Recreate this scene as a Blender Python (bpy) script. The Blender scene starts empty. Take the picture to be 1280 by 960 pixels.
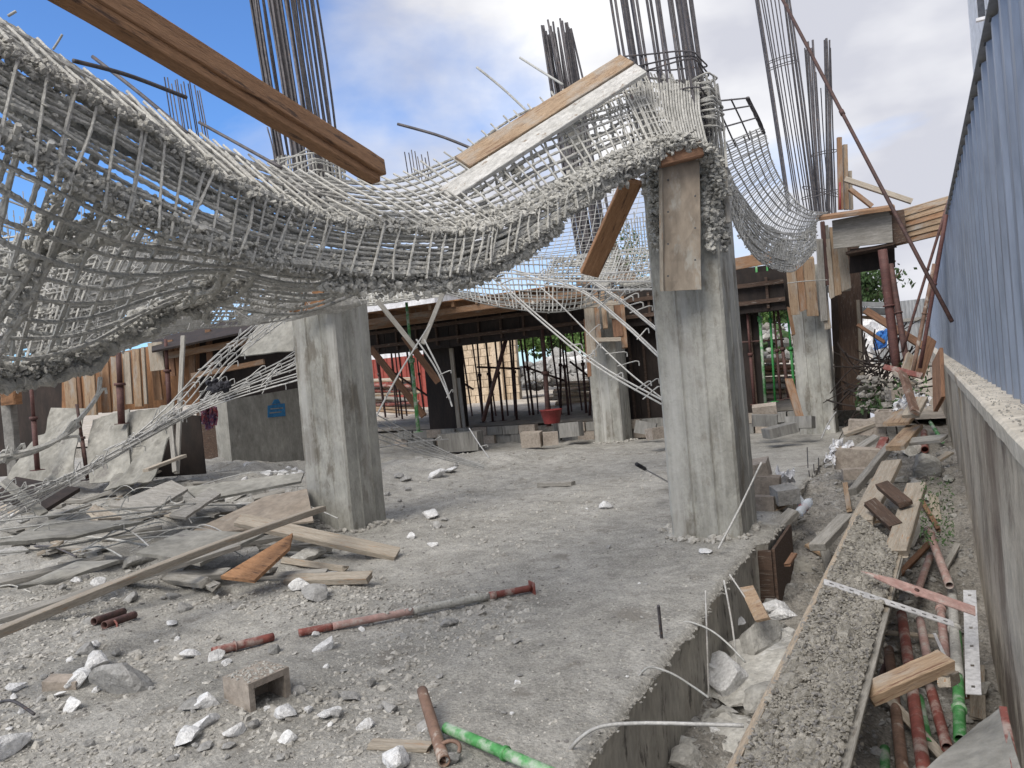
import bpy, math, random
import numpy as np
from mathutils import Vector, Matrix
random.seed(7); RNG = np.random.default_rng(11)
sc = bpy.context.scene
COL = sc.collection
V3 = lambda *a: np.array(a, float)

# ------------------------------------------------------------------ camera
F = 960.0
TH, PIT, RO = math.radians(28.1), math.radians(-0.8), math.radians(5.0)
CAM = V3(0, 0, 1.6)
FW = V3(-math.sin(TH)*math.cos(PIT), math.cos(TH)*math.cos(PIT), math.sin(PIT))
HX = V3(math.cos(TH), math.sin(TH), 0); UP = np.cross(HX, FW)
IX = math.cos(RO)*HX - math.sin(RO)*UP
IY = -math.sin(RO)*HX - math.cos(RO)*UP
cd = bpy.data.cameras.new('camera'); cam = bpy.data.objects.new('camera', cd); COL.objects.link(cam)
cd.sensor_width = 36; cd.lens = 36*F/1280; cd.clip_start = 0.05; cd.clip_end = 2000
m = Matrix(((IX[0], -IY[0], -FW[0], CAM[0]), (IX[1], -IY[1], -FW[1], CAM[1]), (IX[2], -IY[2], -FW[2], CAM[2]), (0, 0, 0, 1)))
cam.matrix_world = m; sc.camera = cam
def P(u, v, d): return CAM + d*(FW + IX*(u-640)/F + IY*(v-480)/F)
def gz(u, v, z=0.0):
    r = FW + IX*(u-640)/F + IY*(v-480)/F
    return CAM + r*(z-CAM[2])/r[2]
def gpl(u, v, ax, val):
    r = FW + IX*(u-640)/F + IY*(v-480)/F
    return CAM + r*(val-CAM[ax])/r[ax]

# ------------------------------------------------------------------ world, sun, exposure
sc.view_settings.view_transform = 'Standard'; sc.view_settings.look = 'None'
sc.view_settings.exposure = 0.66; sc.view_settings.gamma = 1.0; sc.view_settings.use_curve_mapping = False
SUN_EL, SUN_AZ = 48, 190
sc.cycles.diffuse_bounces = 8        # azimuth measured clockwise from +Y
w = bpy.data.worlds.new('World'); sc.world = w; w.use_nodes = True
nt = w.node_tree; nt.nodes.clear()
def wn(t, **k):
    n = nt.nodes.new(t)
    for a, b in k.items(): setattr(n, a, b)
    return n
out = wn('ShaderNodeOutputWorld'); bg = wn('ShaderNodeBackground'); sky = wn('ShaderNodeTexSky')
sky.sky_type = 'NISHITA'; sky.sun_disc = False; sky.sun_elevation = math.radians(SUN_EL); sky.sun_rotation = math.radians(SUN_AZ)
sky.air_density = 1.0; sky.dust_density = 0.5; sky.ozone_density = 2.0
tc = wn('ShaderNodeTexCoord'); mp = wn('ShaderNodeMapping'); mp.inputs['Scale'].default_value = (1, 1, 2.2)
mp.inputs['Location'].default_value = (3.4, 0.40, 0.3)
nz = wn('ShaderNodeTexNoise'); nz.inputs['Scale'].default_value = 1.7; nz.inputs['Detail'].default_value = 9; nz.inputs['Roughness'].default_value = 0.52
nz.inputs['Distortion'].default_value = 0.35
cr = wn('ShaderNodeValToRGB'); cr.color_ramp.elements[0].position = 0.36; cr.color_ramp.elements[1].position = 0.56
nz2 = wn('ShaderNodeTexNoise'); nz2.inputs['Scale'].default_value = 3.1; nz2.inputs['Detail'].default_value = 5; nz2.inputs['Roughness'].default_value = 0.5
cc = wn('ShaderNodeValToRGB'); cc.color_ramp.elements[0].position = 0.40; cc.color_ramp.elements[1].position = 0.64
cc.color_ramp.elements[0].color = (4.7, 4.8, 5.35, 1); cc.color_ramp.elements[1].color = (7.5, 7.5, 7.6, 1)
tint = wn('ShaderNodeMix', data_type='RGBA', blend_type='MULTIPLY'); tint.inputs[0].default_value = 1
tint.inputs[7].default_value = (0.75, 1.08, 1.5, 1)
mx = wn('ShaderNodeMix', data_type='RGBA')
L = nt.links.new
L(tc.outputs['Generated'], mp.inputs['Vector']); L(mp.outputs[0], nz.inputs['Vector']); L(mp.outputs[0], nz2.inputs['Vector'])
# more cloud towards +X (right of the picture), clearer towards -X
sx = wn('ShaderNodeSeparateXYZ'); L(tc.outputs['Generated'], sx.inputs[0])
ma = wn('ShaderNodeMath', operation='MULTIPLY_ADD'); ma.inputs[1].default_value = 0.27; L(sx.outputs[0], ma.inputs[0]); L(nz.outputs['Fac'], ma.inputs[2])
mb = wn('ShaderNodeMath', operation='ADD'); mb.inputs[1].default_value = 0.145; L(ma.outputs[0], mb.inputs[0])
L(mb.outputs[0], cr.inputs[0]); L(nz2.outputs['Fac'], cc.inputs[0])
L(sky.outputs[0], tint.inputs[6]); L(cr.outputs[0], mx.inputs[0]); L(tint.outputs[2], mx.inputs[6]); L(cc.outputs[0], mx.inputs[7])
L(mx.outputs[2], bg.inputs[0]); bg.inputs[1].default_value = 0.09; L(bg.outputs[0], out.inputs[0])
sd = bpy.data.lights.new('sun', 'SUN'); sd.energy = 2.1; sd.angle = math.radians(34); sd.color = (1, 0.945, 0.86)
so = bpy.data.objects.new('sun', sd); COL.objects.link(so)
a, e = math.radians(SUN_AZ), math.radians(SUN_EL)
sv = Vector((math.sin(a)*math.cos(e), math.cos(a)*math.cos(e), math.sin(e)))
so.rotation_euler = (-sv).to_track_quat('-Z', 'Y').to_euler(); so.location = (0, 0, 30)

# ------------------------------------------------------------------ numpy noise
_perm = RNG.random((256, 256))
def vnoise(x, y):
    xi = np.floor(x).astype(int); yi = np.floor(y).astype(int); fx = x-xi; fy = y-yi
    fx = fx*fx*(3-2*fx); fy = fy*fy*(3-2*fy)
    g = lambda i, j: _perm[i % 256, j % 256]
    return (g(xi, yi)*(1-fx)+g(xi+1, yi)*fx)*(1-fy)+(g(xi, yi+1)*(1-fx)+g(xi+1, yi+1)*fx)*fy - 0.5
def fbm(x, y, o=4):
    r = 0; a = 1.0
    for k in range(o):
        r = r + a*vnoise(x*2**k+17.3*k, y*2**k+5.1*k); a *= 0.55
    return r
def sm(t): t = np.clip(t, 0, 1); return t*t*(3-2*t)

# ------------------------------------------------------------------ terrain heights
EDGE = -1.32
MOUNDS = [(-6.2, 5.2, .9, .10), (-8.5, 7.5, 1.6, .28), (-11.5, 9.5, 2.5, .35), (-5.0, 3.3, .7, .08), (-3.4, 2.9, .6, .07), (-10.2, 6.0, 1.6, .16), (-7.3, 4.0, 1.0, .10),
          (-7.6, 10.8, 1.3, .22), (-13.5, 7.5, 2.4, .35), (-6.6, 6.6, .8, .12), (-2.2, 2.4, .5, .04), (-6.8, 12.4, 1.2, .10), (-1.6, 6.9, .5, .07), (-4.1, 4.0, .5, .05)]
def hs(x, y):
    x = np.asarray(x, float); y = np.asarray(y, float)
    z = 0.035*fbm(x*.9, y*.9, 3)
    k = sm((-3.0-x)/3.0)*.75+.25
    z = z + k*(0.05*fbm(x*3.1+9, y*3.1, 4) + 0.016*fbm(x*14, y*14, 3))
    for mx_, my, r, h in MOUNDS:
        z = z + h*np.exp(-((x-mx_)**2+(y-my)**2)/r**2)*(1+.5*fbm(x*2.3, y*2.3, 2))
    return z
def ht(x, y):
    x = np.asarray(x, float); y = np.asarray(y, float)
    t = sm((x-EDGE)/1.5)
    near = -0.55*(1-t) - 0.95*t
    far = -0.05+0*x
    k = sm((y-6.0)/4.2)
    z = near*(1-k)+far*k
    z = z + 0.11*fbm(x*2.6+3, y*2.6+7, 4) + 0.03*fbm(x*11, y*11, 3)
    return z
def hg(x, y): return np.where(np.asarray(x) < EDGE-.02, hs(x, y), ht(x, y))
def gt(u, v, side='s'):
    f = hs if side == 's' else ht
    z = 0.0 if side == 's' else -0.6
    for _ in range(12):
        p = gz(u, v, z); z = 0.5*z+0.5*float(f(p[0], p[1]))
    p[2] = float(f(p[0], p[1])); return p

# ------------------------------------------------------------------ materials
def mat(name, c1, c2, scale=6, rough=.85, stretch=(1, 1, 1), bump=.3, bscale=40, c3=None, c3pos=.68, metal=0, detail=8, rand=.12, bdist=.01, streak=None, c3scale=None, c3w=.04, fine=None):
    M = bpy.data.materials.new(name); M.use_nodes = True; n = M.node_tree; N = n.nodes; K = n.links.new
    bs = N['Principled BSDF']; bs.inputs['Roughness'].default_value = rough; bs.inputs['Metallic'].default_value = metal
    tc = N.new('ShaderNodeTexCoord'); oi = N.new('ShaderNodeObjectInfo'); mp = N.new('ShaderNodeMapping'); mp.inputs['Scale'].default_value = stretch
    K(tc.outputs['Object'], mp.inputs[0])
    off = N.new('ShaderNodeVectorMath'); off.operation = 'MULTIPLY_ADD'; off.inputs[1].default_value = (37, 53, 29)
    cmb = N.new('ShaderNodeCombineXYZ')
    for i in range(3): K(oi.outputs['Random'], cmb.inputs[i])
    K(cmb.outputs[0], off.inputs[0]); K(mp.outputs[0], off.inputs[2])
    def noise(s, d=detail, r=.6, vec=off.outputs[0]):
        q = N.new('ShaderNodeTexNoise'); q.inputs['Scale'].default_value = s; q.inputs['Detail'].default_value = d; q.inputs['Roughness'].default_value = r
        K(vec, q.inputs['Vector']); return q
    def ramp(src, a, b, ca=(0, 0, 0, 1), cb=(1, 1, 1, 1)):
        q = N.new('ShaderNodeValToRGB'); q.color_ramp.elements[0].position = a; q.color_ramp.elements[1].position = b
        q.color_ramp.elements[0].color = ca; q.color_ramp.elements[1].color = cb; K(src, q.inputs[0]); return q
    def mix(f, a, b, bt='MIX'):
        q = N.new('ShaderNodeMix'); q.data_type = 'RGBA'; q.blend_type = bt
        if isinstance(f, float): q.inputs[0].default_value = f
        else: K(f, q.inputs[0])
        for s, i in ((a, 6), (b, 7)):
            if isinstance(s, tuple): q.inputs[i].default_value = (*s[:3], 1)
            else: K(s, q.inputs[i])
        return q.outputs[2]
    n1 = noise(scale); col = ramp(n1.outputs['Fac'], .33, .67, (*c1, 1), (*c2, 1)).outputs[0]
    n2 = noise(scale*5.3, 5, .65)
    r2 = ramp(n2.outputs['Fac'], .3, .7, (.72, .72, .72, 1), (1.22, 1.22, 1.22, 1))
    col = mix(1.0, col, r2.outputs[0], 'MULTIPLY')
    if fine:
        n5 = noise(fine[0], 3, .7); col = mix(1.0, col, ramp(n5.outputs['Fac'], .32, .68, (1-fine[1],)*3+(1,), (1+fine[1],)*3+(1,)).outputs[0], 'MULTIPLY')
    if c3:
        n3 = noise(c3scale or scale*1.7, 6, .7)
        col = mix(ramp(n3.outputs['Fac'], c3pos-c3w, c3pos+c3w).outputs[0], col, c3)
    if streak:
        mp2 = N.new('ShaderNodeMapping'); mp2.inputs['Scale'].default_value = streak[1]; K(off.outputs[0], mp2.inputs[0])
        n4 = noise(streak[2], 6, .6, mp2.outputs[0])
        col = mix(ramp(n4.outputs['Fac'], .5, .72).outputs[0], col, streak[0])
    if rand:
        mr = N.new('ShaderNodeMapRange'); mr.inputs[3].default_value = 1-rand; mr.inputs[4].default_value = 1+rand; K(oi.outputs['Random'], mr.inputs[0])
        col = mix(1.0, col, mr.outputs[0], 'MULTIPLY')
    K(col, bs.inputs['Base Color'])
    if bump:
        nb = noise(bscale, 6, .7); b = N.new('ShaderNodeBump'); b.inputs['Strength'].default_value = bump; b.inputs['Distance'].default_value = bdist
        K(nb.outputs['Fac'], b.inputs['Height']); K(b.outputs[0], bs.inputs['Normal'])
    return M
M = {}
M['slab'] = mat('dusty_slab', (.30, .289, .262), (.42, .406, .375), 1.6, .95, bump=.9, bscale=38, c3=(.24, .225, .20), c3pos=.62, rand=0, bdist=.03, fine=(55, .30))
M['trench'] = mat('rubble_ground', (.23, .215, .19), (.35, .33, .30), 2.5, .95, bump=1, bscale=30, c3=(.12, .11, .10), c3pos=.62, rand=0, bdist=.03, fine=(45, .35))
M['slabside'] = mat('slab_side', (.34, .32, .28), (.46, .44, .39), 2.0, .9, (2.5, 2.5, 1), .5, 22, c3=(.11, .10, .09), c3pos=.6, rand=0)
M['earth'] = mat('pale_earth', (.34, .30, .25), (.52, .47, .41), 1.2, .95, bump=.8, bscale=14, c3=(.2, .19, .12), c3pos=.66, rand=0, bdist=.05)
M['column'] = mat('column_concrete', (.27, .265, .24), (.39, .385, .35), 1.5, .88, (1, 1, .5), .9, 46, c3=(.19, .175, .148), c3pos=.57, rand=.04, bdist=.012, fine=(30, .10), streak=((.49, .485, .46), (2.4, 2.4, .35), 2.0), c3scale=3.4, c3w=.05)
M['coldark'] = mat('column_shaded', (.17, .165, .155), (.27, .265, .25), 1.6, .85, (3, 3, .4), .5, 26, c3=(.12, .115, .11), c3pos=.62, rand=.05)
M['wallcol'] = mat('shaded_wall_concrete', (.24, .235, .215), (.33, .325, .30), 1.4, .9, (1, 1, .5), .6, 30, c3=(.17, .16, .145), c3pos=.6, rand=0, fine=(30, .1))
M['crust'] = mat('concrete_crust', (.44, .43, .395), (.60, .59, .55), 9, .95, bump=1, bscale=60, c3=(.20, .19, .175), c3pos=.66, rand=.08, bdist=.02)
M['palecrust'] = mat('lit_pale_grout', (.46, .455, .43), (.62, .61, .58), 9, .95, bump=1, bscale=60, c3=(.28, .27, .25), c3pos=.66, rand=.05, bdist=.02)  # lighter crust tone: the lit look of the mats is put into the colour
M['pebble'] = mat('gravel', (.27, .255, .23), (.50, .485, .45), 9, .95, bump=.5, bscale=90, rand=0)
M['gravelmix'] = mat('mixed_gravel', (.13, .125, .115), (.42, .41, .39), 30, .95, bump=.5, bscale=90, rand=0)
M['panelgravel'] = mat('panel_gravel', (.26, .245, .215), (.40, .38, .34), 6, .95, bump=1, bscale=40, c3=(.17, .155, .135), c3pos=.60, rand=0, bdist=.02)
M['darkpebble'] = mat('dark_gravel', (.12, .115, .11), (.24, .23, .22), 9, .95, bump=.5, bscale=90, rand=0)
M['rebarpale'] = mat('grout_coated_steel', (.36, .355, .33), (.54, .53, .50), 14, .9, bump=1, bscale=160, c3=(.19, .185, .18), c3pos=.64, rand=.14, bdist=.006)
M['rebargrey'] = mat('dusty_steel', (.30, .30, .285), (.44, .44, .425), 14, .8, bump=.6, bscale=120, rand=.15, bdist=.004)
M['rebardark'] = mat('dark_steel', (.055, .052, .06), (.13, .12, .125), 12, .6, bump=.6, bscale=150, c3=(.16, .10, .07), c3pos=.64, rand=.3, metal=.3, bdist=.003)
M['rebarthin'] = mat('galvanised_bar', (.37, .365, .35), (.52, .515, .50), 12, .6, bump=.4, bscale=120, rand=.1, metal=.1)
M['woodfresh'] = mat('fresh_timber', (.28, .19, .12), (.40, .295, .20), 3, .85, (1.2, 14, 14), .8, 14, streak=((.37, .345, .31), (2, .5, .5), 1.2), c3=(.17, .095, .06), c3pos=.60, rand=.14, c3scale=2.2)
M['woodorange'] = mat('orange_timber', (.21, .115, .06), (.33, .20, .12), 3, .8, (1.2, 14, 14), .5, 14, streak=((.30, .26, .22), (2, .5, .5), 1.1), c3=(.13, .07, .045), c3pos=.62, rand=.2)
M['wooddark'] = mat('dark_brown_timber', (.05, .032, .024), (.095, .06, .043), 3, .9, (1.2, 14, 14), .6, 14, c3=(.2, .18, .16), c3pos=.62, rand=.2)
M['woodbrown'] = mat('brown_timber', (.16, .085, .05), (.27, .15, .09), 3, .85, (1.2, 14, 14), .5, 14, c3=(.09, .05, .035), c3pos=.62, rand=.2)
M['beamwood'] = mat('brown_beam_timber', (.28, .145, .07), (.40, .22, .115), 3, .85, (1.2, 10, 10), .9, 12, c3=(.10, .055, .035), c3pos=.60, rand=.08, c3scale=2.5)
M['wooddusty'] = mat('dusty_timber', (.29, .25, .20), (.42, .375, .315), 3, .9, (1.2, 12, 12), .6, 14, c3=(.36, .22, .13), c3pos=.62, rand=.14)
M['woodgrey'] = mat('grey_timber', (.21, .20, .18), (.34, .325, .30), 3, .92, (1.2, 12, 12), .6, 14, c3=(.14, .12, .10), c3pos=.64, rand=.15)
M['woodplaster'] = mat('grout_smeared_timber', (.50, .49, .46), (.62, .61, .59), 3, .9, (1, 3, 3), .7, 20, c3=(.28, .22, .17), c3pos=.62, rand=.05, c3scale=7)
M['plywood'] = mat('plywood', (.25, .205, .16), (.34, .29, .235), 2, .85, (1, 1, .4), .3, 20, c3=(.37, .35, .31), c3pos=.62, rand=.06)
M['plydust'] = mat('dusty_plywood', (.19, .185, .165), (.32, .31, .28), 2, .92, (1, 1, 1), .7, 26, c3=(.17, .16, .15), c3pos=.63, rand=.08)  # dust tone lowered to carry the shade over the leaning sheets
M['plydark'] = mat('shade_dark_plywood', (.014, .010, .009), (.034, .023, .019), 2, .85, (4, 4, 1), .3, 20, rand=.15)  # plywood taken to near-black: under-deck shade is put into its colour
M['form'] = mat('brown_form_face', (.17, .085, .04), (.30, .155, .075), 2, .8, (6, 6, 1), .3, 20, c3=(.11, .06, .04), c3pos=.62, rand=.15)
M['fence'] = mat('blue_grey_sheet', (.235, .272, .345), (.265, .302, .375), 1.2, .45, (1, 1, .25), .04, 30, c3=(.30, .325, .36), c3pos=.68, rand=.03, metal=.1)
M['fencegrey'] = mat('galvanised_sheet', (.27, .28, .29), (.38, .39, .40), 1.2, .55, (1, 1, .3), .05, 30, c3=(.3, .2, .14), c3pos=.72, rand=.05, metal=.2)
M['rail'] = mat('dark_rail', (.05, .055, .06), (.08, .085, .09), 2, .6, rand=0)
M['wall'] = mat('stained_wall', (.42, .37, .30), (.58, .525, .435), 1.3, .9, (1, .55, .45), .9, 22, c3=(.13, .10, .08), c3pos=.60, rand=0, bdist=.014, fine=(45, .14), streak=((.17, .13, .10), (1, 1, .5), 1.5), c3scale=1.8, c3w=.07)
M['cap'] = mat('wall_cap', (.54, .49, .41), (.64, .59, .51), 2, .9, bump=.7, bscale=30, c3=(.40, .36, .31), c3pos=.66, rand=0, bdist=.012)
M['rust'] = mat('rust_red_paint', (.16, .045, .035), (.23, .07, .055), 5, .6, (1, 1, 1), .3, 30, c3=(.34, .27, .24), c3pos=.55, rand=.15, c3scale=6, c3w=.07)
M['rustmid'] = mat('weathered_red_steel', (.07, .03, .027), (.12, .052, .046), 5, .7, (1, 4, 4), .3, 30, c3=(.2, .16, .14), c3pos=.66, rand=.2)
M['rim'] = mat('splintered_pale_rim', (.36, .29, .22), (.50, .42, .33), 3, .9, (1.2, 12, 12), .8, 14, c3=(.26, .25, .23), c3pos=.55, rand=.1)
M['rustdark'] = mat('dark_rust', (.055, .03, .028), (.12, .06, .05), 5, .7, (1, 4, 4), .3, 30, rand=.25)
M['pinkpipe'] = mat('dusty_red_pipe', (.34, .19, .17), (.42, .31, .28), 5, .8, (1, 1, 1), .4, 30, c3=(.44, .40, .37), c3pos=.55, rand=.1, c3scale=8)
M['green'] = mat('green_paint', (.05, .22, .06), (.09, .32, .10), 5, .6, (1, 1, 1), .4, 30, c3=(.40, .43, .38), c3pos=.54, rand=.1, c3scale=5, c3w=.07)
M['greendark'] = mat('shaded_green_paint', (.03, .22, .05), (.05, .30, .08), 5, .6, rand=.2)
M['brownpipe'] = mat('brown_pipe', (.13, .075, .05), (.24, .15, .11), 5, .7, (1, 1, 1), .4, 30, c3=(.36, .31, .27), c3pos=.60, rand=.1, c3scale=9)
M['galv'] = mat('galvanised_strip', (.46, .46, .47), (.60, .60, .61), 6, .5, bump=.2, bscale=40, c3=(.32, .24, .2), c3pos=.68, rand=.08, metal=.2)
M['white'] = mat('white_stone', (.68, .68, .68), (.84, .84, .84), 9, .95, bump=1, bscale=26, c3=(.45, .44, .42), c3pos=.68, rand=.06, bdist=.03, c3scale=7, c3w=.06)
M['stone'] = mat('grey_chunk', (.27, .265, .255), (.40, .395, .385), 6, .95, bump=1, bscale=32, c3=(.5, .5, .49), c3pos=.68, rand=.2, bdist=.02)
M['palestone'] = mat('pale_broken_concrete', (.34, .33, .305), (.52, .51, .48), 5, .95, bump=1, bscale=32, c3=(.62, .615, .60), c3pos=.62, rand=.16, bdist=.02, c3w=.06)
M['block'] = mat('concrete_block', (.30, .255, .215), (.41, .36, .31), 5, .95, bump=.8, bscale=55, c3=(.24, .2, .17), c3pos=.64, rand=.14, bdist=.008)
M['tan'] = mat('tan_masonry', (.46, .36, .25), (.58, .47, .35), 2, .9, bump=.4, bscale=20, rand=.12)
M['mortar'] = mat('mortar', (.24, .20, .16), (.30, .26, .2), 2, .9, rand=0)
M['redsheet'] = mat('red_sheet', (.24, .045, .035), (.31, .065, .045), 2, .6, rand=.08)
M['whitewall'] = mat('white_render', (.58, .585, .62), (.66, .665, .69), .6, .9, bump=.1, bscale=20, rand=0)
M['glass'] = mat('dark_glass', (.03, .035, .045), (.06, .065, .08), 2, .15, rand=.1)
M['leaf'] = mat('leaf', (.025, .06, .015), (.06, .115, .03), 3, .7, rand=.2)
M['leafpale'] = mat('pale_leaf', (.10, .20, .05), (.18, .30, .09), 3, .7, rand=.2)
M['bark'] = mat('bark', (.10, .075, .055), (.17, .13, .10), 8, .9, bump=.6, rand=.1)
M['tarp'] = mat('white_tarp', (.70, .71, .74), (.82, .82, .84), 3, .6, bump=.8, bscale=8, rand=.05, bdist=.05)
M['bluetarp'] = mat('blue_tarp', (.03, .13, .42), (.05, .2, .55), 3, .6, bump=.5, bscale=8, rand=.05)
M['bluepaint'] = mat('blue_paint', (.02, .13, .30), (.03, .18, .38), 5, .8, rand=0)
M['black'] = mat('black_cloth', (.012, .012, .018), (.03, .03, .04), 9, .8, rand=.1)
M['redplastic'] = mat('red_plastic', (.20, .03, .03), (.28, .05, .05), 5, .5, rand=0)
M['cloth'] = mat('printed_cloth', (.06, .08, .22), (.5, .13, .12), 14, .9, rand=.2, c3=(.6, .6, .62), c3pos=.6)
def clearmat():
    m_ = bpy.data.materials.new('clear_plastic'); m_.use_nodes = True; b = m_.node_tree.nodes['Principled BSDF']
    b.inputs['Base Color'].default_value = (.82, .88, .95, 1); b.inputs['Roughness'].default_value = .15; b.inputs['Transmission Weight'].default_value = .55
    return m_
M['plastic'] = clearmat()

# ------------------------------------------------------------------ object helpers
def tag(o, label=None, cat=None, group=None, kind=None):
    for k, v in (('label', label), ('category', cat), ('group', group), ('kind', kind)):
        if v: o[k] = v
    return o
def thing(name, label, cat, loc=(0, 0, 0), group=None):
    o = bpy.data.objects.new(name, None); COL.objects.link(o); o.location = loc; o.empty_display_size = .1
    return tag(o, label, cat, group)
def wloc(o):
    l = np.array(o.location)
    return l + wloc(o.parent) if o.parent else l
class MB:
    def __init__(s): s.v = []; s.q = []; s.t = []; s.n = 0
    def add(s, v, q=None, t=None):
        v = np.asarray(v, float).reshape(-1, 3)
        if q is not None and len(q): s.q.append(np.asarray(q, int).reshape(-1, 4)+s.n)
        if t is not None and len(t): s.t.append(np.asarray(t, int).reshape(-1, 3)+s.n)
        s.v.append(v); s.n += len(v); return s
    def mesh(s, name, origin, smooth=False):
        v = np.concatenate(s.v)-np.asarray(origin, float)
        q = np.concatenate(s.q) if s.q else np.zeros((0, 4), int); t = np.concatenate(s.t) if s.t else np.zeros((0, 3), int)
        me = bpy.data.meshes.new(name); me.vertices.add(len(v)); me.vertices.foreach_set('co', v.ravel())
        nl = q.size+t.size; me.loops.add(nl); me.loops.foreach_set('vertex_index', np.concatenate([q.ravel(), t.ravel()]).astype(np.int32))
        me.polygons.add(len(q)+len(t))
        st = np.concatenate([np.arange(len(q))*4, len(q)*4+np.arange(len(t))*3]).astype(np.int32)
        me.polygons.foreach_set('loop_start', st)
        me.polygons.foreach_set('use_smooth', np.full(len(q)+len(t), smooth))
        me.update(calc_edges=True); me.validate(); return me
    def build(s, name, mt, parent=None, smooth=False, origin=None, **k):
        if parent is not None: og = wloc(parent)
        elif origin is not None: og = np.asarray(origin, float)
        else:
            vv = np.concatenate(s.v); og = V3((vv[:, 0].min()+vv[:, 0].max())/2, (vv[:, 1].min()+vv[:, 1].max())/2, vv[:, 2].min())
        me = s.mesh(name, og, smooth); me.materials.append(M[mt] if isinstance(mt, str) else mt)
        o = bpy.data.objects.new(name, me); COL.objects.link(o)
        if parent is not None: o.parent = parent
        else: o.location = og
        return tag(o, **k)
def nrm(v): v = np.asarray(v, float); return v/max(1e-9, np.linalg.norm(v))
def box(mb, c, s, ax=None):
    c = np.asarray(c, float); X, Y, Z = ax if ax is not None else (V3(1, 0, 0), V3(0, 1, 0), V3(0, 0, 1))
    vs = [c+X*s[0]*a/2+Y*s[1]*b/2+Z*s[2]*d/2 for a in (-1, 1) for b in (-1, 1) for d in (-1, 1)]
    return mb.add(vs, [(0, 1, 3, 2), (4, 6, 7, 5), (0, 4, 5, 1), (2, 3, 7, 6), (0, 2, 6, 4), (1, 5, 7, 3)])
def bx(mb, x0, x1, y0, y1, z0, z1): return box(mb, ((x0+x1)/2, (y0+y1)/2, (z0+z1)/2), (x1-x0, y1-y0, z1-z0))
def tubeg(mb, pts, r, sides=6, rough=0, seed=0, caps=True, wavelen=None):
    pts = np.asarray(pts, float); n = len(pts)
    T = np.gradient(pts, axis=0); T /= np.linalg.norm(T, axis=1)[:, None]+1e-12
    ref = V3(.31, .17, .93) if abs(T[:, 2]).mean() < .8 else V3(.9, .3, .1)
    A = np.cross(T, ref); A /= np.linalg.norm(A, axis=1)[:, None]+1e-12; B = np.cross(T, A)
    th = np.arange(sides)/sides*2*np.pi
    rr = np.ones((n, sides))*np.asarray(r).reshape(-1, 1) if np.ndim(r) else np.full((n, sides), float(r))
    if rough:
        g = np.random.default_rng(seed)
        nn = g.random((n, sides))*.6+g.random((n, 1))*.7
        rr = rr*(1+rough*(nn-.35))
    v = pts[:, None]+rr[..., None]*(np.cos(th)[None, :, None]*A[:, None]+np.sin(th)[None, :, None]*B[:, None])
    i = np.arange(n-1)[:, None]*sides; j = np.arange(sides)[None]; j2 = (j+1) % sides
    q = np.stack([i+j, i+j2, i+sides+j2, i+sides+j], -1).reshape(-1, 4)
    v = v.reshape(-1, 3); t = []
    if caps:
        v = np.concatenate([v, pts[:1], pts[-1:]]); a = n*sides
        t = [(a, (k+1) % sides, k) for k in range(sides)]+[(a+1, (n-1)*sides+k, (n-1)*sides+(k+1) % sides) for k in range(sides)]
    return mb.add(v, q, t)
def spline(pts, n):
    p = np.asarray(pts, float)
    if len(p) == 2: t = np.linspace(0, 1, n)[:, None]; return p[0]*(1-t)+p[1]*t
    t = np.linspace(0, len(p)-1, n); return spat(p, t)
def spat(p, t):
    p = np.asarray(p, float); t = np.asarray(t, float); i = np.clip(np.floor(t).astype(int), 0, len(p)-2); f = (t-i)[:, None]
    p0 = p[np.maximum(i-1, 0)]; p1 = p[i]; p2 = p[i+1]; p3 = p[np.minimum(i+2, len(p)-1)]
    return .5*((2*p1)+(-p0+p2)*f+(2*p0-5*p1+4*p2-p3)*f**2+(-p0+3*p1-3*p2+p3)*f**3)
def PX(l): return np.array([P(*q) for q in l])
def jit(pts, amp, seed, wl=4):
    g = np.random.default_rng(seed); n = len(pts); k = max(3, n//wl)
    c = g.normal(0, amp, (k, 3)); return pts+spline(c, n)
def rod(name, pts, r, mt, parent=None, sides=6, n=None, rough=0, seed=0, amp=0, **k):
    mb = MB(); p = spline(pts, n or max(2, 8*(len(pts)-1) if len(pts) > 2 else 2))
    if len(pts) == 2 and (rough or amp): p = spline(pts, n or 24)
    if amp: p = jit(p, amp, seed)
    tubeg(mb, p, r, sides, rough, seed); return mb.build(name, mt, parent, smooth=sides >= 6 and not rough, **k)
def pipe(name, p0, p1, r, mt, parent=None, wall=.006, sides=14, bend=0, seed=0, **k):
    """a hollow tube with open ends"""
    mb = MB(); p0 = np.asarray(p0, float); p1 = np.asarray(p1, float); n = 9
    t = np.linspace(0, 1, n)[:, None]; pts = p0*(1-t)+p1*t+V3(0, 0, 1)*bend*np.sin(np.pi*t)
    T = nrm(p1-p0); A = nrm(np.cross(T, V3(.1, .2, 1))); B = np.cross(T, A); th = np.arange(sides)/sides*2*np.pi
    circ = np.cos(th)[:, None]*A+np.sin(th)[:, None]*B
    rings = [pt+circ*r for pt in pts]+[pts[-1]+circ*(r-wall)]+[pts[-1]-T*.12+circ*(r-wall)]
    rings = [pts[0]+T*.12+circ*(r-wall), pts[0]+circ*(r-wall)]+rings
    v = np.concatenate(rings); q = []
    for i in range(len(rings)-1):
        for j in range(sides): q.append((i*sides+j, i*sides+(j+1) % sides, (i+1)*sides+(j+1) % sides, (i+1)*sides+j))
    a = len(v); v = np.concatenate([v, [pts[0]+T*.12, pts[-1]-T*.12]]); t_ = []
    for j in range(sides):
        t_.append((a, j, (j+1) % sides)); b = (len(rings)-1)*sides; t_.append((a+1, b+(j+1) % sides, b+j))
    mb.add(v, q, t_); return mb.build(name, mt, parent, smooth=True, **k)
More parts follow.
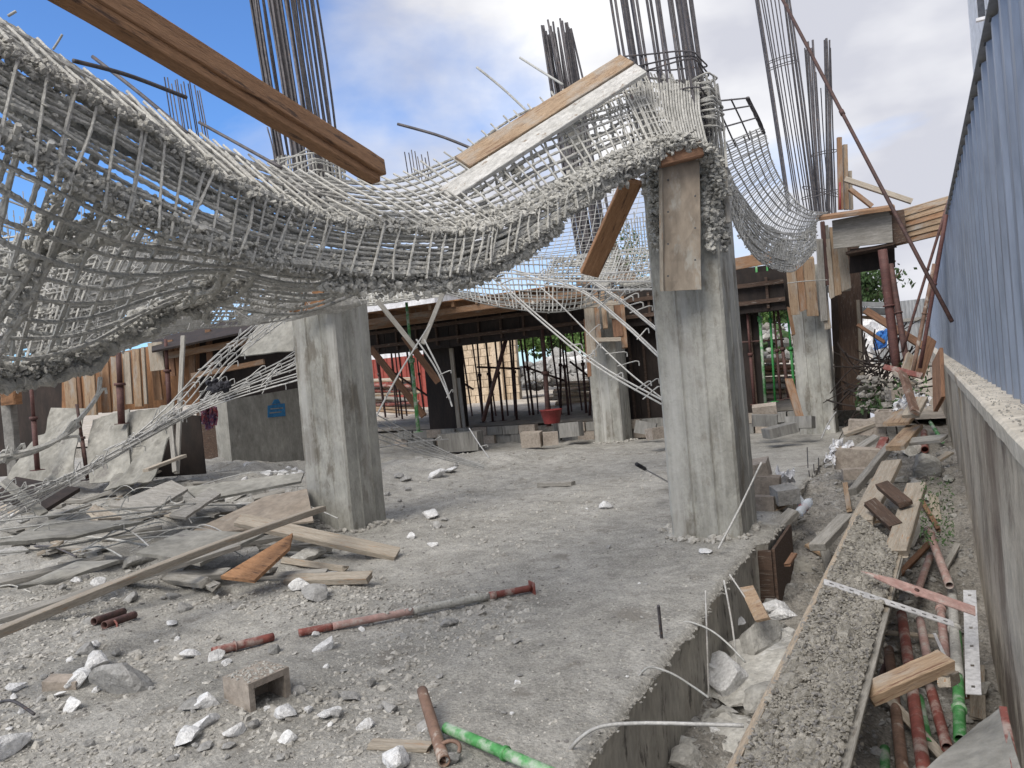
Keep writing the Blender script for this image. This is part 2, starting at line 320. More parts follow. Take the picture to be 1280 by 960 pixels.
def plank(name, p0, p1, w_, t, mt, parent=None, n=None, bow=0, seed=None, segs=7, ragged=.0, **k):
    """sawn board from p0 to p1; n = normal of its wide face"""
    p0 = np.asarray(p0, float); p1 = np.asarray(p1, float); X = nrm(p1-p0); Ln = np.linalg.norm(p1-p0)
    N_ = np.asarray(n if n is not None else (0, 0, 1), float); Y = nrm(np.cross(N_, X)); Z = np.cross(X, Y)
    g = np.random.default_rng(seed if seed is not None else abs(hash((round(p0[0], 2), round(p1[1], 2)))) % 9999)
    c = min(w_, t)*.09
    cs = np.array([(-w_/2+c, -t/2), (w_/2-c, -t/2), (w_/2, -t/2+c), (w_/2, t/2-c), (w_/2-c, t/2), (-w_/2+c, t/2), (-w_/2, t/2-c), (-w_/2, -t/2+c)])
    vs = []; xs = np.linspace(0, Ln, segs)
    for i, x in enumerate(xs):
        for cy, cz in cs:
            e = (g.random()-.5)*ragged if i in (0, segs-1) else 0
            vs.append((x+e, cy+g.normal(0, c*.18), cz+bow*math.sin(math.pi*x/Ln)+g.normal(0, c*.14)))
    q = [(i*8+j, i*8+(j+1) % 8, (i+1)*8+(j+1) % 8, (i+1)*8+j) for i in range(segs-1) for j in range(8)]
    b = (segs-1)*8
    q += [(0, 7, 2, 1), (7, 6, 3, 2), (6, 5, 4, 3), (b, b+1, b+2, b+7), (b+7, b+2, b+3, b+6), (b+6, b+3, b+4, b+5)]
    mb = MB().add(vs, q); me = mb.mesh(name, (0, 0, 0)); me.materials.append(M[mt]); o = bpy.data.objects.new(name, me); COL.objects.link(o)
    base = p0-(wloc(parent) if parent is not None else 0)
    if parent is not None: o.parent = parent
    o.matrix_local = Matrix(((X[0], Y[0], Z[0], base[0]), (X[1], Y[1], Z[1], base[1]), (X[2], Y[2], Z[2], base[2]), (0, 0, 0, 1)))
    return tag(o, **k)
# icosahedra for stones
_ph = (1+5**.5)/2
ICO = np.array([(-1, _ph, 0), (1, _ph, 0), (-1, -_ph, 0), (1, -_ph, 0), (0, -1, _ph), (0, 1, _ph), (0, -1, -_ph), (0, 1, -_ph), (_ph, 0, -1), (_ph, 0, 1), (-_ph, 0, -1), (-_ph, 0, 1)])/1.902
ICF = np.array([(0, 11, 5), (0, 5, 1), (0, 1, 7), (0, 7, 10), (0, 10, 11), (1, 5, 9), (5, 11, 4), (11, 10, 2), (10, 7, 6), (7, 1, 8), (3, 9, 4), (3, 4, 2), (3, 2, 6), (3, 6, 8), (3, 8, 9), (4, 9, 5), (2, 4, 11), (6, 2, 10), (8, 6, 7), (9, 8, 1)])
def rocks(mb, pos, size, seed=0, flat=(.55, 1.0), jitr=.28):
    g = np.random.default_rng(seed); pos = np.asarray(pos, float); n = len(pos); size = np.broadcast_to(size, n)
    b = ICO[None]*(1+g.uniform(-jitr, jitr, (n, 12, 1))); sc3 = np.stack([g.uniform(.7, 1.3, n), g.uniform(.7, 1.3, n), g.uniform(flat[0], flat[1], n)], -1)
    th = g.uniform(0, 6.28, n)[:, None]; c, s = np.cos(th), np.sin(th); ph = g.normal(0, .5, n)[:, None]; c2, s2 = np.cos(ph), np.sin(ph)
    w2 = g.uniform(0, 6.28, n)[:, None]; x, y, z = b[..., 0], b[..., 1], b[..., 2]; x, y = x*np.cos(w2)-y*np.sin(w2), x*np.sin(w2)+y*np.cos(w2)
    x, y, z = x*sc3[:, :1], y*sc3[:, 1:2], z*sc3[:, 2:]; y, z = y*c2-z*s2, y*s2+z*c2; x, y = x*c-y*s, x*s+y*c
    v = np.stack([x, y, z], -1)*size[:, None, None]+pos[:, None]
    f = ICF[None]+np.arange(n)[:, None, None]*12
    return mb.add(v.reshape(-1, 3), t=f.reshape(-1, 3))
def _sub(v, f):
    v = list(map(tuple, v)); d = {}; o = []
    def mid(a, b):
        k = (min(a, b), max(a, b))
        if k not in d: p = (np.array(v[a])+np.array(v[b]))/2; v.append(tuple(nrm(p))); d[k] = len(v)-1
        return d[k]
    for a, b, c in f:
        x, y, z = mid(a, b), mid(b, c), mid(c, a); o += [(a, x, z), (x, b, y), (z, y, c), (x, y, z)]
    return np.array(v), np.array(o)
IC2 = _sub(ICO, ICF); IC3 = _sub(*IC2)
def chunk(name, c, s, mt, seed=0, planes=9, rot=None, parent=None, **k):
    """a broken stone: a sphere cut by random planes"""
    g = np.random.default_rng(seed); v = IC3[0].copy()
    v = v*(1+.35*vnoise(v[:, 0]*1.3+seed, v[:, 1]*1.3+v[:, 2]*1.1)[:, None])
    for _ in range(planes+3):
        n_ = nrm(g.normal(0, 1, 3)); d_ = g.uniform(.30, .72); h = v@n_; v = v-np.maximum(h-d_, 0)[:, None]*n_*g.uniform(.75, 1)
    v = v*(1+.10*fbm(v[:, 0]*4+seed, v[:, 1]*4+v[:, 2]*3.3, 3)[:, None]+g.normal(0, .012, (len(v), 1)))*1.18
    R = Matrix.Rotation(g.uniform(0, 6.28) if rot is None else rot, 3, 'Z') @ Matrix.Rotation(g.normal(0, .25), 3, 'X')
    v = (v*np.asarray(s))@np.array(R).T; v = v+np.asarray(c)
    mb = MB().add(v, t=IC3[1]); return mb.build(name, mt, parent, smooth=False, **k)
def grid(mb, X, Y, Z):
    n, m_ = X.shape; v = np.stack([X, Y, Z], -1).reshape(-1, 3); i = np.arange(n-1)[:, None]*m_; j = np.arange(m_-1)[None]
    return mb.add(v, np.stack([i+j, i+j+1, i+m_+j+1, i+m_+j], -1).reshape(-1, 4))
def sheet(mb, S, th=.012):
    """a curved sheet with thickness from a grid of points S (n,m,3)"""
    n, m_ = S.shape[:2]; du = np.gradient(S, axis=0); dv = np.gradient(S, axis=1); N_ = np.cross(du, dv); N_ /= np.linalg.norm(N_, axis=2)[..., None]+1e-9
    A = S+N_*th/2; B = S-N_*th/2; v = np.concatenate([A.reshape(-1, 3), B.reshape(-1, 3)]); k = n*m_; q = []
    for i in range(n-1):
        for j in range(m_-1):
            a_ = i*m_+j; q += [(a_, a_+m_, a_+m_+1, a_+1), (k+a_, k+a_+1, k+a_+m_+1, k+a_+m_)]
    for i in range(n-1): a_ = i*m_; q.append((a_, k+a_, k+a_+m_, a_+m_)); a_ = i*m_+m_-1; q.append((a_, a_+m_, k+a_+m_, k+a_))
    for j in range(m_-1): a_ = j; q.append((a_, a_+1, k+a_+1, k+a_)); a_ = (n-1)*m_+j; q.append((a_, k+a_, k+a_+1, a_+1))
    return mb.add(v, q)
def bil(a, b, c, d, n=8, m_=8, amp=0, seed=0, sag=0):
    """bilinear patch: a-b bottom edge, d-c top edge"""
    s = np.linspace(0, 1, n)[:, None, None]; t = np.linspace(0, 1, m_)[None, :, None]
    a, b, c, d = (np.asarray(q, float) for q in (a, b, c, d))
    S = (a*(1-s)+b*s)*(1-t)+(d*(1-s)+c*s)*t
    nn = nrm(np.cross(b-a, d-a)); uu, vv = np.meshgrid(np.arange(m_)*.37+seed, np.arange(n)*.37+seed*1.7)
    S = S+nn*(amp*fbm(uu, vv, 3)[..., None] + sag*np.sin(np.pi*t)*np.ones_like(s)); return S

# ================================================================== SETTING
def edgex(y): return EDGE + .018*vnoise(np.asarray(y)*5, np.asarray(y)*0+3) + .03*vnoise(np.asarray(y)*1.3, np.asarray(y)*0+8) + np.where((y > 6.55) & (y < 7.4), .10, 0)
def geom(a, b, n, k): t = np.linspace(0, 1, n); return a+(b-a)*(np.exp(k*t)-1)/(math.exp(k)-1)
ys = geom(.6, 17.2, 330, 2.2); ts = geom(0, 1, 330, 2.4)
Y, T = np.meshgrid(ys, ts, indexing='ij'); X = edgex(Y)+(-26-edgex(Y))*T
Z = hs(X, Y); Z = Z-.03*np.exp(-((X-edgex(Y))/-.02)**2*1.0)
mb = MB(); grid(mb, X, Y, Z)
mb.build('concrete_slab', 'slab', smooth=True, origin=(0, 0, 0), kind='structure')
zz = np.linspace(0, 1, 14); Yf, Zf = np.meshgrid(ys, zz, indexing='ij'); top = hs(edgex(Yf), Yf)-.03
mb = MB(); grid(mb, edgex(Yf)-.012*(Zf > 0)-.004+.006*fbm(Yf*4, Zf*5, 3), Yf, top+(-1.25-top)*Zf); mb.build('slab_edge_face', 'slabside', smooth=True, origin=(0, 0, 0), kind='structure')
ys2 = geom(.6, 18.2, 260, 1.9); xs2 = np.linspace(EDGE-.05, .62, 90); Y2, X2 = np.meshgrid(ys2, xs2, indexing='ij')
mb = MB(); grid(mb, X2, Y2, ht(X2, Y2)); mb.build('trench_ground', 'trench', smooth=True, origin=(0, 0, 0), kind='structure')
# raised pale ground beyond the site, out to the horizon
xa = np.concatenate([-geom(45, 900, 14, 4)[::-1], np.linspace(-44, 12, 90), geom(13, 900, 16, 4)]); ya = np.concatenate([np.linspace(16.4, 60, 60), geom(62, 1200, 16, 4)])
Ya, Xa = np.meshgrid(ya, xa, indexing='ij'); Za = .36+.25*fbm(Xa*.35, Ya*.35, 4)*sm((Ya-17)/3)
Za = np.where(Xa > -.9, Za-.3, Za)
mb = MB(); grid(mb, Xa, Ya, Za); mb.build('far_ground', 'earth', smooth=True, origin=(0, 0, 0), kind='structure')
mb = MB(); bx(mb, .62, 60, -4, 60, .55, .6); mb.build('ground_behind_fence', 'earth', kind='structure')
mb = MB(); bx(mb, -60, -26.0, -12, 16.4, -.12, -.06); mb.build('ground_to_the_side', 'earth', kind='structure')
mb = MB(); bx(mb, -26, .6, -12, .7, -1.3, -1.2); mb.build('ground_behind', 'trench', kind='structure')
# grading between slab and the raised ground
mb = MB(); bx(mb, -60, -1.0, 16.3, 17.3, -.3, .30); mb.build('ground_step', 'trench', kind='structure')

# gravel on the slab and in the trench (nobody could count it)
def scatter(n, f, xr, yr, seed, k=1.6):
    g = np.random.default_rng(seed); y = yr[0]+(yr[1]-yr[0])*g.random(n)**k; x = xr[0]+(xr[1]-xr[0])*g.random(n); return np.stack([x, y, f(x, y)], -1), g
pts, g = scatter(19000, hs, (-7, EDGE-.03), (.9, 9), 3); mb = MB(); rocks(mb, pts, g.uniform(.0025, .008, len(pts))*(1+.9*(g.random(len(pts)) > .95)), 5, (.3, .8)); mb.build('slab_gravel', 'pebble', kind='stuff', label='pale gravel strewn over the slab')
pts, g = scatter(6500, hs, (-17, -3), (2.2, 13), 13, 1.1); k = fbm(pts[:, 0]*.9, pts[:, 1]*.9, 2) > -.12; pts = pts[k]; mb = MB(); rocks(mb, pts, g.uniform(.008, .024, len(pts)), 6, (.3, .8)); mb.build('rubble_gravel', 'pebble', kind='stuff', label='coarser rubble bits on the left of the slab')
pts, g = scatter(2500, hs, (-8, EDGE-.03), (.9, 9), 23); mb = MB(); rocks(mb, pts, g.uniform(.004, .013, len(pts)), 7, (.3, .7)); mb.build('dark_slab_gravel', 'darkpebble', kind='stuff', label='dark bits of grit on the slab')
pts, g = scatter(14000, ht, (EDGE, .3), (2.2, 13), 33); mb = MB(); rocks(mb, pts, g.uniform(.004, .014, len(pts))*(1+2.2*(g.random(len(pts)) > .94)), 8, (.4, .9), .4); mb.build('trench_gravel', 'gravelmix', kind='stuff', label='broken concrete bits filling the trench')
pts, g = scatter(9000, hs, (-7, -2.0), (1.3, 4.8), 43, 1); k = (fbm(pts[:, 0]*1.1+4, pts[:, 1]*1.1, 2)-.25*sm((pts[:, 0]+3.2)/1.2)*1.6 > -.10); pts = pts[k]; mb = MB(); rocks(mb, pts, g.uniform(.005, .018, len(pts))*(1+1.1*(g.random(len(pts)) > .93)), 9, (.4, .8), .4); mb.build('foreground_rubble', 'pebble', kind='stuff', label='crumbled concrete heap in the front of the slab')
# ragged crumbs along the slab edge
yy = RNG.uniform(1.5, 12, 2600); pts = np.stack([edgex(yy)+RNG.normal(-.025, .022, 2600), yy, hs(edgex(yy), yy)-.022], -1)
mb = MB(); rocks(mb, pts, RNG.uniform(.004, .014, 2600), 10, (.4, 1), .45); mb.build('slab_edge_crumbs', 'slab', kind='stuff')

# retaining wall with its cap, and the blue fence on it
XW, XF, CZ = .31, .50, 1.18
wt = thing('retaining_wall', 'long stained concrete wall carrying the blue sheet fence on the right', 'wall', (XW, 8, -1))
yw = np.concatenate([np.linspace(-1.5, 16.8, 300), np.linspace(17.2, 44, 40)]); zw = np.linspace(-1.4, CZ-.09, 60); Yw, Zw = np.meshgrid(yw, zw, indexing='ij')
mb = MB(); grid(mb, XW+.012+.010*fbm(Yw*1.5, Zw*1.2, 4), Yw, Zw); mb.build('wall_face', 'wall', wt, smooth=True)
mb = MB(); bx(mb, XW+.06, XW+.24, -1.5, 44, -1.4, CZ-.02); mb.build('wall_core', 'wall', wt)
cs = [(XW-.004, CZ-.10), (XW-.010, CZ-.016), (XW+.004, CZ), (XW+.10, CZ+.006), (XW+.17, CZ+.004), (XW+.26, CZ), (XW+.26, CZ-.1)]
v = []; q = []
for i, yv in enumerate(yw):
    for j, (cx, cz) in enumerate(cs): v.append((cx+.006*float(vnoise(yv*6, j*.3)), yv, cz+.005*float(vnoise(yv*3.1, j*.5+9))))
for i in range(len(yw)-1):
    for j in range(6): q.append((i*7+j, (i+1)*7+j, (i+1)*7+j+1, i*7+j+1))
mb = MB(); mb.add(v, q); mb.build('wall_cap', 'cap', wt)
mb = MB(); pts = np.stack([RNG.uniform(XW+.02, XW+.17, 900), RNG.uniform(2, 14, 900), np.full(900, CZ+.006)], -1); rocks(mb, pts, RNG.uniform(.002, .007, 900), 12); mb.build('cap_grit', 'pebble', wt, kind='stuff')

ft = thing('sheet_fence', 'tall blue-grey ribbed metal fence standing on the concrete wall', 'fence', (XF, 8, CZ))
def ribbed(y0, y1, pitch, depth, x, z0, z1, axis=1):
    pr_ = []; n = round((y1-y0)/pitch); p = (y1-y0)/n
    for i in range(n):
        b = y0+i*p; pr_ += [(b, 0), (b+p*.60, 0), (b+p*.70, -depth), (b+p*.90, -depth)]
    pr_.append((y1, 0)); v = []
    for z in (z0, z1):
        for a_, d_ in pr_: v.append((x+d_, a_, z) if axis == 1 else (a_, x+d_, z))
    k = len(pr_); return v, [(i, i+1, k+i+1, k+i) for i in range(k-1)]
FT = 3.32
for i in range(38):
    y0 = -1.2+i*1.2; v, q = ribbed(y0, y0+1.195, .40, .024, XF-(.002 if i % 2 else 0), CZ-.01, FT); MB().add(v, q).build('fence_sheet', 'fence', ft)
    mb = MB()
    for zz_ in (CZ+.35, CZ+1.1, FT-.22):
        for yb in (y0+.12, y0+.52, y0+.92): box(mb, (XF-.004, yb-.05, zz_), (.008, .014, .014))
    mb.build('bolt_row', 'rail', ft, kind='stuff')
plank('top_rail', (XF+.03, -1.4, FT-.02), (XF+.03, 44, FT-.02), .05, .05, 'rail', ft)
mb = MB()
for i in range(113): box(mb, (XF-.026, -1.2+.40*(i+.8), FT+.004), (.02, .05, .006))
mb.build('rib_caps', 'rail', ft, kind='stuff')
plank('top_flashing', (XF-.015, -1.4, FT+.028), (XF-.015, 44, FT+.028), .075, .012, 'fencegrey', ft)
for i in range(19): mb = MB(); bx(mb, XF+.01, XF+.05, -1+i*2.4, -.95+i*2.4, CZ-.3, FT-.05); mb.build('fence_post', 'rail', ft)
# far cross fence
cf = thing('cross_fence', 'low weathered ribbed metal fence closing the far end of the trench', 'fence', (-1, 42, 0))
for i in range(4):
    x0 = -2.1+i*.64; v, q = ribbed(x0, x0+.636, .16, .04, 42, -.2, 3.45, 0); MB().add(v, q).build('fence_sheet', 'fencegrey', cf)
plank('fence_rail', (-2.1, 41.9, 2.5), (.46, 41.9, 2.5), .16, .05, 'woodgrey', cf, n=(0, 1, 0))
# tall white building beyond the fence
bl = thing('white_building', 'tall white rendered building with small dark windows above the fence at the right', 'building', (6, 32, 0))
bA = gpl(1209, 0, 1, 30)
bxl = float(gpl(1214, 60, 1, 42)[0]); mb = MB(); bx(mb, bxl, bxl+14, 30, 42, -.5, 24); mb.build('wall', 'whitewall', bl)
for uu, vv, ww, hh in ((1226, 8, .10, .38), (1237, 28, .09, .42), (1246, 2, .12, .25), (1213, -60, .12, .4), (1240, -70, .12, .4)):
    p = gpl(uu, vv, 1, 30); f = MB(); bx(f, p[0]-ww, p[0]+ww, 29.93, 30.05, p[2]-hh, p[2]+hh); fo = f.build('window', 'glass', bl)
    f = MB(); bx(f, p[0]-ww-.07, p[0]+ww+.07, 29.88, 30.02, p[2]-hh-.1, p[2]-hh-.002); f.build('sill', 'whitewall', fo)
mb = MB(); bx(mb, bxl-.15, bxl+14.1, 29.85, 42.1, 24, 24.3); mb.build('roof', 'whitewall', bl)

# ================================================================== COLUMNS
def column(name, label, x0, x1, y0, y1, z1, mt='column', lean=(0, 0), z0=-.06, group=None, flute=True, seed=0):
    t = thing(name, label, 'column', ((x0+x1)/2, (y0+y1)/2, 0), group)
    # rectangular section, softly rounded arrises, boards' joints proud of the face
    g = np.random.default_rng(seed); c = .022; n = 26; prof = []
    def side(a, b, joints):
        a = np.array(a, float); b = np.array(b, float); d = b-a; nn = V3(d[1], -d[0], 0)[:2]/np.linalg.norm(d); o = []
        for s in joints: o.append(a+d*s[0]+nn*s[1])
        return o
    J = [(0.0, 0), (.08, 0), (.30, .0), (.325, .007), (.35, -.004), (.5, 0), (.66, .003), (.685, .011), (.71, 0), (.92, 0), (1, 0)] if flute else [(0, 0), (.5, 0), (1, 0)]
    cs_ = [((x0+c, y0), (x1-c, y0)), ((x1, y0+c), (x1, y1-c)), ((x1-c, y1), (x0+c, y1)), ((x0, y1-c), (x0, y0+c))]
    for a_, b_ in cs_: prof += side(a_, b_, J)
    prof = np.array(prof); k = len(prof); zs = np.linspace(z0, z1, n*2); v = []; cx, cy = (x0+x1)/2, (y0+y1)/2
    for z in zs:
        f = (z-z0)/(z1-z0); sw = 1+(.05*math.exp(-(z-z0)/.05))
        for j, (px, py) in enumerate(prof):
            r = .006*float(vnoise(j*.9+seed, z*3.1))+.004*float(vnoise(j*2.9+seed, z*14))+.003*(abs((z % 1.22)-.61) < .02)
            v.append((cx+(px-cx)*(sw+r*2)+lean[0]*f, cy+(py-cy)*(sw+r*2)+lean[1]*f, z))
    q = [(i*k+j, i*k+(j+1) % k, (i+1)*k+(j+1) % k, (i+1)*k+j) for i in range(len(zs)-1) for j in range(k)]
    mb = MB().add(v, q); top = len(v)-k; ce = len(v); mb.add([(cx+lean[0], cy+lean[1], z1)])
    mb.t.append(np.array([(ce, top+j, top+(j+1) % k) for j in range(k)]))
    mb.build('shaft', mt, t, smooth=False); return t
# right-hand front column
C1X0, C1X1, C1Y0, C1Y1 = -2.04, -1.43, 6.55, 7.22
c1 = column('concrete_column', 'front right bare concrete column with a plywood board strapped to its top', C1X0, C1X1, C1Y0, C1Y1, 3.05, seed=3)
cn = gz(441, 668); C2X1, C2Y0 = cn[0], cn[1]; C2X0, C2Y1 = C2X1-.62, C2Y0+.62
c2 = column('concrete_column', 'front left bare concrete column with crossed planks at its foot', C2X0, C2X1, C2Y0, C2Y1, 2.78, seed=9)
p3 = gz(779, 553); c3 = column('concrete_column', 'distant middle column with timber clamps round its top, beside the dark plywood', p3[0]-.62, p3[0], p3[1], p3[1]+.6, 2.95, seed=12)
p4 = gz(1045, 541); c4 = column('concrete_column', 'distant right column wrapped in hanging boards under the timber platform', p4[0]-.62, p4[0], p4[1], p4[1]+.6, 3.1, seed=15)
print('C2', C2X0, C2X1, C2Y0, 'C3', p3, 'C4', p4)
# crusty, crumbling upper part of the front right column
mb = MB(); g = np.random.default_rng(5)
ps = []
for _ in range(1500):
    v = g.uniform(196, 318); f = (v-196)/122
    if g.random() < .33: u = g.uniform(809, 830)+f*5; d = 6.50
    else: u = g.uniform(877, 903+f*6)+f*5; d = 6.42+.18*max(0, (u-890)/20)
    if f > .75 and g.random() < (f-.75)*4: continue
    ps.append(P(u, v, d+g.uniform(-.03, .06)))
rocks(mb, ps, g.uniform(.008, .030, len(ps)), 4, (.4, 1.2), .45); mb.build('crumbled_concrete', 'crust', c1, kind='stuff')
mb = MB(); ps = np.stack([g.uniform(C1X0, C1X1, 420), g.uniform(C1Y0, C1Y1, 420), g.uniform(3.0, 3.22, 420)], -1); rocks(mb, ps, g.uniform(.02, .06, 420), 41); mb.build('broken_head', 'crust', c1, kind='stuff')
mb = MB(); arc = spline(PX([(770, 226, 5.95), (800, 204, 6.08), (828, 186, 6.15), (852, 178, 6.15), (876, 184, 6.2), (892, 206, 6.3), (902, 244, 6.4)]), 60)
k = g.integers(0, 60, 1300); rocks(mb, arc[k]+g.normal(0, .030, (1300, 3)), g.uniform(.007, .024, 1300), 44, (.4, 1.2), .5); mb.build('crust_arch', 'crust', c1, kind='stuff')
# footing spill round the column
for t_, x0, y0 in ((c1, (C1X0+C1X1)/2, C1Y0), (c2, (C2X0+C2X1)/2, C2Y0), (c3, p3[0]-.3, p3[1])):
    th = g.uniform(0, 6.28, 160); r = .38+g.normal(0, .06, 160); xx = x0+np.cos(th)*r; yy = y0+.3+np.sin(th)*r; k = xx < EDGE-.05; xx, yy = xx[k], yy[k]
    mb = MB(); rocks(mb, np.stack([xx, yy, hs(xx, yy)+.01], -1), g.uniform(.012, .04, len(xx)), 42); mb.build('footing_spill', 'pebble', t_, kind='stuff')
# plywood board on the column and its head block
pb = thing('plywood_board', 'tall dusty plywood board fixed to the front right column', 'board', P(852, 365, 6.2))
S = bil(P(829, 364, 6.35), P(876, 362, 6.35), P(874, 196, 6.28), P(826, 210, 6.28), 6, 14, .02, 3); mb = MB(); sheet(mb, S, .02); mb.build('face', 'plywood', pb)
plank('edge_batten', P(828, 364, 6.33), P(826, 212, 6.26), .03, .04, 'wooddusty', pb, n=(0, -1, 0))
mb = MB()
for k in range(7): box(mb, P(835+34*(k % 2), 225+k*20, 6.262), (.012, .012, .012))
mb.build('nail_heads', 'rail', pb, kind='stuff')
tag(plank('timber_block', P(824, 200, 6.2), P(876, 187, 6.2), .10, .12, 'woodbrown', n=(0, 0, 1)), 'brown timber block wedged over the plywood board on the front right column', 'timber')
tag(plank('timber_strut', P(906, 212, 6.5), P(911, 278, 6.5), .04, .03, 'woodgrey', n=(0, -1, 0)), 'thin grey stake sticking out on the right of the front right column head', 'stake')

# ================================================================== REBAR
def sqhoop(c, hx, hy, tx=0, ty=0, k=.22, ext=.04):
    o = []
    for (a, b), (a2, b2) in zip(((-1, -1), (1, -1), (1, 1), (-1, 1)), ((1, -1), (1, 1), (-1, 1), (-1, -1))):
        for f in (k*.4, .35, .65, 1-k*.4): o.append((a+(a2-a)*f, b+(b2-b)*f))
    o = o+[o[0], (o[0][0]+ext*3, o[0][1])]
    return np.array([c+V3(x*hx, y*hy, x*tx+y*ty) for x, y in o])
def starters(name, label, base, n, wx, wy, h, r, mt, lean=(0, 0), spread=1.0, hoops=(), seed=0, hvar=.1, sides=5, group='starter bar cages above the columns', amp=.012):
    t = thing(name, label, 'rebar', base, group); g = np.random.default_rng(seed); k = max(2, round(n/4))
    pts = [(-.5+i/k, -.5) for i in range(k)]+[(.5, -.5+i/k) for i in range(k)]+[(.5-i/k, .5) for i in range(k)]+[(-.5, .5-i/k) for i in range(k)]
    pts = pts[:n] if n <= len(pts) else pts+[(g.uniform(-.5, .5), g.choice([-.5, .5])) for _ in range(n-len(pts))]
    b = np.array(base, float)
    for i, (px, py) in enumerate(pts):
        px += g.normal(0, .035); py += g.normal(0, .035); hh = h*(1-g.random()*hvar); f = hh/h
        p0 = b+V3(px*wx, py*wy, -.3); p1 = b+V3(px*wx*(1+(spread-1)*f)+lean[0]*f, py*wy*(1+(spread-1)*f)+lean[1]*f, hh)
        mid = (p0+p1)/2+g.normal(0, amp, 3); rod('rebar', [p0, mid, p1], r, mt, t, sides, 9)
    for z in hoops:
        f = z/h; sx_, sy_ = wx*(1+(spread-1)*f)*1.1/2, wy*(1+(spread-1)*f)*1.1/2; c = b+V3(lean[0]*f, lean[1]*f, z); tl = g.normal(0, .03, 2)
        rod('hoop', sqhoop(c, sx_, sy_, tl[0], tl[1]), r*.6, mt, t, 5, 60, amp=.004, seed=i)
    return t
b2c = V3((C2X0+C2X1)/2, (C2Y0+C2Y1)/2, 2.9)
dC2 = float((b2c-CAM)@FW)
def topfrom(base, u, v, u2, v2, z=None):
    """lean from the picture: base world point, and the picture line it follows"""
    d = float((np.array(base)-CAM)@FW); a = P(u, v, d); b = P(u2, v2, d); s = (b-a)/(b[2]-a[2]); return s[0], s[1]
s_ = topfrom(b2c, 392, 225, 350, -40); starters('rebar_cage', 'thick dark bundle of starter bars rising behind the long timber beam', P(396, 250, dC2), 42, .50, .46, 3.6, .0145, 'rebardark', (s_[0]*3.6, s_[1]*3.6), 1.12, (), 1, .01, amp=.03)
# pale grouted foot of that bundle
ct = thing('rebar_basket', 'pale grout-covered hooped basket of bars at the foot of the thick dark bundle', 'rebar', P(385, 250, dC2-.2))
g = np.random.default_rng(8)
for i in range(20):
    u = 338+i*4.7; rod('bar', [P(u+8, 262, dC2-.3+g.uniform(-.2, .3)), P(u, 196+g.uniform(-4, 6), dC2-.3+g.uniform(-.2, .3))], .012, 'rebarpale', ct, 5, 6, .3, i)
for i in range(9):
    v = 200+i*5.5+g.normal(0, 2); th = np.linspace(0, 2*np.pi, 16); c0 = P(382+i*1.2, v, dC2-.2); rod('hoop', sqhoop(c0, .33, .26, g.normal(0, .03), g.normal(0, .02)), .008, 'rebarpale', ct, 5, 50, .4, i)
b1 = P(850, 165, 6.85); s_ = topfrom(b1, 850, 110, 828, -30)
starters('rebar_cage', 'open cage of starter bars rising from the front right column', P(848, 175, 6.8), 26, .54, .50, 2.6, .0125, 'rebardark', (s_[0]*2.6, s_[1]*2.6), 1.08, (.52, .60, .70, .32), 2, .01, amp=.02)
b3 = V3(p3[0]-.3, p3[1]+.3, 2.9); s_ = topfrom(b3, 762, 340, 711, 40)
starters('rebar_cage', 'short dense black bundle of starter bars above the middle distance column', b3, 36, .52, .45, 5.9, .022, 'rebardark', (s_[0]*5.9, s_[1]*5.9), .95, (.3, .6, .9, 1.3), 3, .05, amp=.05)
b4 = V3(p4[0]-.28, p4[1]+.3, 2.95); s_ = topfrom(P(1015, 262, 14.3), 1015, 262, 958, 0)
t4 = thing('rebar_cage', 'tall fanned cage of thin starter bars left of the steel pipe, above the timber platform', 'rebar', P(1012, 268, 14.2), 'starter bar cages above the columns')
g = np.random.default_rng(31)
for i, (ub, ut, vt, r) in enumerate([(986, 944, -10, .020), (988, 946, -10, .018), (996, 950, -10, .009), (1001, 957, -10, .009), (1006, 962, -10, .009), (1010, 967, -10, .009), (1014, 972, -10, .009), (1016, 978, -20, .016), (1019, 981, -20, .018), (1022, 984, -20, .014), (999, 953, -10, .009),
                                     (1024, 1008, 62, .012), (1026, 1010, 52, .016), (1027, 1014, 60, .012), (1030, 1016, 50, .016), (1022, 1006, 60, .010), (1034, 1031, 50, .016), (1036, 1033, 48, .018), (1040, 1037, 50, .012), (1045, 1038, 60, .010), (1043, 1034, 52, .010), (1033, 1020, 90, .008), (1038, 1026, 110, .008)]):
    d = 14.1+g.uniform(-.25, .3); r = r*1.35; rod('rebar', [P(ub, 268+g.uniform(-4, 4), d), P((ub+ut)/2+g.normal(0, 1.2), (268+vt)/2, d), P(ut, vt, d+g.uniform(-.1, .1))], r, 'rebardark', t4, 5, 9)
for (a_, b_, v1, v2) in ((960, 992, 80, 70), (962, 995, 88, 78), (1015, 1044, 196, 190), (1004, 1046, 236, 246), (1003, 1046, 250, 240)):
    rod('hoop', np.array([P(a_, v1, 13.9), P((a_+b_)/2, (v1+v2)/2-1, 13.8), P(b_, v2, 13.9), P(b_+1, v2-3, 14.4), P((a_+b_)/2+4, (v1+v2)/2-5, 14.5), P(a_+1, v1-3, 14.4), P(a_, v1, 13.92)]), .008, 'rebardark', t4, 5, 25)
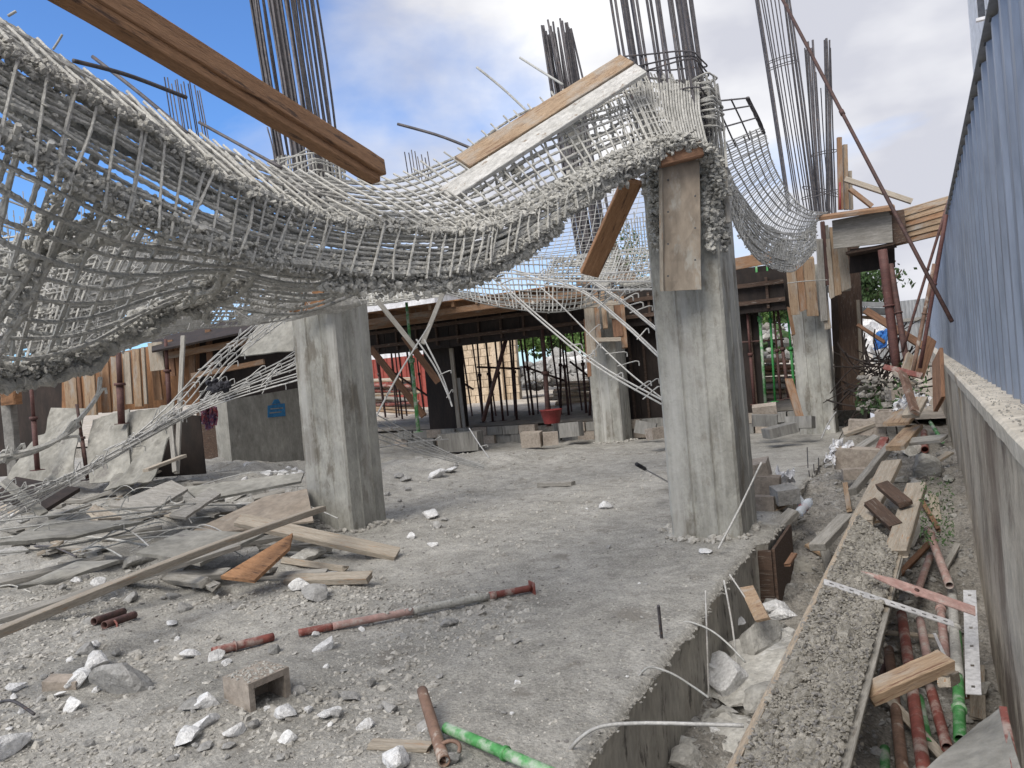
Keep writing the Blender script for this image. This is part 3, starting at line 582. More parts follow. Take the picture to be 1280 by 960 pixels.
for (u0, u1, vt, vb, n, dd, lab) in ((206, 250, 98, 205, 12, 17, 'small thin starter bar cluster in the blue sky left of the thick bundle'), (506, 535, 190, 225, 8, 19, 'tiny row of bar ends peeping over the sagging mat near the middle')):
    t = thing('rebar_cage', lab, 'rebar', P((u0+u1)/2, vb, dd), 'starter bar cages above the columns'); g = np.random.default_rng(n)
    for i in range(n):
        u = u0+(u1-u0)*(i+g.uniform(-.3, .3))/(n-1); ln = (vb-vt); rod('rebar', [P(u+ln*.16, vb, dd+g.uniform(-.3, .3)), P(u, vt+g.uniform(-4, 8)+(10 if i > 8 else 0), dd)], .014, 'rebardark', t, 5, 2)
t = thing('rebar_cage', 'upright grey bars seen through the far sagging mesh under the dark timber brace', 'rebar', P(790, 310, 18)); g = np.random.default_rng(3)
for i in range(9): u = 778+i*3.6; rod('rebar', [P(u+4, 312, 18), P(u, 268+g.uniform(-5, 12), 18)], .014, 'rebargrey', t, 5, 2)

LOOSE = [((92, 76, 3.6), (160, 94, 3.9), (233, 122, 4.2), .012, 'rebardark', 'upper dark loose bar crossing the blue sky at the left'),
         ((116, 71, 4.3), (170, 113, 4.1), (236, 168, 3.9), .011, 'rebardark', 'steeper dark loose bar crossing another bar in the sky at the left'),
         ((249, 153, 4.6), (298, 180, 4.5), (352, 210, 4.4), .011, 'rebardark', 'dark loose bar under the long timber beam'),
         ((497, 155, 6.2), (550, 170, 6.1), (600, 190, 6.0), .012, 'rebardark', 'dark bar pointing up-left of the orange plank end'),
         ((596, 84, 6.6), (630, 112, 6.5), (668, 148, 6.3), .011, 'rebargrey', 'lower of two slanting bars in the sky above the paired planks'),
         ((650, 72, 7.6), (675, 88, 7.4), (704, 106, 7.2), .012, 'rebargrey', 'bar pointing at the black bundle, higher of the two slanting bars'),
         ((10, 20, 3.4), (15, 17, 3.4), (20, 14, 3.4), .006, 'rebargrey', 'tiny wire tip at the top left corner over the mat'),
         ((66, 62, 3.5), (72, 53, 3.5), (78, 43, 3.5), .005, 'rebargrey', 'short wire end standing up from the left mat'),
         ((334, 159, 5.2), (341, 185, 5.2), (345, 214, 5.2), .005, 'rebardark', 'thin upright wire with a bent tip below the long timber beam')]
for a_, b_, c_, r, mt, lab in LOOSE: tag(rod('loose_bar', PX([a_, b_, c_]), r, mt, None, 6, 10), lab, 'rebar')

# ---- the sagging front beam cage: matched stations along three rails
S0 = [(-110, -45, 2.95), (0, 26, 3.15), (142, 112, 3.6), (250, 174, 4.1), (350, 212, 4.7), (475, 228, 5.25), (560, 200, 5.6), (650, 142, 6.0), (740, 112, 6.35), (800, 98, 6.6), (850, 104, 6.75)]
S1 = [(-90, 5, 2.5), (30, 78, 2.65), (180, 160, 3.05), (300, 234, 3.5), (410, 273, 4.1), (550, 288, 4.7), (630, 277, 5.1), (711, 240, 5.5), (780, 206, 5.9), (835, 184, 6.2), (880, 190, 6.35)]
S2 = [(-100, 105, 2.4), (14, 180, 2.5), (168, 264, 2.88), (288, 313, 3.3), (398, 336, 3.88), (545, 341, 4.5), (627, 320, 4.95), (715, 263, 5.45), (785, 218, 6.0), (838, 196, 6.25), (880, 196, 6.4)]
A0, A1, A2 = PX(S0), PX(S1), PX(S2); NS = 10.0
beam = thing('sagging_beam_cage', 'near grout-covered beam cage sagging across the picture from the left to the front right column', 'rebar cage', A1[5])
def lerp_surf(Ra, Rb, s, t, sag=0):
    a_ = spat(Ra, s); b_ = spat(Rb, s); t = np.asarray(t).reshape(-1, 1); p = a_*(1-t)+b_*t; p[:, 2] -= sag*np.sin(np.pi*t[:, 0]); return p
NB = 420; sf = np.linspace(0, NS, NB)
tt = [0, .06, .14, .22, .31, .40, .49, .58, .67, .76, .85, .93, 1.0]
for i, t in enumerate(tt):
    p = lerp_surf(A0, A1, sf, np.full(NB, t), 0); p = jit(p, .007, 50+i, 22)
    mb = MB(); tubeg(mb, p, .0085 if t < .8 else .013, 6, .6 if t < .85 else .9, i); mb.build('longitudinal_bar', 'rebarpale', beam)
for i in range(6):
    p = lerp_surf(A0, A1, sf, np.full(NB, .1+.16*i), .04)+V3(0, .03, -.14); p = jit(p, .014, 150+i, 20); mb = MB(); tubeg(mb, p, .010, 5, .9, i); mb.build('longitudinal_bar', 'rebargrey', beam)
for i, t in enumerate([.08, .17, .26, .35, .44, .53, .62, .71, .80, .90, 1.0]):
    p = lerp_surf(A1, A2, sf, np.full(NB, t)); p = jit(p, .009, 250+i, 22); mb = MB(); tubeg(mb, p, [.008, .009, .007, .008, .007, .008, .009, .008, .009, .011, .016][i], 6, .8, i+9); mb.build('longitudinal_bar', 'rebarpale' if i % 2 else 'crust', beam)
for i, t in enumerate([.1, .28, .46, .64, .85]):
    p = lerp_surf(A1, A2, sf, np.full(NB, t))+V3(-.12, .22, .0); p = jit(p, .014, 350+i, 18); mb = MB(); tubeg(mb, p, .007, 5, .8, i+19); mb.build('longitudinal_bar', 'rebarpale', beam)
# closely spaced cross bars on top, closer towards the column
ss = []; s = .25
while s < 9.9: ss.append(s); s += (.20 if s < 3 else .145 if s < 6 else .145 if s < 8 else .085)
g = np.random.default_rng(77)
for i, s in enumerate(ss):
    t = np.linspace(-.03-g.random()*.06, 1.0, 10); p = lerp_surf(A0, A1, np.clip(np.full(10, s)+g.normal(0, .012)+np.linspace(-.30*min(1, max(.25, (8.5-s)/3)), g.normal(0, .03), 10), -.1, NS), t, 0)+V3(0, 0, .02)
    low = lerp_surf(A1, A2, np.full(4, s)+np.linspace(0, -.04, 4), np.array([.1, .4, .7, 1.02]))+V3(.01, -.03, 0)
    if i % 3 == 0: p = np.concatenate([p, low])
    if True:
        lw = lerp_surf(A1, A2, np.full(7, s)+np.linspace(g.normal(0, .02), -.05+g.normal(0, .04), 7), np.linspace(-.06, 1.08, 7))+nrm(CAM-A1[5])*.05; mb = MB(); tubeg(mb, spline(jit(lw, .006, i+900, 4), 30), .0050, 5, .8, i); mb.build('side_stirrup', 'rebarpale', beam)
    p = jit(p, .005, i, 4); mb = MB(); tubeg(mb, spline(p, 44), .0065 if s > 4 else .0072, 5, .5, i); mb.build('stirrup', 'rebarpale', beam)
# second family seen below and behind
for i, s in enumerate(np.arange(.3, 9.4, .24)):
    p = lerp_surf(A0, A1, np.full(10, s)+np.linspace(.22, -.05, 10), np.linspace(.02, .97, 10), .04)+V3(0, .04, -.13); p = jit(p, .015, i, 3); mb = MB(); tubeg(mb, spline(p, 18), .009, 5, .6, i); mb.build('cross_bar', 'rebargrey', beam)
def clumps(R0, R1, n, t0, t1, s0, s1, r0, r1, seed, off=(0, 0, 0), nscale=0, spiky=.42):
    g = np.random.default_rng(seed); s = g.uniform(s0, s1, n); t = g.uniform(t0, t1, n)
    if nscale: k = fbm(s*nscale, t*4+seed, 3) > 0; s, t = s[k], t[k]
    p = lerp_surf(R0, R1, s, t)+g.normal(0, .012, (len(s), 3))+V3(*off); mb = MB(); rocks(mb, p, g.uniform(r0, r1, len(s))*(.7+.06*s), seed, (.35, 1.2), spiky); return mb
clumps(A0, A1, 4600, .84, 1.06, 0, 9.8, .006, .021, 1, spiky=.5).build('ridge_crust', 'crust', beam, kind='stuff')
clumps(A1, A2, 5200, .82, 1.06, 0, 9.9, .005, .016, 2, (0, 0, -.01), spiky=.5).build('soffit_crust', 'crust', beam, kind='stuff')
clumps(A1, A2, 1800, 0, 1, 0, 9.9, .005, .015, 3, nscale=2.3).build('side_crust', 'crust', beam, kind='stuff')
clumps(A1, A2, 3600, .55, 1.30, 4.0, 6.8, .007, .022, 4, (-.02, .06, -.02), spiky=.7).build('hanging_crust', 'crust', beam, kind='stuff')
clumps(A0, A1, 1600, .05, .9, 0, 9.9, .004, .013, 5, (0, .02, -.10), 3.1).build('mat_crust', 'crust', beam, kind='stuff')
# thin ragged skin of grout between the bars
def skin(Ra, Rb, s0, s1, t0, t1, n, m_, keep, seed, off, name, parent, mt='crust', th=1, fs=3.0):
    s = np.linspace(s0, s1, n); t = np.linspace(t0, t1, m_); Pm = np.stack([lerp_surf(Ra, Rb, s, np.full(n, tj), .04) for tj in t], 1)+V3(*off)
    nn = fbm(s[:, None]*fs*3+seed, t[None]*6*np.ones((n, 1))+seed, 4); Pm[..., 2] += .03*nn; mb = MB(); v = Pm.reshape(-1, 3); q = []
    kk = fbm(s[:, None]*fs+seed*2.1, t[None]*3.2*np.ones((n, 1)), 4)
    for i in range(n-1):
        for j in range(m_-1):
            if kk[i, j] > keep: q.append((i*m_+j, i*m_+j+1, (i+1)*m_+j+1, (i+1)*m_+j))
    mb.add(v, q); o = mb.build(name, mt, parent, kind='stuff'); md = o.modifiers.new('thickness', 'SOLIDIFY'); md.thickness = .02*th; return o
skin(A0, A1, 0, 9.9, .05, 1, 300, 34, .34, 3, (0, .04, -.12), 'grout_skin', beam)
skin(A1, A2, 5.5, 9.9, .2, 1.1, 160, 18, -.05, 6, (0, .06, 0), 'grout_skin', beam)

# ---- slab mat hanging below/behind the beam at the left
L0 = PX([(-170, 380, 2.95), (-75, 470, 3.15), (70, 463, 3.6), (228, 382, 4.3), (372, 393, 4.75), (482, 350, 5.1)])
U0 = A2[:6]
mat1 = thing('hanging_slab_mat', 'square rebar mat hanging below the sagging beam at the left with the sky showing through', 'rebar mat', L0[2])
sf2 = np.linspace(0, 5, 260)
for i in range(10):
    t = .07+i*.1; p = lerp_surf(U0, L0, sf2, np.full(260, t), -.03); p = jit(p, .008, 500+i, 20); mb = MB(); tubeg(mb, p, .0078, 6, .75, i); mb.build('long_bar', 'rebarpale' if i % 3 else 'rebargrey', mat1)
for i, s in enumerate(np.arange(.15, 5.0, .27)):
    g = np.random.default_rng(i); e = 1.0 if s < 3.2 else g.uniform(.8, 1.1); p = lerp_surf(U0, L0, np.full(14, s)+np.linspace(.0, .1, 14), np.linspace(-.05, e, 14), -.03)+V3(0, .02, .02); p = jit(p, .006, i+40, 5); mb = MB(); tubeg(mb, spline(p, 60), .0078, 6, .7, i); mb.build('cross_bar', 'rebarpale' if i % 2 else 'rebargrey', mat1)
for i in range(5):
    t = .15+i*.18; p = lerp_surf(U0, L0, sf2, np.full(260, t), -.03)+V3(-.18, .3, .12); p = jit(p, .012, 520+i, 18); mb = MB(); tubeg(mb, p, .009, 5, .7, i); mb.build('long_bar', 'rebargrey', mat1)
for i, s in enumerate(np.arange(.1, 5.0, .45)):
    p = lerp_surf(U0, L0, np.full(14, s)+np.linspace(.0, .22, 14), np.linspace(0, 1, 14), -.03)+V3(-.18, .3, .12); p = jit(p, .014, i+80, 3); mb = MB(); tubeg(mb, spline(p, 20), .008, 5, .8, i); mb.build('cross_bar', 'rebargrey', mat1)
clumps(U0, L0, 700, 0, 1, 0, 5, .006, .015, 11, nscale=2.6).build('mat_crust', 'crust', mat1, kind='stuff')
# thick lower edge beam, heavily crusted
for i, (dz, r) in enumerate(((0, .022), (.03, .016), (-.03, .018), (.06, .013))):
    p = lerp_surf(U0, L0, np.linspace(0, 3.15, 200), np.full(200, .985))+V3(.01*i, .02*i, dz); mb = MB(); tubeg(mb, jit(p, .02, 70+i, 5), r, 7, 1.5, i); mb.build('edge_bar', 'crust', mat1)
clumps(U0, L0, 4200, .93, 1.06, 0, 3.2, .004, .015, 12, (0, 0, 0)).build('edge_crust', 'crust', mat1, kind='stuff')
for (a_, b_, sd) in (((-20, 470, 3.05), (122, 190, 2.95), 1), ((-30, 440, 3.0), (92, 205, 2.9), 2), ((0, 345, 3.0), (165, 240, 3.05), 3), ((60, 330, 3.2), (180, 268, 3.15), 4), ((225, 385, 4.2), (290, 318, 3.7), 5), ((250, 392, 4.25), (330, 328, 3.9), 6), ((238, 380, 4.3), (300, 325, 3.7), 7)):
    p = spline(PX([a_, ((a_[0]+b_[0])/2+6, (a_[1]+b_[1])/2+8, (a_[2]+b_[2])/2), b_]), 30); mb = MB(); tubeg(mb, jit(p, .010, sd, 4), .012, 7, 1.0, sd); mb.build('crossing_bar', 'crust', mat1)
    g = np.random.default_rng(sd); t = g.beta(2, 2, 110); pp = spline(PX([a_, b_]), 100)[(t*99).astype(int)]+g.normal(0, .013, (110, 3)); mb = MB(); rocks(mb, pp, g.uniform(.005, .018, 110), sd); mb.build('crossing_crust', 'crust', mat1, kind='stuff')
# lumps between crossing bars and beam at top left (thick dark bars)
for k, (a_, b_, r) in enumerate((((5, 85, 2.75), (105, 175, 2.95), .02), ((40, 118, 2.85), (108, 178, 3.0), .022), ((-30, 110, 2.7), (90, 190, 2.95), .018))):
    mb = MB(); tubeg(mb, jit(spline(PX([a_, ((a_[0]+b_[0])/2, (a_[1]+b_[1])/2-6, a_[2]+.1), b_]), 24), .004, k, 4), r, 8, .25, k); mb.build('thick_bar', 'rebargrey', beam)

# ---- paler mats further back on the left
def mesh_mat(name, label, R0, R1, nl, nc, r, mt, slant=0, seed=0, sag=0, crust=0, rough=.5, sides=5, skinkeep=None, cat='rebar mat', nn=60, t0=0., over=0, crng=(.01, .03), skm='crust'):
    R0, R1 = PX(R0), PX(R1); K = len(R0)-1; t_ = thing(name, label, cat, (R0[K//2]+R1[K//2])/2); nn = nn*2; s = np.linspace(0, K, nn); g = np.random.default_rng(seed)
    for i in range(nl):
        t = t0+(1-t0)*i/(nl-1); p = jit(lerp_surf(R0, R1, s, np.full(nn, t), sag), r*1.2, seed+i, 14); mb = MB(); tubeg(mb, p, r, sides, rough, i); mb.build('long_bar', mt, t_)
    for i in range(nc):
        s0 = K*(i+.5)/nc; p = lerp_surf(R0, R1, np.clip(s0+np.linspace(0, slant, 12), 0, K), np.linspace(-over*g.random(), 1+over*g.random(), 12), sag)+V3(0, 0, r*1.5); p = jit(p, r*1.2, seed+99+i, 4); mb = MB(); tubeg(mb, spline(p, 16), r, sides, rough, i); mb.build('cross_bar', mt, t_)
    if crust: clumps(R0, R1, crust, 0, 1, 0, K, crng[0], crng[1], seed+5, nscale=2.0).build('grout_lumps', 'crust', t_, kind='stuff')
    if skinkeep is not None: skin(R0, R1, 0, K, 0, 1, 110, 34, skinkeep, seed, (0, 0, -.03), 'grout_skin', t_, skm, fs=1.6)
    return t_
mesh_mat('collapsed_slab_mat', 'dense pale grout-strewn slab mat sloping down behind the hanging mat at the left', [(-120, 318, 6.6), (40, 292, 6.8), (160, 276, 7.2), (270, 268, 7.6), (380, 300, 8.0), (480, 352, 8.2)], [(-120, 488, 5.6), (30, 470, 6.2), (120, 445, 6.8), (225, 412, 7.8), (330, 402, 8.2), (440, 384, 8.4)], 24, 66, .0085, 'rebarpale', -.35, 3, crust=4200, rough=.7, skinkeep=-.04, over=.05, crng=(.008, .022), skm='palecrust')
mesh_mat('hanging_mesh', 'upper left mesh layer seen against the sky behind the hanging mat', [(-120, 120, 4.6), (20, 185, 4.6), (150, 245, 4.9), (280, 290, 5.4), (400, 325, 5.9)], [(-120, 330, 4.9), (20, 345, 5.2), (130, 360, 5.6), (250, 350, 6.0), (400, 345, 6.3)], 6, 18, .006, 'rebargrey', -.25, 13, crust=100, rough=.5, crng=(.005, .012))
t = thing('tie_wires', 'white wire ties bristling on the collapsed slab mat at the left', 'wire', P(200, 400, 6.5)); g = np.random.default_rng(19); mb = MB()
for i in range(420):
    u = g.uniform(0, 470); v = 300+g.random()*(150-u*.15); d = 6.1+u*.0035+g.uniform(-.2, .1); a_ = P(u, v, d); th = g.normal(.5, .8); b_ = a_+V3(g.normal(0, .05), g.normal(0, .05), .08)*g.uniform(.6, 1.8)
    tubeg(mb, spline([a_, b_], 3), .004, 4, 0, i, False)
mb.build('wires', 'rebarthin', t, kind='stuff')
t = thing('starter_forest', 'dense thin upright bars seen through the mats at the far left', 'rebar', P(60, 330, 9)); g = np.random.default_rng(29)
for i in range(34):
    u = -10+i*6+g.uniform(-3, 3)+(20 if i % 5 == 0 else 0); v1 = g.uniform(200, 270)+u*.15; rod('rebar', [P(u+8, 350, 9), P(u+g.uniform(-4, 2), v1, 9)], .007, 'rebargrey', t, 4, 2)

# ---- far sagging mats between the two rows of columns
mesh_mat('far_hammock_mat', 'belly of the far sagging mesh hanging between the two front columns', [(503, 338, 9.6), (560, 330, 9.8), (640, 324, 10.2), (740, 322, 10.8), (850, 310, 11.4)], [(512, 343, 9.6), (560, 366, 9.4), (640, 386, 9.6), (725, 386, 10.2), (850, 345, 11.2)], 12, 66, .0075, 'rebargrey', .12, 21, sag=.12, crust=300, over=.03)
mesh_mat('far_upper_mat', 'pale mesh rising behind the beam against the sky left of the dark timber brace', [(560, 262, 13), (660, 250, 13), (760, 232, 13.2), (880, 212, 13.5)], [(560, 335, 10.4), (660, 326, 10.8), (760, 318, 11.2), (880, 306, 11.6)], 17, 34, .0055, 'rebargrey', -.18, 22, sag=.15, rough=.3)
mesh_mat('far_lower_mat', 'grout-laden mat between the timber brace and the front right column', [(690, 322, 10.6), (750, 316, 10.6), (800, 310, 10.6), (850, 306, 10.6)], [(680, 352, 9.4), (740, 352, 9.4), (790, 352, 9.4), (850, 346, 9.4)], 12, 30, .007, 'rebargrey', -.1, 23, crust=500, skinkeep=.0, crng=(.008, .02))
mesh_mat('slab_top_mat', 'dusty crusted mat lying on the far formwork deck behind the front left column', [(330, 330, 17), (420, 340, 17), (500, 348, 17), (548, 358, 17)], [(330, 388, 14.2), (420, 384, 14.2), (500, 374, 14.5), (556, 367, 14.8)], 9, 30, .014, 'rebarpale', .1, 24, crust=1800, skinkeep=-.6, crng=(.012, .03))
# right-hand hammock from the column head to the timber platform
RL = [(872, 128, 6.9), (898, 185, 7.4), (925, 242, 8.4), (960, 284, 9.8), (1000, 292, 11.6), (1020, 278, 13)]
RR = [(935, 122, 8.4), (954, 162, 8.9), (966, 205, 9.8), (988, 243, 11), (1012, 264, 12.4), (1034, 266, 13.8)]
RB = [(878, 150, 6.8), (898, 215, 7.2), (920, 285, 8.0), (952, 327, 9.2), (990, 338, 10.8), (1020, 312, 12.6)]
def dense_mat(name, label, Ra, Rb, s0, nb, nl, seed, mt='rebargrey', crust=0, rb=.0065, rl=.008, skins=None):
    Ra, Rb = PX(Ra), PX(Rb); t_ = thing(name, label, 'rebar mat', Ra[3])
    for i in range(nb):
        s = s0+(5-s0)*(i/(nb-1)); p = lerp_surf(Ra, Rb, np.full(8, s), np.linspace(-.02, 1.02, 8)); mb = MB(); tubeg(mb, jit(p, .006, i+seed, 3), rb, 5, .3, i); mb.build('cross_bar', mt, t_)
    for i in range(nl):
        p = lerp_surf(Ra, Rb, np.linspace(s0, 5, 50), np.full(50, i/(nl-1))); mb = MB(); tubeg(mb, jit(p, .008, i+seed+60, 5), rl, 5, .4, i); mb.build('long_bar', mt, t_)
    if crust: clumps(Ra, Rb, crust, 0, 1, 1.5, 5, .008, .02, seed).build('grout_lumps', 'crust', t_, kind='stuff')
    if skins is not None: skin(Ra, Rb, 1.0, 5, 0, 1, 90, 24, skins, seed, (0, .03, .03), 'grout_skin', t_, 'palecrust', th=.4)
    return t_
hm = dense_mat('right_hammock_mat', 'open barred inner face of the mesh hammock right of the front right column', RL, RR, .95, 74, 7, 5)
for i, s in enumerate((.02, .32, .66)):
    a_, b_ = PX(RL), PX(RR); p = lerp_surf(a_, b_, np.full(5, s), np.linspace(.15, 1, 5)); rod('cross_bar', p, .009, 'rebardark', hm, 5, 8)
for tq in (.3, .62, 1.0, .97): p = lerp_surf(PX(RL), PX(RR), np.linspace(.0, 1.1, 12), np.full(12, tq)); rod('long_bar', p, .009 if tq < .9 else .014, 'rebardark', hm, 5, 14, rough=.5 if tq > .9 else 0)
dense_mat('right_hammock_belly', 'pale closely barred belly of the mesh hammock hanging right of the front right column', RL, RB, .4, 110, 16, 15, 'rebarpale', 900, .0065, .008, .0)

# ---- cage wrapped round the head of the front right column
hd = thing('column_head_cage', 'pale hooped cage of bars round the head of the front right column', 'rebar cage', P(868, 190, 6.7)); g = np.random.default_rng(91)
for i in range(15):
    u = 838+i*4.6; rod('bar', [P(u+6, 205+g.uniform(-10, 40)*(i > 8), 6.45+g.uniform(0, .4)), P(u+1, 150, 6.5+g.uniform(0, .4)), P(u-6, 92+g.uniform(0, 14), 6.6+g.uniform(0, .3))], .010, 'rebarpale', hd, 6, 14, .45, i)
for i in range(13):
    v = 112+i*4.0+g.normal(0, 2.0); c0 = P(862+i*.9, v, 6.72); rod('hoop', sqhoop(c0, .19+.02*g.random(), .20, g.normal(0, .025), g.normal(0, .02)), .0075, 'rebarpale', hd, 5, 60, .4, i)
mb = MB(); ps = [P(g.uniform(845, 892), g.uniform(100, 185), 6.7+g.uniform(-.1, .3)) for _ in range(450)]; rocks(mb, ps, g.uniform(.008, .026, 450), 92); mb.build('grout_lumps', 'crust', hd, kind='stuff')
for i in range(24):   # bars fanning from the head down over the beam mat
    u = 792+i*3.4; rod('fan_bar', [P(u-2+i*.2, 100+g.uniform(-3, 4)+abs(i-12)*.3, 6.5), P(u+4, 140, 6.42), P(u+14, 186-i*.1, 6.32)], .008, 'rebarpale', hd, 5, 12, .4, i)
# curtain of thin bars dropping on the right side of the head
for i in range(10): u = 876+i*2.6; rod('side_bar', [P(u, 128+i*3, 6.9), P(u+5, 190, 7.0), P(u+12, 246+g.uniform(-12, 16), 7.0)], .007, 'rebarpale', hd, 5, 12, .4, i)

# ================================================================== TIMBER IN THE AIR
def topl(o, lab, cat, group=None): return tag(o, lab, cat, group)
bt = thing('timber_beam', 'long heavy brown timber beam slanting down across the sky onto the sagging cage', 'timber', P(460, 225, 4.6))
e0, e1 = P(-90, -138, 2.05), P(476, 210, 4.55); dn = nrm(np.cross(e1-e0, FW)); dn = dn*np.sign(dn[2])
nface = nrm(-FW*.55-V3(0, 0, .8)); nface = nrm(nface-nrm(e1-e0)*(nface@nrm(e1-e0)))
side_ = nrm(np.cross(nface, e1-e0)); side_ = side_*np.sign(side_[2])
plank('beam', e0, e1, .10, .06, 'beamwood', bt, n=side_*.6-FW*.8, segs=16, ragged=.01)
plank('beam', e0+V3(0, 0, -.058)+FW*.02, P(468, 222, 4.53), .07, .075, 'beamwood', bt, n=side_*.35-FW*.9, segs=16, ragged=.02)
d0, d1 = P(578, 205, 5.55), P(783, 76, 6.55)
topl(plank('timber_plank', d0, d1, .15, .05, 'woodfresh', n=-FW+V3(0, 0, .5), segs=14, ragged=.01), 'bare orange plank, the rear one of the pair lying on the sagging mat', 'plank')
topl(plank('timber_plank', P(556, 245, 5.25), P(800, 88, 6.35), .125, .05, 'woodplaster', n=-FW+V3(0, 0, .35), segs=14, ragged=.01), 'white grout-smeared plank, the front one of the pair lying on the sagging mat', 'plank')
topl(plank('timber_brace', P(737, 342, 7.2), P(790, 226, 6.6), .18, .06, 'beamwood', n=-FW+V3(.3, 0, -.1), ragged=.03), 'short dark brown timber hanging aslant left of the front right column', 'timber')
topl(plank('timber_brace', P(754, 300, 7.35), P(781, 236, 6.75), .09, .05, 'woodgrey', n=-FW+V3(.9, 0, 0), ragged=.03), 'grout-crusted grey batten along the edge of the short dark hanging timber', 'timber')
topl(plank('plywood_offcut', P(362, 380, 8.3), P(405, 374, 8.15), .19, .03, 'form', n=-FW), 'small brown plywood piece at the top of the front left column', 'plywood')

# ================================================================== FAR FORMWORK DECK
YB = 15.5
dk = thing('formwork_deck', 'wide dark timber formwork deck spanning behind the columns on steel props', 'formwork', (-8, YB, 0))
XD0, XD1 = -17.5, -2.2
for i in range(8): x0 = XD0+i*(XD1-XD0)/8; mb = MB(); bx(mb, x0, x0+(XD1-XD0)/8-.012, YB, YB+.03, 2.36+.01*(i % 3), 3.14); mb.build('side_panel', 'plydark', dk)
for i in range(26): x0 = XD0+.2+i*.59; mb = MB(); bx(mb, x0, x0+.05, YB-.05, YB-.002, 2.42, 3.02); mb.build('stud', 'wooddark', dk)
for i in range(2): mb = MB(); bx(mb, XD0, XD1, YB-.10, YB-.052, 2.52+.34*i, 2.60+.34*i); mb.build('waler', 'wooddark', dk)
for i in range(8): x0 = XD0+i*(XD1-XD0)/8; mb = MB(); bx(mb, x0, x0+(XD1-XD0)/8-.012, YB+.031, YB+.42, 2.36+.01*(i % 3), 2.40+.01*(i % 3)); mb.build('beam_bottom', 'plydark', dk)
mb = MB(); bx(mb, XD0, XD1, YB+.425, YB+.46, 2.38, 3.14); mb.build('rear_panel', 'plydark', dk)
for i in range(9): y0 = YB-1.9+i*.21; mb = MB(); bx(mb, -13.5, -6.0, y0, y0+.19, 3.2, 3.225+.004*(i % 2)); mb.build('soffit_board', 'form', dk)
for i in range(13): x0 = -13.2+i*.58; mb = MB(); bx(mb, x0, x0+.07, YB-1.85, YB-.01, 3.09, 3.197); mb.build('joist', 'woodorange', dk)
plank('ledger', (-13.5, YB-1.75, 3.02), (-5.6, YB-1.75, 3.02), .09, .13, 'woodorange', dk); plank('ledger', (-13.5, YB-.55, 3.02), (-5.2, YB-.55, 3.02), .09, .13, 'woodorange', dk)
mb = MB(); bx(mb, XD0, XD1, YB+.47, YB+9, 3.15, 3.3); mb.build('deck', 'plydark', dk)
plank('fascia', P(915, 331, 14.4), P(966, 321, 14.3), .22, .04, 'woodorange', dk, n=(0, -1, 0)); plank('fascia', P(795, 346, 15.3), P(720, 353, 15.5), .16, .04, 'woodorange', dk, n=(0, -1, 0))
# dark wall panels right of the middle column and the dark post with its pale board
mb = MB()
dw = thing('plywood_wall', 'dark plywood panels standing between the distant middle column and the front right one', 'formwork', (-4.6, 15.9, 0))
for i in range(6): x0 = p3[0]-.45+i*.52; mb = MB(); bx(mb, x0, x0+.51, 15.9, 15.94, -.1, 2.38); mb.build('panel', 'form' if i == 9 else 'plydark', dw)
dp = thing('formwork_post', 'dark boarded column form with a pale strip, left of the tan wall', 'formwork', P(555, 540, 18))
q0, q1 = gpl(536, 520, 1, 16.2), gpl(572, 520, 1, 16.2)
mb = MB(); bx(mb, q0[0], q1[0], 16.2, 16.7, -.1, 2.6); mb.build('box', 'plydark', dp)
plank('board', (q1[0]+.04, 16.18, .0), (q1[0]+.0, 16.18, 2.35), .11, .05, 'wooddusty', dp, n=(0, -1, 0)); plank('board', (q1[0]+.18, 16.2, .0), (q1[0]+.12, 16.2, 1.6), .10, .03, 'woodgrey', dp, n=(0, -1, 0))
for i in range(9): x0 = p3[0]-.1+i*.32; mb = MB(); bx(mb, x0, x0+.05, 15.84, 15.898, -.05, 2.34); mb.build('stud', 'wooddark', dw)
# steel props
def prop(u0, v0, u1, v1, r, mt, label, zb=.36, d=None, group='steel props under the far deck', mt2=None):
    a_ = gz(u0, v0, zb) if d is None else P(u0, v0, d); dd = float((a_-CAM)@FW); b_ = P(u1, v1, dd); t = thing('steel_prop', label, 'prop', a_, group)
    mid = a_+(b_-a_)*.55; rod('outer_tube', [a_, mid], r, mt, t, 8, 2); rod('inner_tube', [mid, b_], r*.75, mt2 or mt, t, 8, 2); rod('collar', [mid-(b_-a_)*.015, mid+(b_-a_)*.02], r*1.6, mt, t, 8, 2)
    mb = MB(); box(mb, a_+V3(0, 0, .006), (.14, .14, .012)); mb.build('base_plate', mt, t); return t
PR = [(482, 522, 466, 424), (496, 522, 487, 422), (503, 524, 492, 422), (531, 520, 518, 425), (578, 526, 568, 425), (582, 526, 574, 423), (604, 528, 596, 421), (616, 527, 607, 419), (629, 526, 618, 418), (646, 525, 640, 416), (667, 520, 654, 414), (701, 518, 700, 406), (686, 533, 678, 412), (711, 519, 701, 409), (733, 517, 725, 405), (737, 520, 741, 410)]
for i, (a_, b_, c_, d_) in enumerate(PR):
    lab = ['leftmost thin dark prop in front of the red shed', 'second thin dark prop in front of the red shed', 'third thin dark prop before the red shed, nearly touching the second', 'thin dark prop just right of the green prop', 'dark prop at the left edge of the tan block wall', 'dark prop doubled close to the left edge of the tan block wall', 'dark prop over the left third of the tan block wall', 'dark prop over the middle of the tan block wall', 'dark prop crossed by the slanting brace at the tan block wall', 'dark prop at the right edge of the tan block wall', 'dark prop in front of the green trees beside the tan wall', 'upright prop behind the thick post right of the tan wall', 'thick post standing on the block heap right of the tan wall', 'dark prop left of the white stone heap', 'dark prop in front of the white stone heap', 'dark prop close to the left side of the distant middle column'][i]
    prop(a_, b_, c_, d_, .034 if i != 12 else .055, 'rustdark', 'rust-dark steel ' + lab if not lab.startswith('rust') else lab)
g = np.random.default_rng(88)
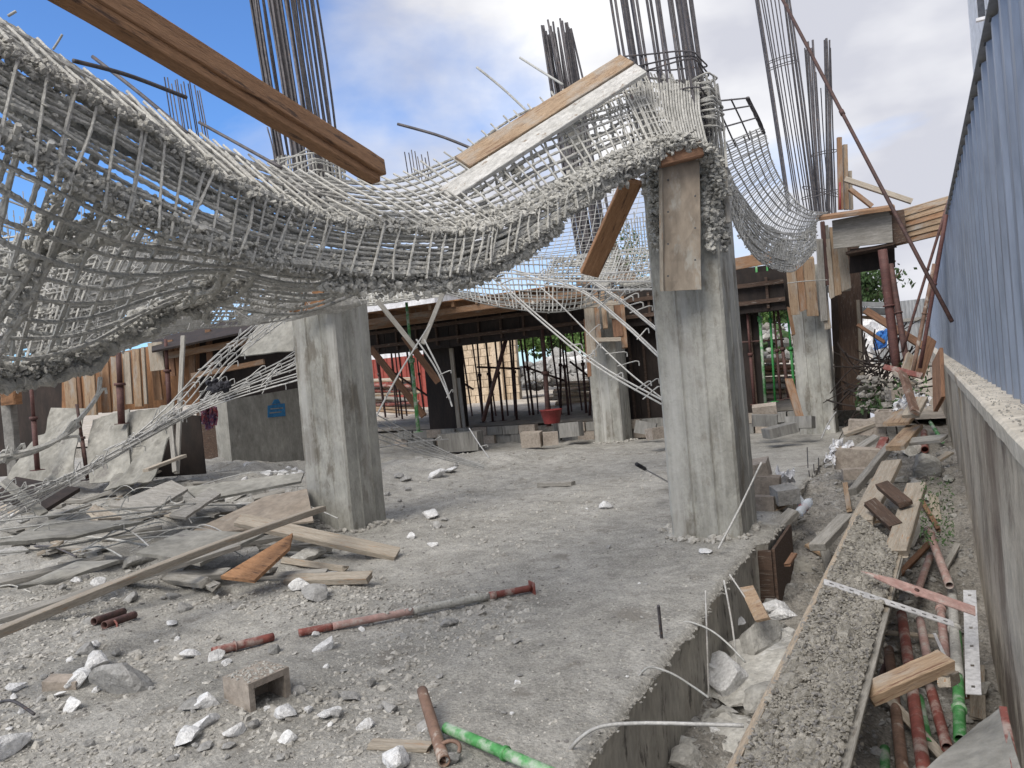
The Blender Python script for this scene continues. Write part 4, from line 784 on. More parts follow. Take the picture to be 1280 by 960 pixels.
bk_ = thing('prop_row', 'second shaded row of thin steel props deep under the far deck', 'props', gz(620, 524, .36))
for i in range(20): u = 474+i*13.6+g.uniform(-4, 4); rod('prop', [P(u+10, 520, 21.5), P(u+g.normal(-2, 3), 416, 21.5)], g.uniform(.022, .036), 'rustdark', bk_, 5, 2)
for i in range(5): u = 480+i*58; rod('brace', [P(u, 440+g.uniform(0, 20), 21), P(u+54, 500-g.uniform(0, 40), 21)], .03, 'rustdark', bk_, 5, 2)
prop(523, 540, 508, 378, .042, 'green', 'bright green steel prop near the front left column', 0.0, 16.2)
topl(rod('slanting_brace', PX([(604, 526, 18.2), (634, 419, 18.2)]), .05, 'rustdark', None, 8, 2), 'dark slanting steel brace crossing the props at the tan block wall', 'brace')
for (a_, b_, lab) in (((464, 436, 17), (530, 520, 16.5), 'lower dark timber brace slanting down right in front of the red shed'), ((505, 420, 16), (548, 478, 16), 'upper dark timber brace slanting down right to the boarded post')):
    topl(plank('dark_brace', P(*a_), P(*b_), .14, .09, 'woodbrown', n=-FW), lab, 'brace')
for (a_, b_, m_, r, lab) in (((472, 376, 13), (508, 420, 13), (520, 436, 13), .05, 'pale dusty batten slanting down from the deck edge, left arm of the crossing'), ((553, 368, 12.8), (540, 400, 12.6), (528, 430, 12.5), .045, 'pale dusty batten rising to the deck edge, right arm of the crossing')):
    topl(plank('dusty_brace', P(*a_), P(*m_), r*1.6, r, 'woodgrey', n=-FW), lab, 'brace')
# right part: green and red props between the two right columns
GP = [(957, 506, 944, 312, .03, 'green', 'left bright green prop between the two right-hand columns'), (969, 502, 958, 318, .024, 'greendark', 'right green prop between the two right-hand columns'), (943, 506, 934, 392, .032, 'rustmid', 'dark red prop left of the green props between the two right-hand columns'),
      (976, 500, 967, 388, .028, 'rustdark', 'dark prop just right of the green props'), (986, 498, 972, 386, .034, 'rustdark', 'dark prop nearest the distant right column'), (994, 500, 984, 384, .028, 'greendark', 'shaded green prop touching the distant right column')]
for a_, b_, c_, d_, r, mt, lab in GP: prop(a_, b_, c_, d_, r, mt, lab, .2, 15.2)
topl(rod('cross_tube', PX([(926, 428, 15.3), (980, 424, 15.3)]), .02, 'rustdark', None, 6, 2), 'thin level tube tying the props between the two right-hand columns', 'tube')

# low block plinth and blocks along the slab's far side
BLK = {}
def block(c, s, mt='block', rz=0, tilt=(0, 0), hollow=True, parent=None, name='hollow_block', **k):
    """hollow concrete block: shell walls with two cells open along Z"""
    key = (round(s[0], 2), round(s[1], 2), round(s[2], 2), mt, hollow)
    if key not in BLK:
        mb = MB(); L_, W_, H_ = s; t = min(.032, W_*.22)
        if hollow:
            box(mb, (0, -W_/2+t/2, 0), (L_, t, H_)); box(mb, (0, W_/2-t/2, 0), (L_, t, H_))
            for x in (-L_/2+t/2, 0, L_/2-t/2): box(mb, (x, 0, 0), (t, W_-2*t, H_*.998))
        else:
            v = np.array([(a*L_/2, b*W_/2, c_*H_/2) for a in (-1, 1) for b in (-1, 1) for c_ in (-1, 1)]); box(mb, (0, 0, 0), s)
        me = mb.mesh(name, (0, 0, 0)); me.materials.append(M[mt]); BLK[key] = me
    o = bpy.data.objects.new(name, BLK[key]); COL.objects.link(o); R = Matrix.Rotation(rz, 4, 'Z') @ Matrix.Rotation(tilt[0], 4, 'X') @ Matrix.Rotation(tilt[1], 4, 'Y')
    base = np.asarray(c, float)-(wloc(parent) if parent is not None else 0); o.parent = parent; o.matrix_local = Matrix.Translation(base) @ R; return tag(o, **k)
pl = thing('block_plinth', 'low grey-brown block kerb along the far side of the slab under the props', 'wall', (-8, 15.1, 0)); g = np.random.default_rng(6)
for i in range(24):
    for j in range(2):
        x = -11.6+i*.42+(.21 if j else 0)
        if g.random() < .12 and j: continue
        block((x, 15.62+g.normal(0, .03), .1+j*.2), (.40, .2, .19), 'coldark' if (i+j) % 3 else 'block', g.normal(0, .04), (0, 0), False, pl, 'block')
def pxblock(u, v, d, s, mt, rz, tilt, lab, hollow=True, cat='block', grp=None): return block(P(u, v, d), s, mt, rz, tilt, hollow, None, 'hollow_block' if hollow else 'block', label=lab, cat=cat, group=grp)
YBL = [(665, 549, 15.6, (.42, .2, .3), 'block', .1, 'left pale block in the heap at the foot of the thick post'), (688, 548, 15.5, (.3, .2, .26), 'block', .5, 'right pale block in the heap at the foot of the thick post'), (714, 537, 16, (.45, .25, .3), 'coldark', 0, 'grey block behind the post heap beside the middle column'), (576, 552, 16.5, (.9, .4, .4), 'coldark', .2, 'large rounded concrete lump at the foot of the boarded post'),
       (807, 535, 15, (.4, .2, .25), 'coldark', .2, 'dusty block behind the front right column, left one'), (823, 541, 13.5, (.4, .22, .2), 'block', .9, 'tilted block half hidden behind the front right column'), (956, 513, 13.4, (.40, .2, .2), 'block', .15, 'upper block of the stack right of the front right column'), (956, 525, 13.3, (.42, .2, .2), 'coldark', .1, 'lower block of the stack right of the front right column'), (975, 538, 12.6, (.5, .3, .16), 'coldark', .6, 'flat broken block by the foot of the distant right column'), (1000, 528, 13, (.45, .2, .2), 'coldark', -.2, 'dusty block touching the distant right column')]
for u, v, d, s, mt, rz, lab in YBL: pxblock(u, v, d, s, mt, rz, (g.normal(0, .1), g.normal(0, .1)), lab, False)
# red bucket
t = thing('bucket', 'dark red plastic tub on the blocks under the props', 'bucket', P(690, 530, 16.6)); c0 = P(690, 529, 16.6); mb = MB(); th = np.arange(20)/20*2*np.pi
rings = [(.17, 0), (.24, .28), (.26, .29), (.24, .30), (.22, .27), (.16, .03)]; v = []
for r, z in rings: v += [c0+V3(math.cos(a_)*r, math.sin(a_)*r, z) for a_ in th]
mb.add(v, [(i*20+j, i*20+(j+1) % 20, (i+1)*20+(j+1) % 20, (i+1)*20+j) for i in range(5) for j in range(20)]); mb.build('tub', 'redplastic', t, smooth=True); mb = MB(); box(mb, c0+V3(0, 0, .02), (.22, .22, .03)); mb.build('bottom', 'redplastic', t)

# ---- far things in the bright yard
mw = thing('block_wall', 'tan block masonry wall standing in the bright yard behind the props', 'wall', (-20, 32, .4)); xa0 = gpl(572, 470, 1, 31)[0]; xb0 = gpl(648, 470, 1, 31)[0]
mb = MB(); bx(mb, xa0, xb0-.05, 31.03, 31.3, .2, 4.3); mb.build('mortar', 'mortar', mw); nb = 7; wb = (xb0-xa0)/nb
for j in range(11):
    for i in range(nb+(j % 2)):
        x0 = xa0+(i-.5*(j % 2))*wb; x1 = x0+wb-.03; x0 = max(x0, xa0); x1 = min(x1, xb0)
        if x1-x0 < .1: continue
        mb = MB(); bx(mb, x0, x1, 30.98+g.normal(0, .008), 31.04, .35+j*.36, .35+j*.36+.335); mb.build('block', 'tan', mw)
for x in (xa0+(xb0-xa0)*.72,): mb = MB(); bx(mb, x-.22, x+.22, 30.7, 30.97, .3, 4.3); mb.build('pier', 'tan', mw)
rs = thing('red_shed', 'red ribbed metal shed wall in the yard left of the boarded post', 'shed', (-24, 33, .3)); xr0, xr1 = gpl(440, 460, 1, 33)[0], gpl(545, 460, 1, 33)[0]; zt = gpl(490, 447, 1, 33)[2]
for i in range(6): w_ = (xr1-xr0)/6; v, q = ribbed(xr0+i*w_, xr0+(i+1)*w_-.01, .28, .05, 33, .2, zt, 0); MB().add(v, q).build('sheet', 'redsheet', rs)
mb = MB(); bx(mb, xr0, xr1, 33.05, 37, .2, zt-.05); mb.build('body', 'redsheet', rs)
ws = thing('white_building', 'pale distant building behind the red shed', 'building', (-28, 45, 0)); xw0, xw1 = gpl(420, 430, 1, 46)[0], gpl(548, 430, 1, 46)[0]
mb = MB(); bx(mb, xw0, xw1, 46, 52, .2, gpl(490, 425, 1, 46)[2]+3); mb.build('wall', 'whitewall', ws)
mb = MB(); bx(mb, xw0-.2, xw1+.2, 45.8, 52.2, gpl(490, 425, 1, 46)[2]+3, gpl(490, 425, 1, 46)[2]+3.2); mb.build('roof', 'fencegrey', ws)
def stack(name, label, u0, u1, v0, v1, Y, n, mts, seed, cat='timber', zspread=1):
    t = thing(name, label, cat, gpl((u0+u1)/2, v1, 1, Y)); g = np.random.default_rng(seed)
    for i in range(n):
        v = v0+(v1-v0)*i/max(1, n-1)+g.normal(0, 1); a_ = gpl(u0+g.uniform(-4, 8), v+g.normal(0, 1.5), 1, Y+g.uniform(-.3, .3)); b_ = gpl(u1+g.uniform(-8, 4), v+g.normal(0, 2.5)-1, 1, Y+g.uniform(-.3, .3)+.6); plank('board', a_, b_, .2, .06, mts[i % len(mts)], t, n=(g.normal(0, .2), -.5, 1), segs=3)
stack('timber_stack', 'long stack of loose boards and red rails before the red shed', 455, 522, 474, 514, 25, 16, ['woodfresh', 'wooddusty', 'rust', 'woodfresh', 'woodgrey'], 3)
stack('timber_stack', 'fanned pale planks lying under the white stone heap', 690, 760, 478, 512, 24, 12, ['woodfresh', 'wooddusty', 'tan'], 4)
stack('timber_stack', 'layered boards and debris seen between the green props and the front right column', 918, 992, 452, 504, 20, 20, ['woodfresh', 'wooddusty', 'woodgrey', 'tan', 'woodbrown'], 5)
def heap(name, label, u, v, Y, rx, rz_, n, mts, seed, s=(.15, .4)):
    c = gpl(u, v, 1, Y); g = np.random.default_rng(seed); t = thing(name, label, 'stones', c)
    for k, mt in enumerate(mts):
        m_ = n//len(mts); r = g.random(m_)**.5; th = g.uniform(0, 6.28, m_); x = c[0]+rx*r*np.cos(th); y = Y+rx*.5*r*np.sin(th); z = c[2]+rz_*(1-r**1.5)*g.uniform(.6, 1, m_); mb = MB(); rocks(mb, np.stack([x, y, z], -1), g.uniform(*s, m_), seed+k); mb.build('stones', mt, t, kind='stuff')
heap('stone_heap', 'bright white and grey stone heap in the yard behind the props', 706, 478, 34, 2.2, 1.5, 320, ['white', 'stone', 'stone', 'stone'], 7)
heap('stone_heap', 'low grey stone bank beside the tan block wall', 668, 476, 32, 1.6, .9, 260, ['stone', 'stone'], 8, (.1, .22))
heap('stone_heap', 'mixed green-grey debris bank seen behind the green props', 955, 455, 27, 2.2, 1.4, 260, ['stone', 'trench', 'palestone', 'leaf'], 9, (.1, .25))
def tree(label, base, h, r, seed, mt='leaf', n=1500, name='leafy_tree'):
    t = thing(name, label, 'tree', base, 'trees beyond the site'); g = np.random.default_rng(seed); b = np.array(base, float); th_ = b+V3(0, 0, h*.6)
    rod('trunk', [b-V3(0, 0, .3), b+V3(g.normal(0, .15), 0, h*.35), th_], .12*h/5, 'bark', t, 7, 8)
    for i in range(6): e = b+V3(g.normal(0, r*.6), g.normal(0, r*.5), h*g.uniform(.6, .95)); rod('limb', [b+V3(0, 0, h*g.uniform(.25, .5)), (b+e)/2+V3(0, 0, h*.15), e], .04*h/5, 'bark', t, 5, 7)
    cl = g.normal(0, 1, (26, 3)); cl /= np.linalg.norm(cl, axis=1)[:, None]; cl *= g.uniform(.3, 1, (26, 1)); cl = cl*V3(r, r, h*.33)+b+V3(0, 0, h*.68)
    mb = MB(); k = g.integers(0, 26, n); c = cl[k]+g.normal(0, r*.17, (n, 3)); a_ = g.normal(0, 1, (n, 3)); a_ /= np.linalg.norm(a_, axis=1)[:, None]; bb = np.cross(a_, g.normal(0, 1, (n, 3))); bb /= np.linalg.norm(bb, axis=1)[:, None]; s = g.uniform(.10, .22, (n, 1))*r*.55
    v = np.stack([c-a_*s, c+bb*s*.5, c+a_*s, c-bb*s*.5], 1); mb.add(v, (np.arange(n)[:, None]*4+np.arange(4))); mb.build('crown', mt, t, kind='stuff')
def treepx(label, u, v, Y, h, r, seed, mt='leaf', n=1500): tree(label, gpl(u, v, 1, Y), h, r, seed, mt, n)
treepx('pale green tree just right of the tan block wall', 660, 466, 42, 3.3, 1.9, 1, 'leafpale', 2400)
treepx('dark green tree behind the white stone heap', 694, 462, 44, 3.9, 2.4, 2, 'leaf', 2800)
treepx('green tree whose crown ends at the distant middle column', 724, 462, 43, 3.6, 2.0, 3, 'leafpale', 2400)
treepx('green tree seen left of the green props by the front right column', 935, 440, 40, 2.8, 1.6, 4, 'leafpale')
treepx('green tree seen right behind the green props', 968, 440, 42, 4.0, 2.0, 5)
treepx('round dark tree top over the tarps between right column and cross fence', 1088, 420, 55, 5.2, 2.0, 6)
treepx('small tree by the far mesh under the dark hanging timber', 792, 455, 40, 9.5, 1.3, 7, 'leaf', 500)
treepx('distant low tree far left behind the collapsed formwork', 120, 500, 50, 4, 3, 8)

# ================================================================== LEFT BACKGROUND: collapsed forms
wc = thing('wall_column', 'broad shaded concrete wall column with a blue painted mark', 'column', P(300, 590, 13)); nc = gz(291, 588, .22); 
def slabbox(nm, x0, x1, y0, y1, z0, z1, mt, par):
    mb = MB(); n = 12
    for (a_, b_) in (((x0, y0), (x1, y0)), ((x1, y0), (x1, y1)), ((x1, y1), (x0, y1)), ((x0, y1), (x0, y0))):
        s = np.linspace(0, 1, n)[:, None]; z = np.linspace(z0, z1, 16)[None]; X_ = a_[0]+(b_[0]-a_[0])*s+0*z; Y_ = a_[1]+(b_[1]-a_[1])*s+0*z; Z_ = z+0*s; grid(mb, X_, Y_, Z_)
    s = np.linspace(0, 1, 2); grid(mb, np.array([[x0, x1], [x0, x1]]), np.array([[y0, y0], [y1, y1]]), np.full((2, 2), z1)); return mb.build(nm, mt, par)
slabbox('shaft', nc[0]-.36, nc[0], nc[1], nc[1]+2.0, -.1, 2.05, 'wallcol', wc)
bm = [gpl(u, v, 0, nc[0]+.012) for u, v in ((335, 522), (357, 520), (356, 504), (335, 507))]; mb = MB(); mb.add(bm+[q_-V3(.011, 0, 0) for q_ in bm], [(0, 1, 2, 3), (0, 4, 5, 1), (1, 5, 6, 2), (2, 6, 7, 3), (3, 7, 4, 0)])
b2 = [gpl(u, v, 0, nc[0]+.012) for u, v in ((340, 505.5), (351, 504.2), (348, 499), (343, 499.5))]; mb.add(b2+[q_-V3(.011, 0, 0) for q_ in b2], [(0, 1, 2, 3), (0, 4, 5, 1), (1, 5, 6, 2), (2, 6, 7, 3), (3, 7, 4, 0)]); mb.build('painted_mark', 'bluepaint', wc)
mb = MB()
for (u0, v0, u1, v1) in ((338, 511, 354, 509.5), (337, 516, 352, 514.5)):
    q_ = [gpl(u, v, 0, nc[0]+.015) for u, v in ((u0, v0+1), (u1, v1+1), (u1, v1-.4), (u0, v0-.4))]; mb.add(q_, [(0, 1, 2, 3)])
mb.build('mark_lines', 'coldark', wc)
cf_ = thing('collapsed_formwork', 'row of orange and brown beam form boards hanging over the leaning sheets at the left', 'formwork', P(200, 500, 12))
def quad(nm, pts, mt, par=None, th=.03, amp=.0, seed=0, n=8, m_=8, sag=0, **k):
    S = bil(*[P(*p) for p in pts], n, m_, amp, seed, sag); mb = MB(); sheet(mb, S, th); return mb.build(nm, mt, par, **k)
quad('back_panel', [(78, 520, 12.6), (250, 505, 12.4), (250, 420, 12.4), (78, 455, 12.6)], 'form', cf_)
quad('back_panel', [(250, 506, 12.4), (372, 485, 12.2), (372, 385, 12.2), (250, 420, 12.4)], 'plydark', cf_)
quad('soffit_panel', [(190, 440, 11.6), (372, 402, 11.2), (372, 380, 12.4), (190, 425, 12.6)], 'plydark', cf_)
for (u0, vt, vb, w_, mt, dd) in ((89, 458, 512, 15, 'woodfresh', 12.2), (100, 462, 512, 4, 'woodbrown', 12.1), (113, 455, 519, 14, 'woodfresh', 12.1), (132, 452, 516, 12, 'woodorange', 12.3), (147, 446, 514, 12, 'woodfresh', 12.05), (160, 440, 505, 9, 'wooddusty', 12.1), (172, 436, 508, 9, 'woodfresh', 12.0), (181, 434, 505, 4, 'wooddusty', 12.0), (196, 428, 463, 18, 'wooddusty', 12.0), (197, 463, 500, 10, 'woodorange', 12.2), (215, 425, 470, 6, 'woodbrown', 12), (240, 420, 482, 8, 'woodorange', 12.1), (262, 412, 470, 7, 'woodbrown', 12.0), (330, 400, 440, 8, 'woodorange', 11.9)):
    plank('form_board', P(u0+2, vb, dd), P(u0-2, vt, dd), w_/960*dd, .05, mt, cf_, n=-FW)
for (a_, b_, w_) in (((208, 445, 11.9), (372, 415, 11.7), .1), ((240, 470, 11.8), (330, 452, 11.7), .08)): plank('waler', P(*a_), P(*b_), w_, .06, 'woodorange', cf_, n=-FW)
topl(quad('dusty_roof_sheet', [(300, 446, 10.6), (368, 440, 10.2), (368, 388, 10.6), (330, 392, 11)], 'plydust', None, .02, .05, 3), 'crumpled pale dusty sheet draped beside the top of the front left column', 'sheet')
LS = [([(2, 612, 11.2), (92, 596, 11), (107, 512, 11.6), (48, 545, 11.8)], .06, 'large pale dusty plywood sheet leaning at the far left'), ([(58, 560, 11.7), (98, 552, 11.6), (107, 511, 11.9), (64, 510, 11.9)], .03, 'upper pale plywood sheet rising above the far left one'),
      ([(112, 604, 11), (165, 600, 10.8), (163, 512, 11.6), (115, 524, 11.7)], .06, 'narrow dusty plywood sheet between the two larger leaning sheets'), ([(128, 612, 10.6), (188, 600, 10.5), (216, 500, 11.4), (160, 520, 11.5)], .12, 'curved dusty plywood sheet sagging below the orange boards')]
for i, (q_, am, lab) in enumerate(LS): topl(quad('plywood_sheet', q_, 'plydust', None, .02, am, i+2, 12, 12, -.15 if i == 3 else .05), lab, 'sheet')
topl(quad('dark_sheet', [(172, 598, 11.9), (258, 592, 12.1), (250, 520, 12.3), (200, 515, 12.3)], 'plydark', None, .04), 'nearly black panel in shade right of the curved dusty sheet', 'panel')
topl(quad('gap_shade_sheet', [(-60, 600, 12.6), (80, 590, 12.8), (80, 470, 13), (-60, 480, 13)], 'plydark', None, .04), 'black sheet standing in for the shaded gap behind the leaning sheets at the far left', 'panel')  # added dark sheet, painted as the shade in the gaps
topl(quad('gap_shade_sheet', [(246, 600, 15.6), (285, 594, 15.6), (285, 480, 15.8), (246, 480, 15.8)], 'wooddark', None, .04), 'deep brown sheet standing in for the dark gap behind the hanging clothes', 'panel')  # dark sheet painted as the shaded gap behind the clothes
for (a_, b_, r, mt, lab) in (((47, 588, 10.9), (38, 470, 11.2), .035, 'rustmid', 'rusty red prop standing before the leaning sheet at the far left'), ((152, 530, 11.3), (148, 440, 11.6), .05, 'rustmid', 'short dark red prop in front of the orange form boards'), ((212, 512, 11.7), (207, 424, 11.8), .035, 'rustmid', 'dark red prop at the right end of the orange form boards'), ((110, 600, 11.3), (96, 505, 11.6), .03, 'rustdark', 'dark prop in the gap between the leaning sheets')): prop(a_[0], a_[1], b_[0], b_[1], r, mt, lab, d=a_[2], group='props among the collapsed forms')
for (a_, b_, w_, lab) in (((221, 592, 10.6), (229, 420, 11.2), .06, 'tall pale pole standing right of the curved sheet'), ((219, 590, 10.5), (213, 522, 10.9), .06, 'short pale pole making a V with the taller pole')): topl(plank('pole', P(*a_), P(*b_), w_, w_*.8, 'woodgrey', n=-FW), lab, 'pole')
topl(plank('plank', P(182, 588, 9.8), P(230, 570, 10.4), .10, .04, 'wooddusty', n=(0, -.6, 1)), 'short pale plank propped at the feet of the two poles', 'plank')
lc = thing('concrete_post', 'slim grey concrete post with an orange form on its head at the far left edge', 'post', P(15, 590, 11.9))
plank('post', P(20, 596, 11.8), P(11, 506, 11.8), .16, .16, 'coldark', lc, n=-FW); plank('form', P(15, 506, 11.7), P(13, 488, 11.7), .22, .2, 'form', lc, n=-FW)
# fallen black-edged panels
topl(quad('fallen_panel', [(-10, 622, 9.2), (55, 640, 8.9), (100, 612, 9.6), (20, 598, 9.8)], 'plydark', None, .05), 'black fallen form panel under the leaning sheets', 'panel')
topl(quad('fallen_panel', [(0, 604, 9.0), (50, 645, 8.6), (60, 640, 8.7), (8, 598, 9.3)], 'plydust', None, .03), 'narrow dusty panel leaning on the black fallen panel', 'panel')
# clothes and cloth
cl = thing('hanging_clothes', 'coloured clothes hanging in the dark gap left of the blue-marked wall column', 'clothes', P(262, 540, 13.2))
for i, (u, v, h, sd) in enumerate(((254, 505, 26, 1), (261, 504, 34, 2), (268, 508, 24, 3))): S = bil(P(u-4, v+h, 13.2), P(u+4, v+h-2, 13.2), P(u+4, v, 13.1), P(u-4, v, 13.1), 6, 8, .12, sd); mb = MB(); sheet(mb, S, .02); mb.build('garment', 'cloth', cl)
mb = MB(); g = np.random.default_rng(2); rocks(mb, [P(272+g.normal(0, 6), 483+g.normal(0, 2.5), 9.2) for _ in range(30)], g.uniform(.03, .07, 30), 3); topl(mb.build('black_bag', 'black'), 'black crumpled rag caught on the pale rebar bundle at the left', 'rag')

# ---- swept bundles of thin pale bars with tie hooks
def bundle(name, label, lines, r, mt, hooks=0, seed=0, hl=.22, sides=5, cat='rebar'):
    t = thing(name, label, cat, P(*lines[0][len(lines[0])//2])); g = np.random.default_rng(seed)
    for i, ln in enumerate(lines):
        p = spline(PX(ln), 22); mb = MB(); tubeg(mb, jit(p, r*.7, i+seed, 8), r, sides, .2, i); mb.build('bar', mt, t)
        for h in range(hooks):
            k = g.integers(1, 20); a_ = p[k]; dr = nrm(IX*g.uniform(.3, 1)-IY*g.uniform(.1, .9)+FW*g.uniform(-.5, .5)); b_ = a_+dr*hl*g.uniform(.5, 1.1); c_ = b_+nrm(IY*.8+dr*.3)*hl*.28; mb = MB(); tubeg(mb, spline([a_-dr*hl*.25, a_, b_, c_], 9), r*.7, 4, .2, h); mb.build('hook', mt, t)
    return t
bundle('rebar_bundle', 'long swept bundle of pale bars running from the front left column to far left', [
    [(378, 438+i*5, 9.6-.1*i), (250, 503+(i % 4)*2.2+i*.6, 9.4), (110, 582+i*1.5, 9.0), (-30, 640+i*5, 8.3)] for i in range(8)], .008, 'rebarthin', 8, 1, .26)
bundle('rebar_bundle', 'upper fan of pale bars dropping to meet the long swept bundle', [[(318+i*9, 405-i*1.5, 9.9), (262+i*7, 452, 9.7), (206+i*8, 512+i, 9.5), (160-i*8, 552+i*3, 9.2)] for i in range(5)], .009, 'rebarthin', 8, 2, .26)
bundle('rebar_bundle', 'thick grouted bar with ties curving out of the crusted lower edge at the far left', [[(-20, 582, 6.8), (40, 566, 6.9), (78, 545, 7.0), (120, 500, 7.2), (128, 470, 7.3)], [(-20, 578, 6.7), (60, 556, 6.9), (100, 528, 7.0)]], .02, 'rebarpale', 4, 3)
bundle('rebar_bundle', 'flat bars lying on the rubble at the lower far left', [[(-20, 655+i*9, 7.2-.1*i), (60, 645+i*10, 7.4-.1*i), (150, 636+i*8, 7.9-.1*i), (245-i*18, 628+i*7, 8.4)] for i in range(5)]+[[(-10, 618+i*6, 8.4), (40, 606+i*6, 8.6), (88, 596+i*3, 8.9)] for i in range(3)], .009, 'rebargrey', 1, 4)
bundle('rebar_bundle', 'leftmost pair of long bars dropping from the far mesh toward the front right column', [[(602, 334, 9.4), (668, 395, 8.9), (742, 456, 8.3), (828, 506, 7.6)], [(606, 334, 9.5), (674, 396, 9.0), (748, 456, 8.4), (828, 501, 7.6)]], .0095, 'rebarthin', 4, 5, .2, 6)
bundle('rebar_bundle', 'thick double bar curving down from the far mesh to the front right column', [[(640, 340, 9.3), (720, 362, 8.9), (772, 400, 8.4), (828, 452, 7.6)], [(640, 337, 9.4), (724, 360, 8.9), (776, 398, 8.4), (828, 447, 7.6)]], .0095, 'rebarthin', 3, 6, .2, 6)
bundle('rebar_bundle', 'single thin bar between the two thick pairs beside the front right column', [[(655, 342, 9.3), (700, 380, 9.0), (750, 430, 8.6), (790, 468, 8.1), (828, 498, 7.7)]], .008, 'rebarthin', 5, 7, .2)
bundle('rebar_bundle', 'upper short bar running down to the front right column below the hanging timber', [[(738, 350, 8.6), (776, 376, 8.3), (824, 416, 7.7)], [(742, 350, 8.7), (780, 377, 8.3), (824, 413, 7.7)]], .0095, 'rebarthin', 3, 8, .2)
bundle('rebar_bundle', 'nearly level bars under the far mesh reaching the front right column', [[(560, 344, 9.3), (690, 350, 8.6), (814, 352, 7.6)], [(660, 354, 8.9), (740, 362, 8.4), (815, 362, 7.6)], [(600, 340, 9.3), (700, 344, 8.6), (820, 338, 7.6)]], .009, 'rebarthin', 3, 9, .16)
bundle('rebar_bundle', 'pale bars slanting down from the crossing battens to the foot of the front left column', [[(538, 405, 11), (500, 465, 10.4), (462, 535, 9.6)], [(520, 425, 11.2), (545, 460, 11), (562, 500, 10.8)], [(530, 425, 11.2), (552, 470, 11), (566, 508, 10.8)]], .011, 'rebarthin', 1, 10, .15)
bundle('rebar_bundle', 'spray of pale bars lying on the slab right of the front left column', [[(472, 520+i*7, 9.6), (520, 545+i*5, 9.9), (570, 570+i*2, 9.9), (605, 582+i, 9.7)] for i in range(5)]+[[(474, 560, 9.4), (520, 552, 9.7), (560, 548, 10.2)], [(586, 535, 11.5), (600, 555, 11), (612, 572, 10.6)]], .008, 'rebarthin', 1, 11, .12)

# ================================================================== RIGHT: timber platform, wrapped column, shores
pf = thing('timber_platform', 'timber beam form platform with stacked orange planks on the distant right column', 'formwork', P(1100, 300, 13.6))
quad('front_panel', [(1042, 311, 13.3), (1116, 303, 12.9), (1114, 262, 12.9), (1040, 276, 13.3)], 'woodgrey', pf, .05)
plank('top_flange', P(1020, 273, 13.3), P(1118, 259, 12.8), .34, .07, 'woodorange', pf, n=(0, -.25, 1)); plank('soffit', P(1060, 318, 13.5), P(1119, 306, 13.1), .5, .05, 'wooddark', pf)
quad('dark_side_and_void', [(1062, 342, 13.7), (1119, 334, 13.4), (1118, 304, 13.4), (1062, 312, 13.7)], 'plydark', pf, .05)  # near-black sheet stands in for the shaded void under the beam
quad('dark_side_and_void', [(1114, 306, 13.0), (1134, 302, 12.8), (1130, 262, 12.8), (1112, 264, 12.9)], 'wooddark', pf, .05)
for i in range(6):
    v0, v1 = 272+i*6.6, 252+i*7.8; plank('plank', P(1116, v0, 13.1+.02*i), P(1186-i*.8, v1-2, 12.4+.02*i), .095, .045, ['woodfresh', 'woodfresh', 'woodorange', 'woodfresh', 'woodfresh', 'woodorange'][i], pf, n=-FW+V3(0, 0, .15), ragged=.05)
plank('plank', P(1112, 268, 13.5), P(1187, 246, 12.9), .30, .04, 'woodfresh', pf, n=(0, -.2, 1))
for (a_, b_, w_, mt, lab) in (((1051, 262, 13.3), (1049, 172, 13.3), .075, 'woodorange', 'tall orange upright stake on the platform'), ((1058, 262, 13.4), (1056, 181, 13.4), .075, 'woodfresh', 'paler upright stake beside the tall orange one on the platform'), ((1064, 262, 13.5), (1062, 214, 13.5), .06, 'wooddusty', 'shortest upright stake on the platform'), ((1056, 224, 13.2), (1140, 252, 12.8), .09, 'wooddusty', 'pale raking batten sloping down right over the platform'), ((1062, 236, 13.1), (1090, 258, 13.0), .075, 'woodorange', 'short orange strut under the raking batten')):
    topl(plank('stake' if 'stake' in lab else 'batten', P(*a_), P(*b_), w_, .06, mt, n=-FW), lab, 'timber')
topl(rod('red_strip', PX([(1050, 262, 13.1), (1050, 228, 13.1)]), .018, 'redplastic', None, 6, 2), 'short bright red tube standing at the foot of the tall orange stake', 'tube')
wr = thing('board_wrap', 'uneven orange boards clamped round the top of the distant right column', 'formwork', P(1020, 400, 13.8))
for (u0, vt, vb, w_, mt) in ((990, 332, 392, 11, 'woodfresh'), (1000, 330, 388, 9, 'woodorange'), (1012, 322, 394, 14, 'woodfresh'), (1026, 300, 400, 8, 'woodgrey'), (1031, 372, 411, 8, 'wooddusty'), (1030, 278, 356, 5, 'rustdark'), (1036, 300, 372, 6, 'wooddusty'), (1034, 282, 340, 6, 'woodgrey'), (1043, 284, 368, 9, 'woodfresh'), (1054, 306, 362, 12, 'wooddusty'), (988, 385, 418, 4, 'woodorange')):
    plank('board', P(u0+4, vb, 13.75+.02*(u0 % 3)), P(u0-2, vt, 13.75+.02*(u0 % 3)), w_/960*13.7, .045, mt, wr, n=-FW, ragged=.06)
rod('tie_wire', PX([(984, 354, 13.6), (1010, 351, 13.6), (1034, 350, 13.6)]), .008, 'rebargrey', wr, 4, 4)
topl(plank('orange_board', P(1001, 526, 13.3), P(986, 474, 13.9), .14, .04, 'woodorange', n=-FW), 'orange board leaning against the foot of the distant right column', 'board')
dc = thing('boarded_column', 'dark boarded column form standing right of the distant right column', 'column', P(1062, 505, 14.6)); plank('form', P(1064, 512, 14.7), P(1054, 308, 14.7), .46, .4, 'wooddark', dc, n=-FW); plank('pale_edge', P(1079, 508, 14.5), P(1072, 375, 14.5), .06, .06, 'wooddusty', dc, n=-FW)
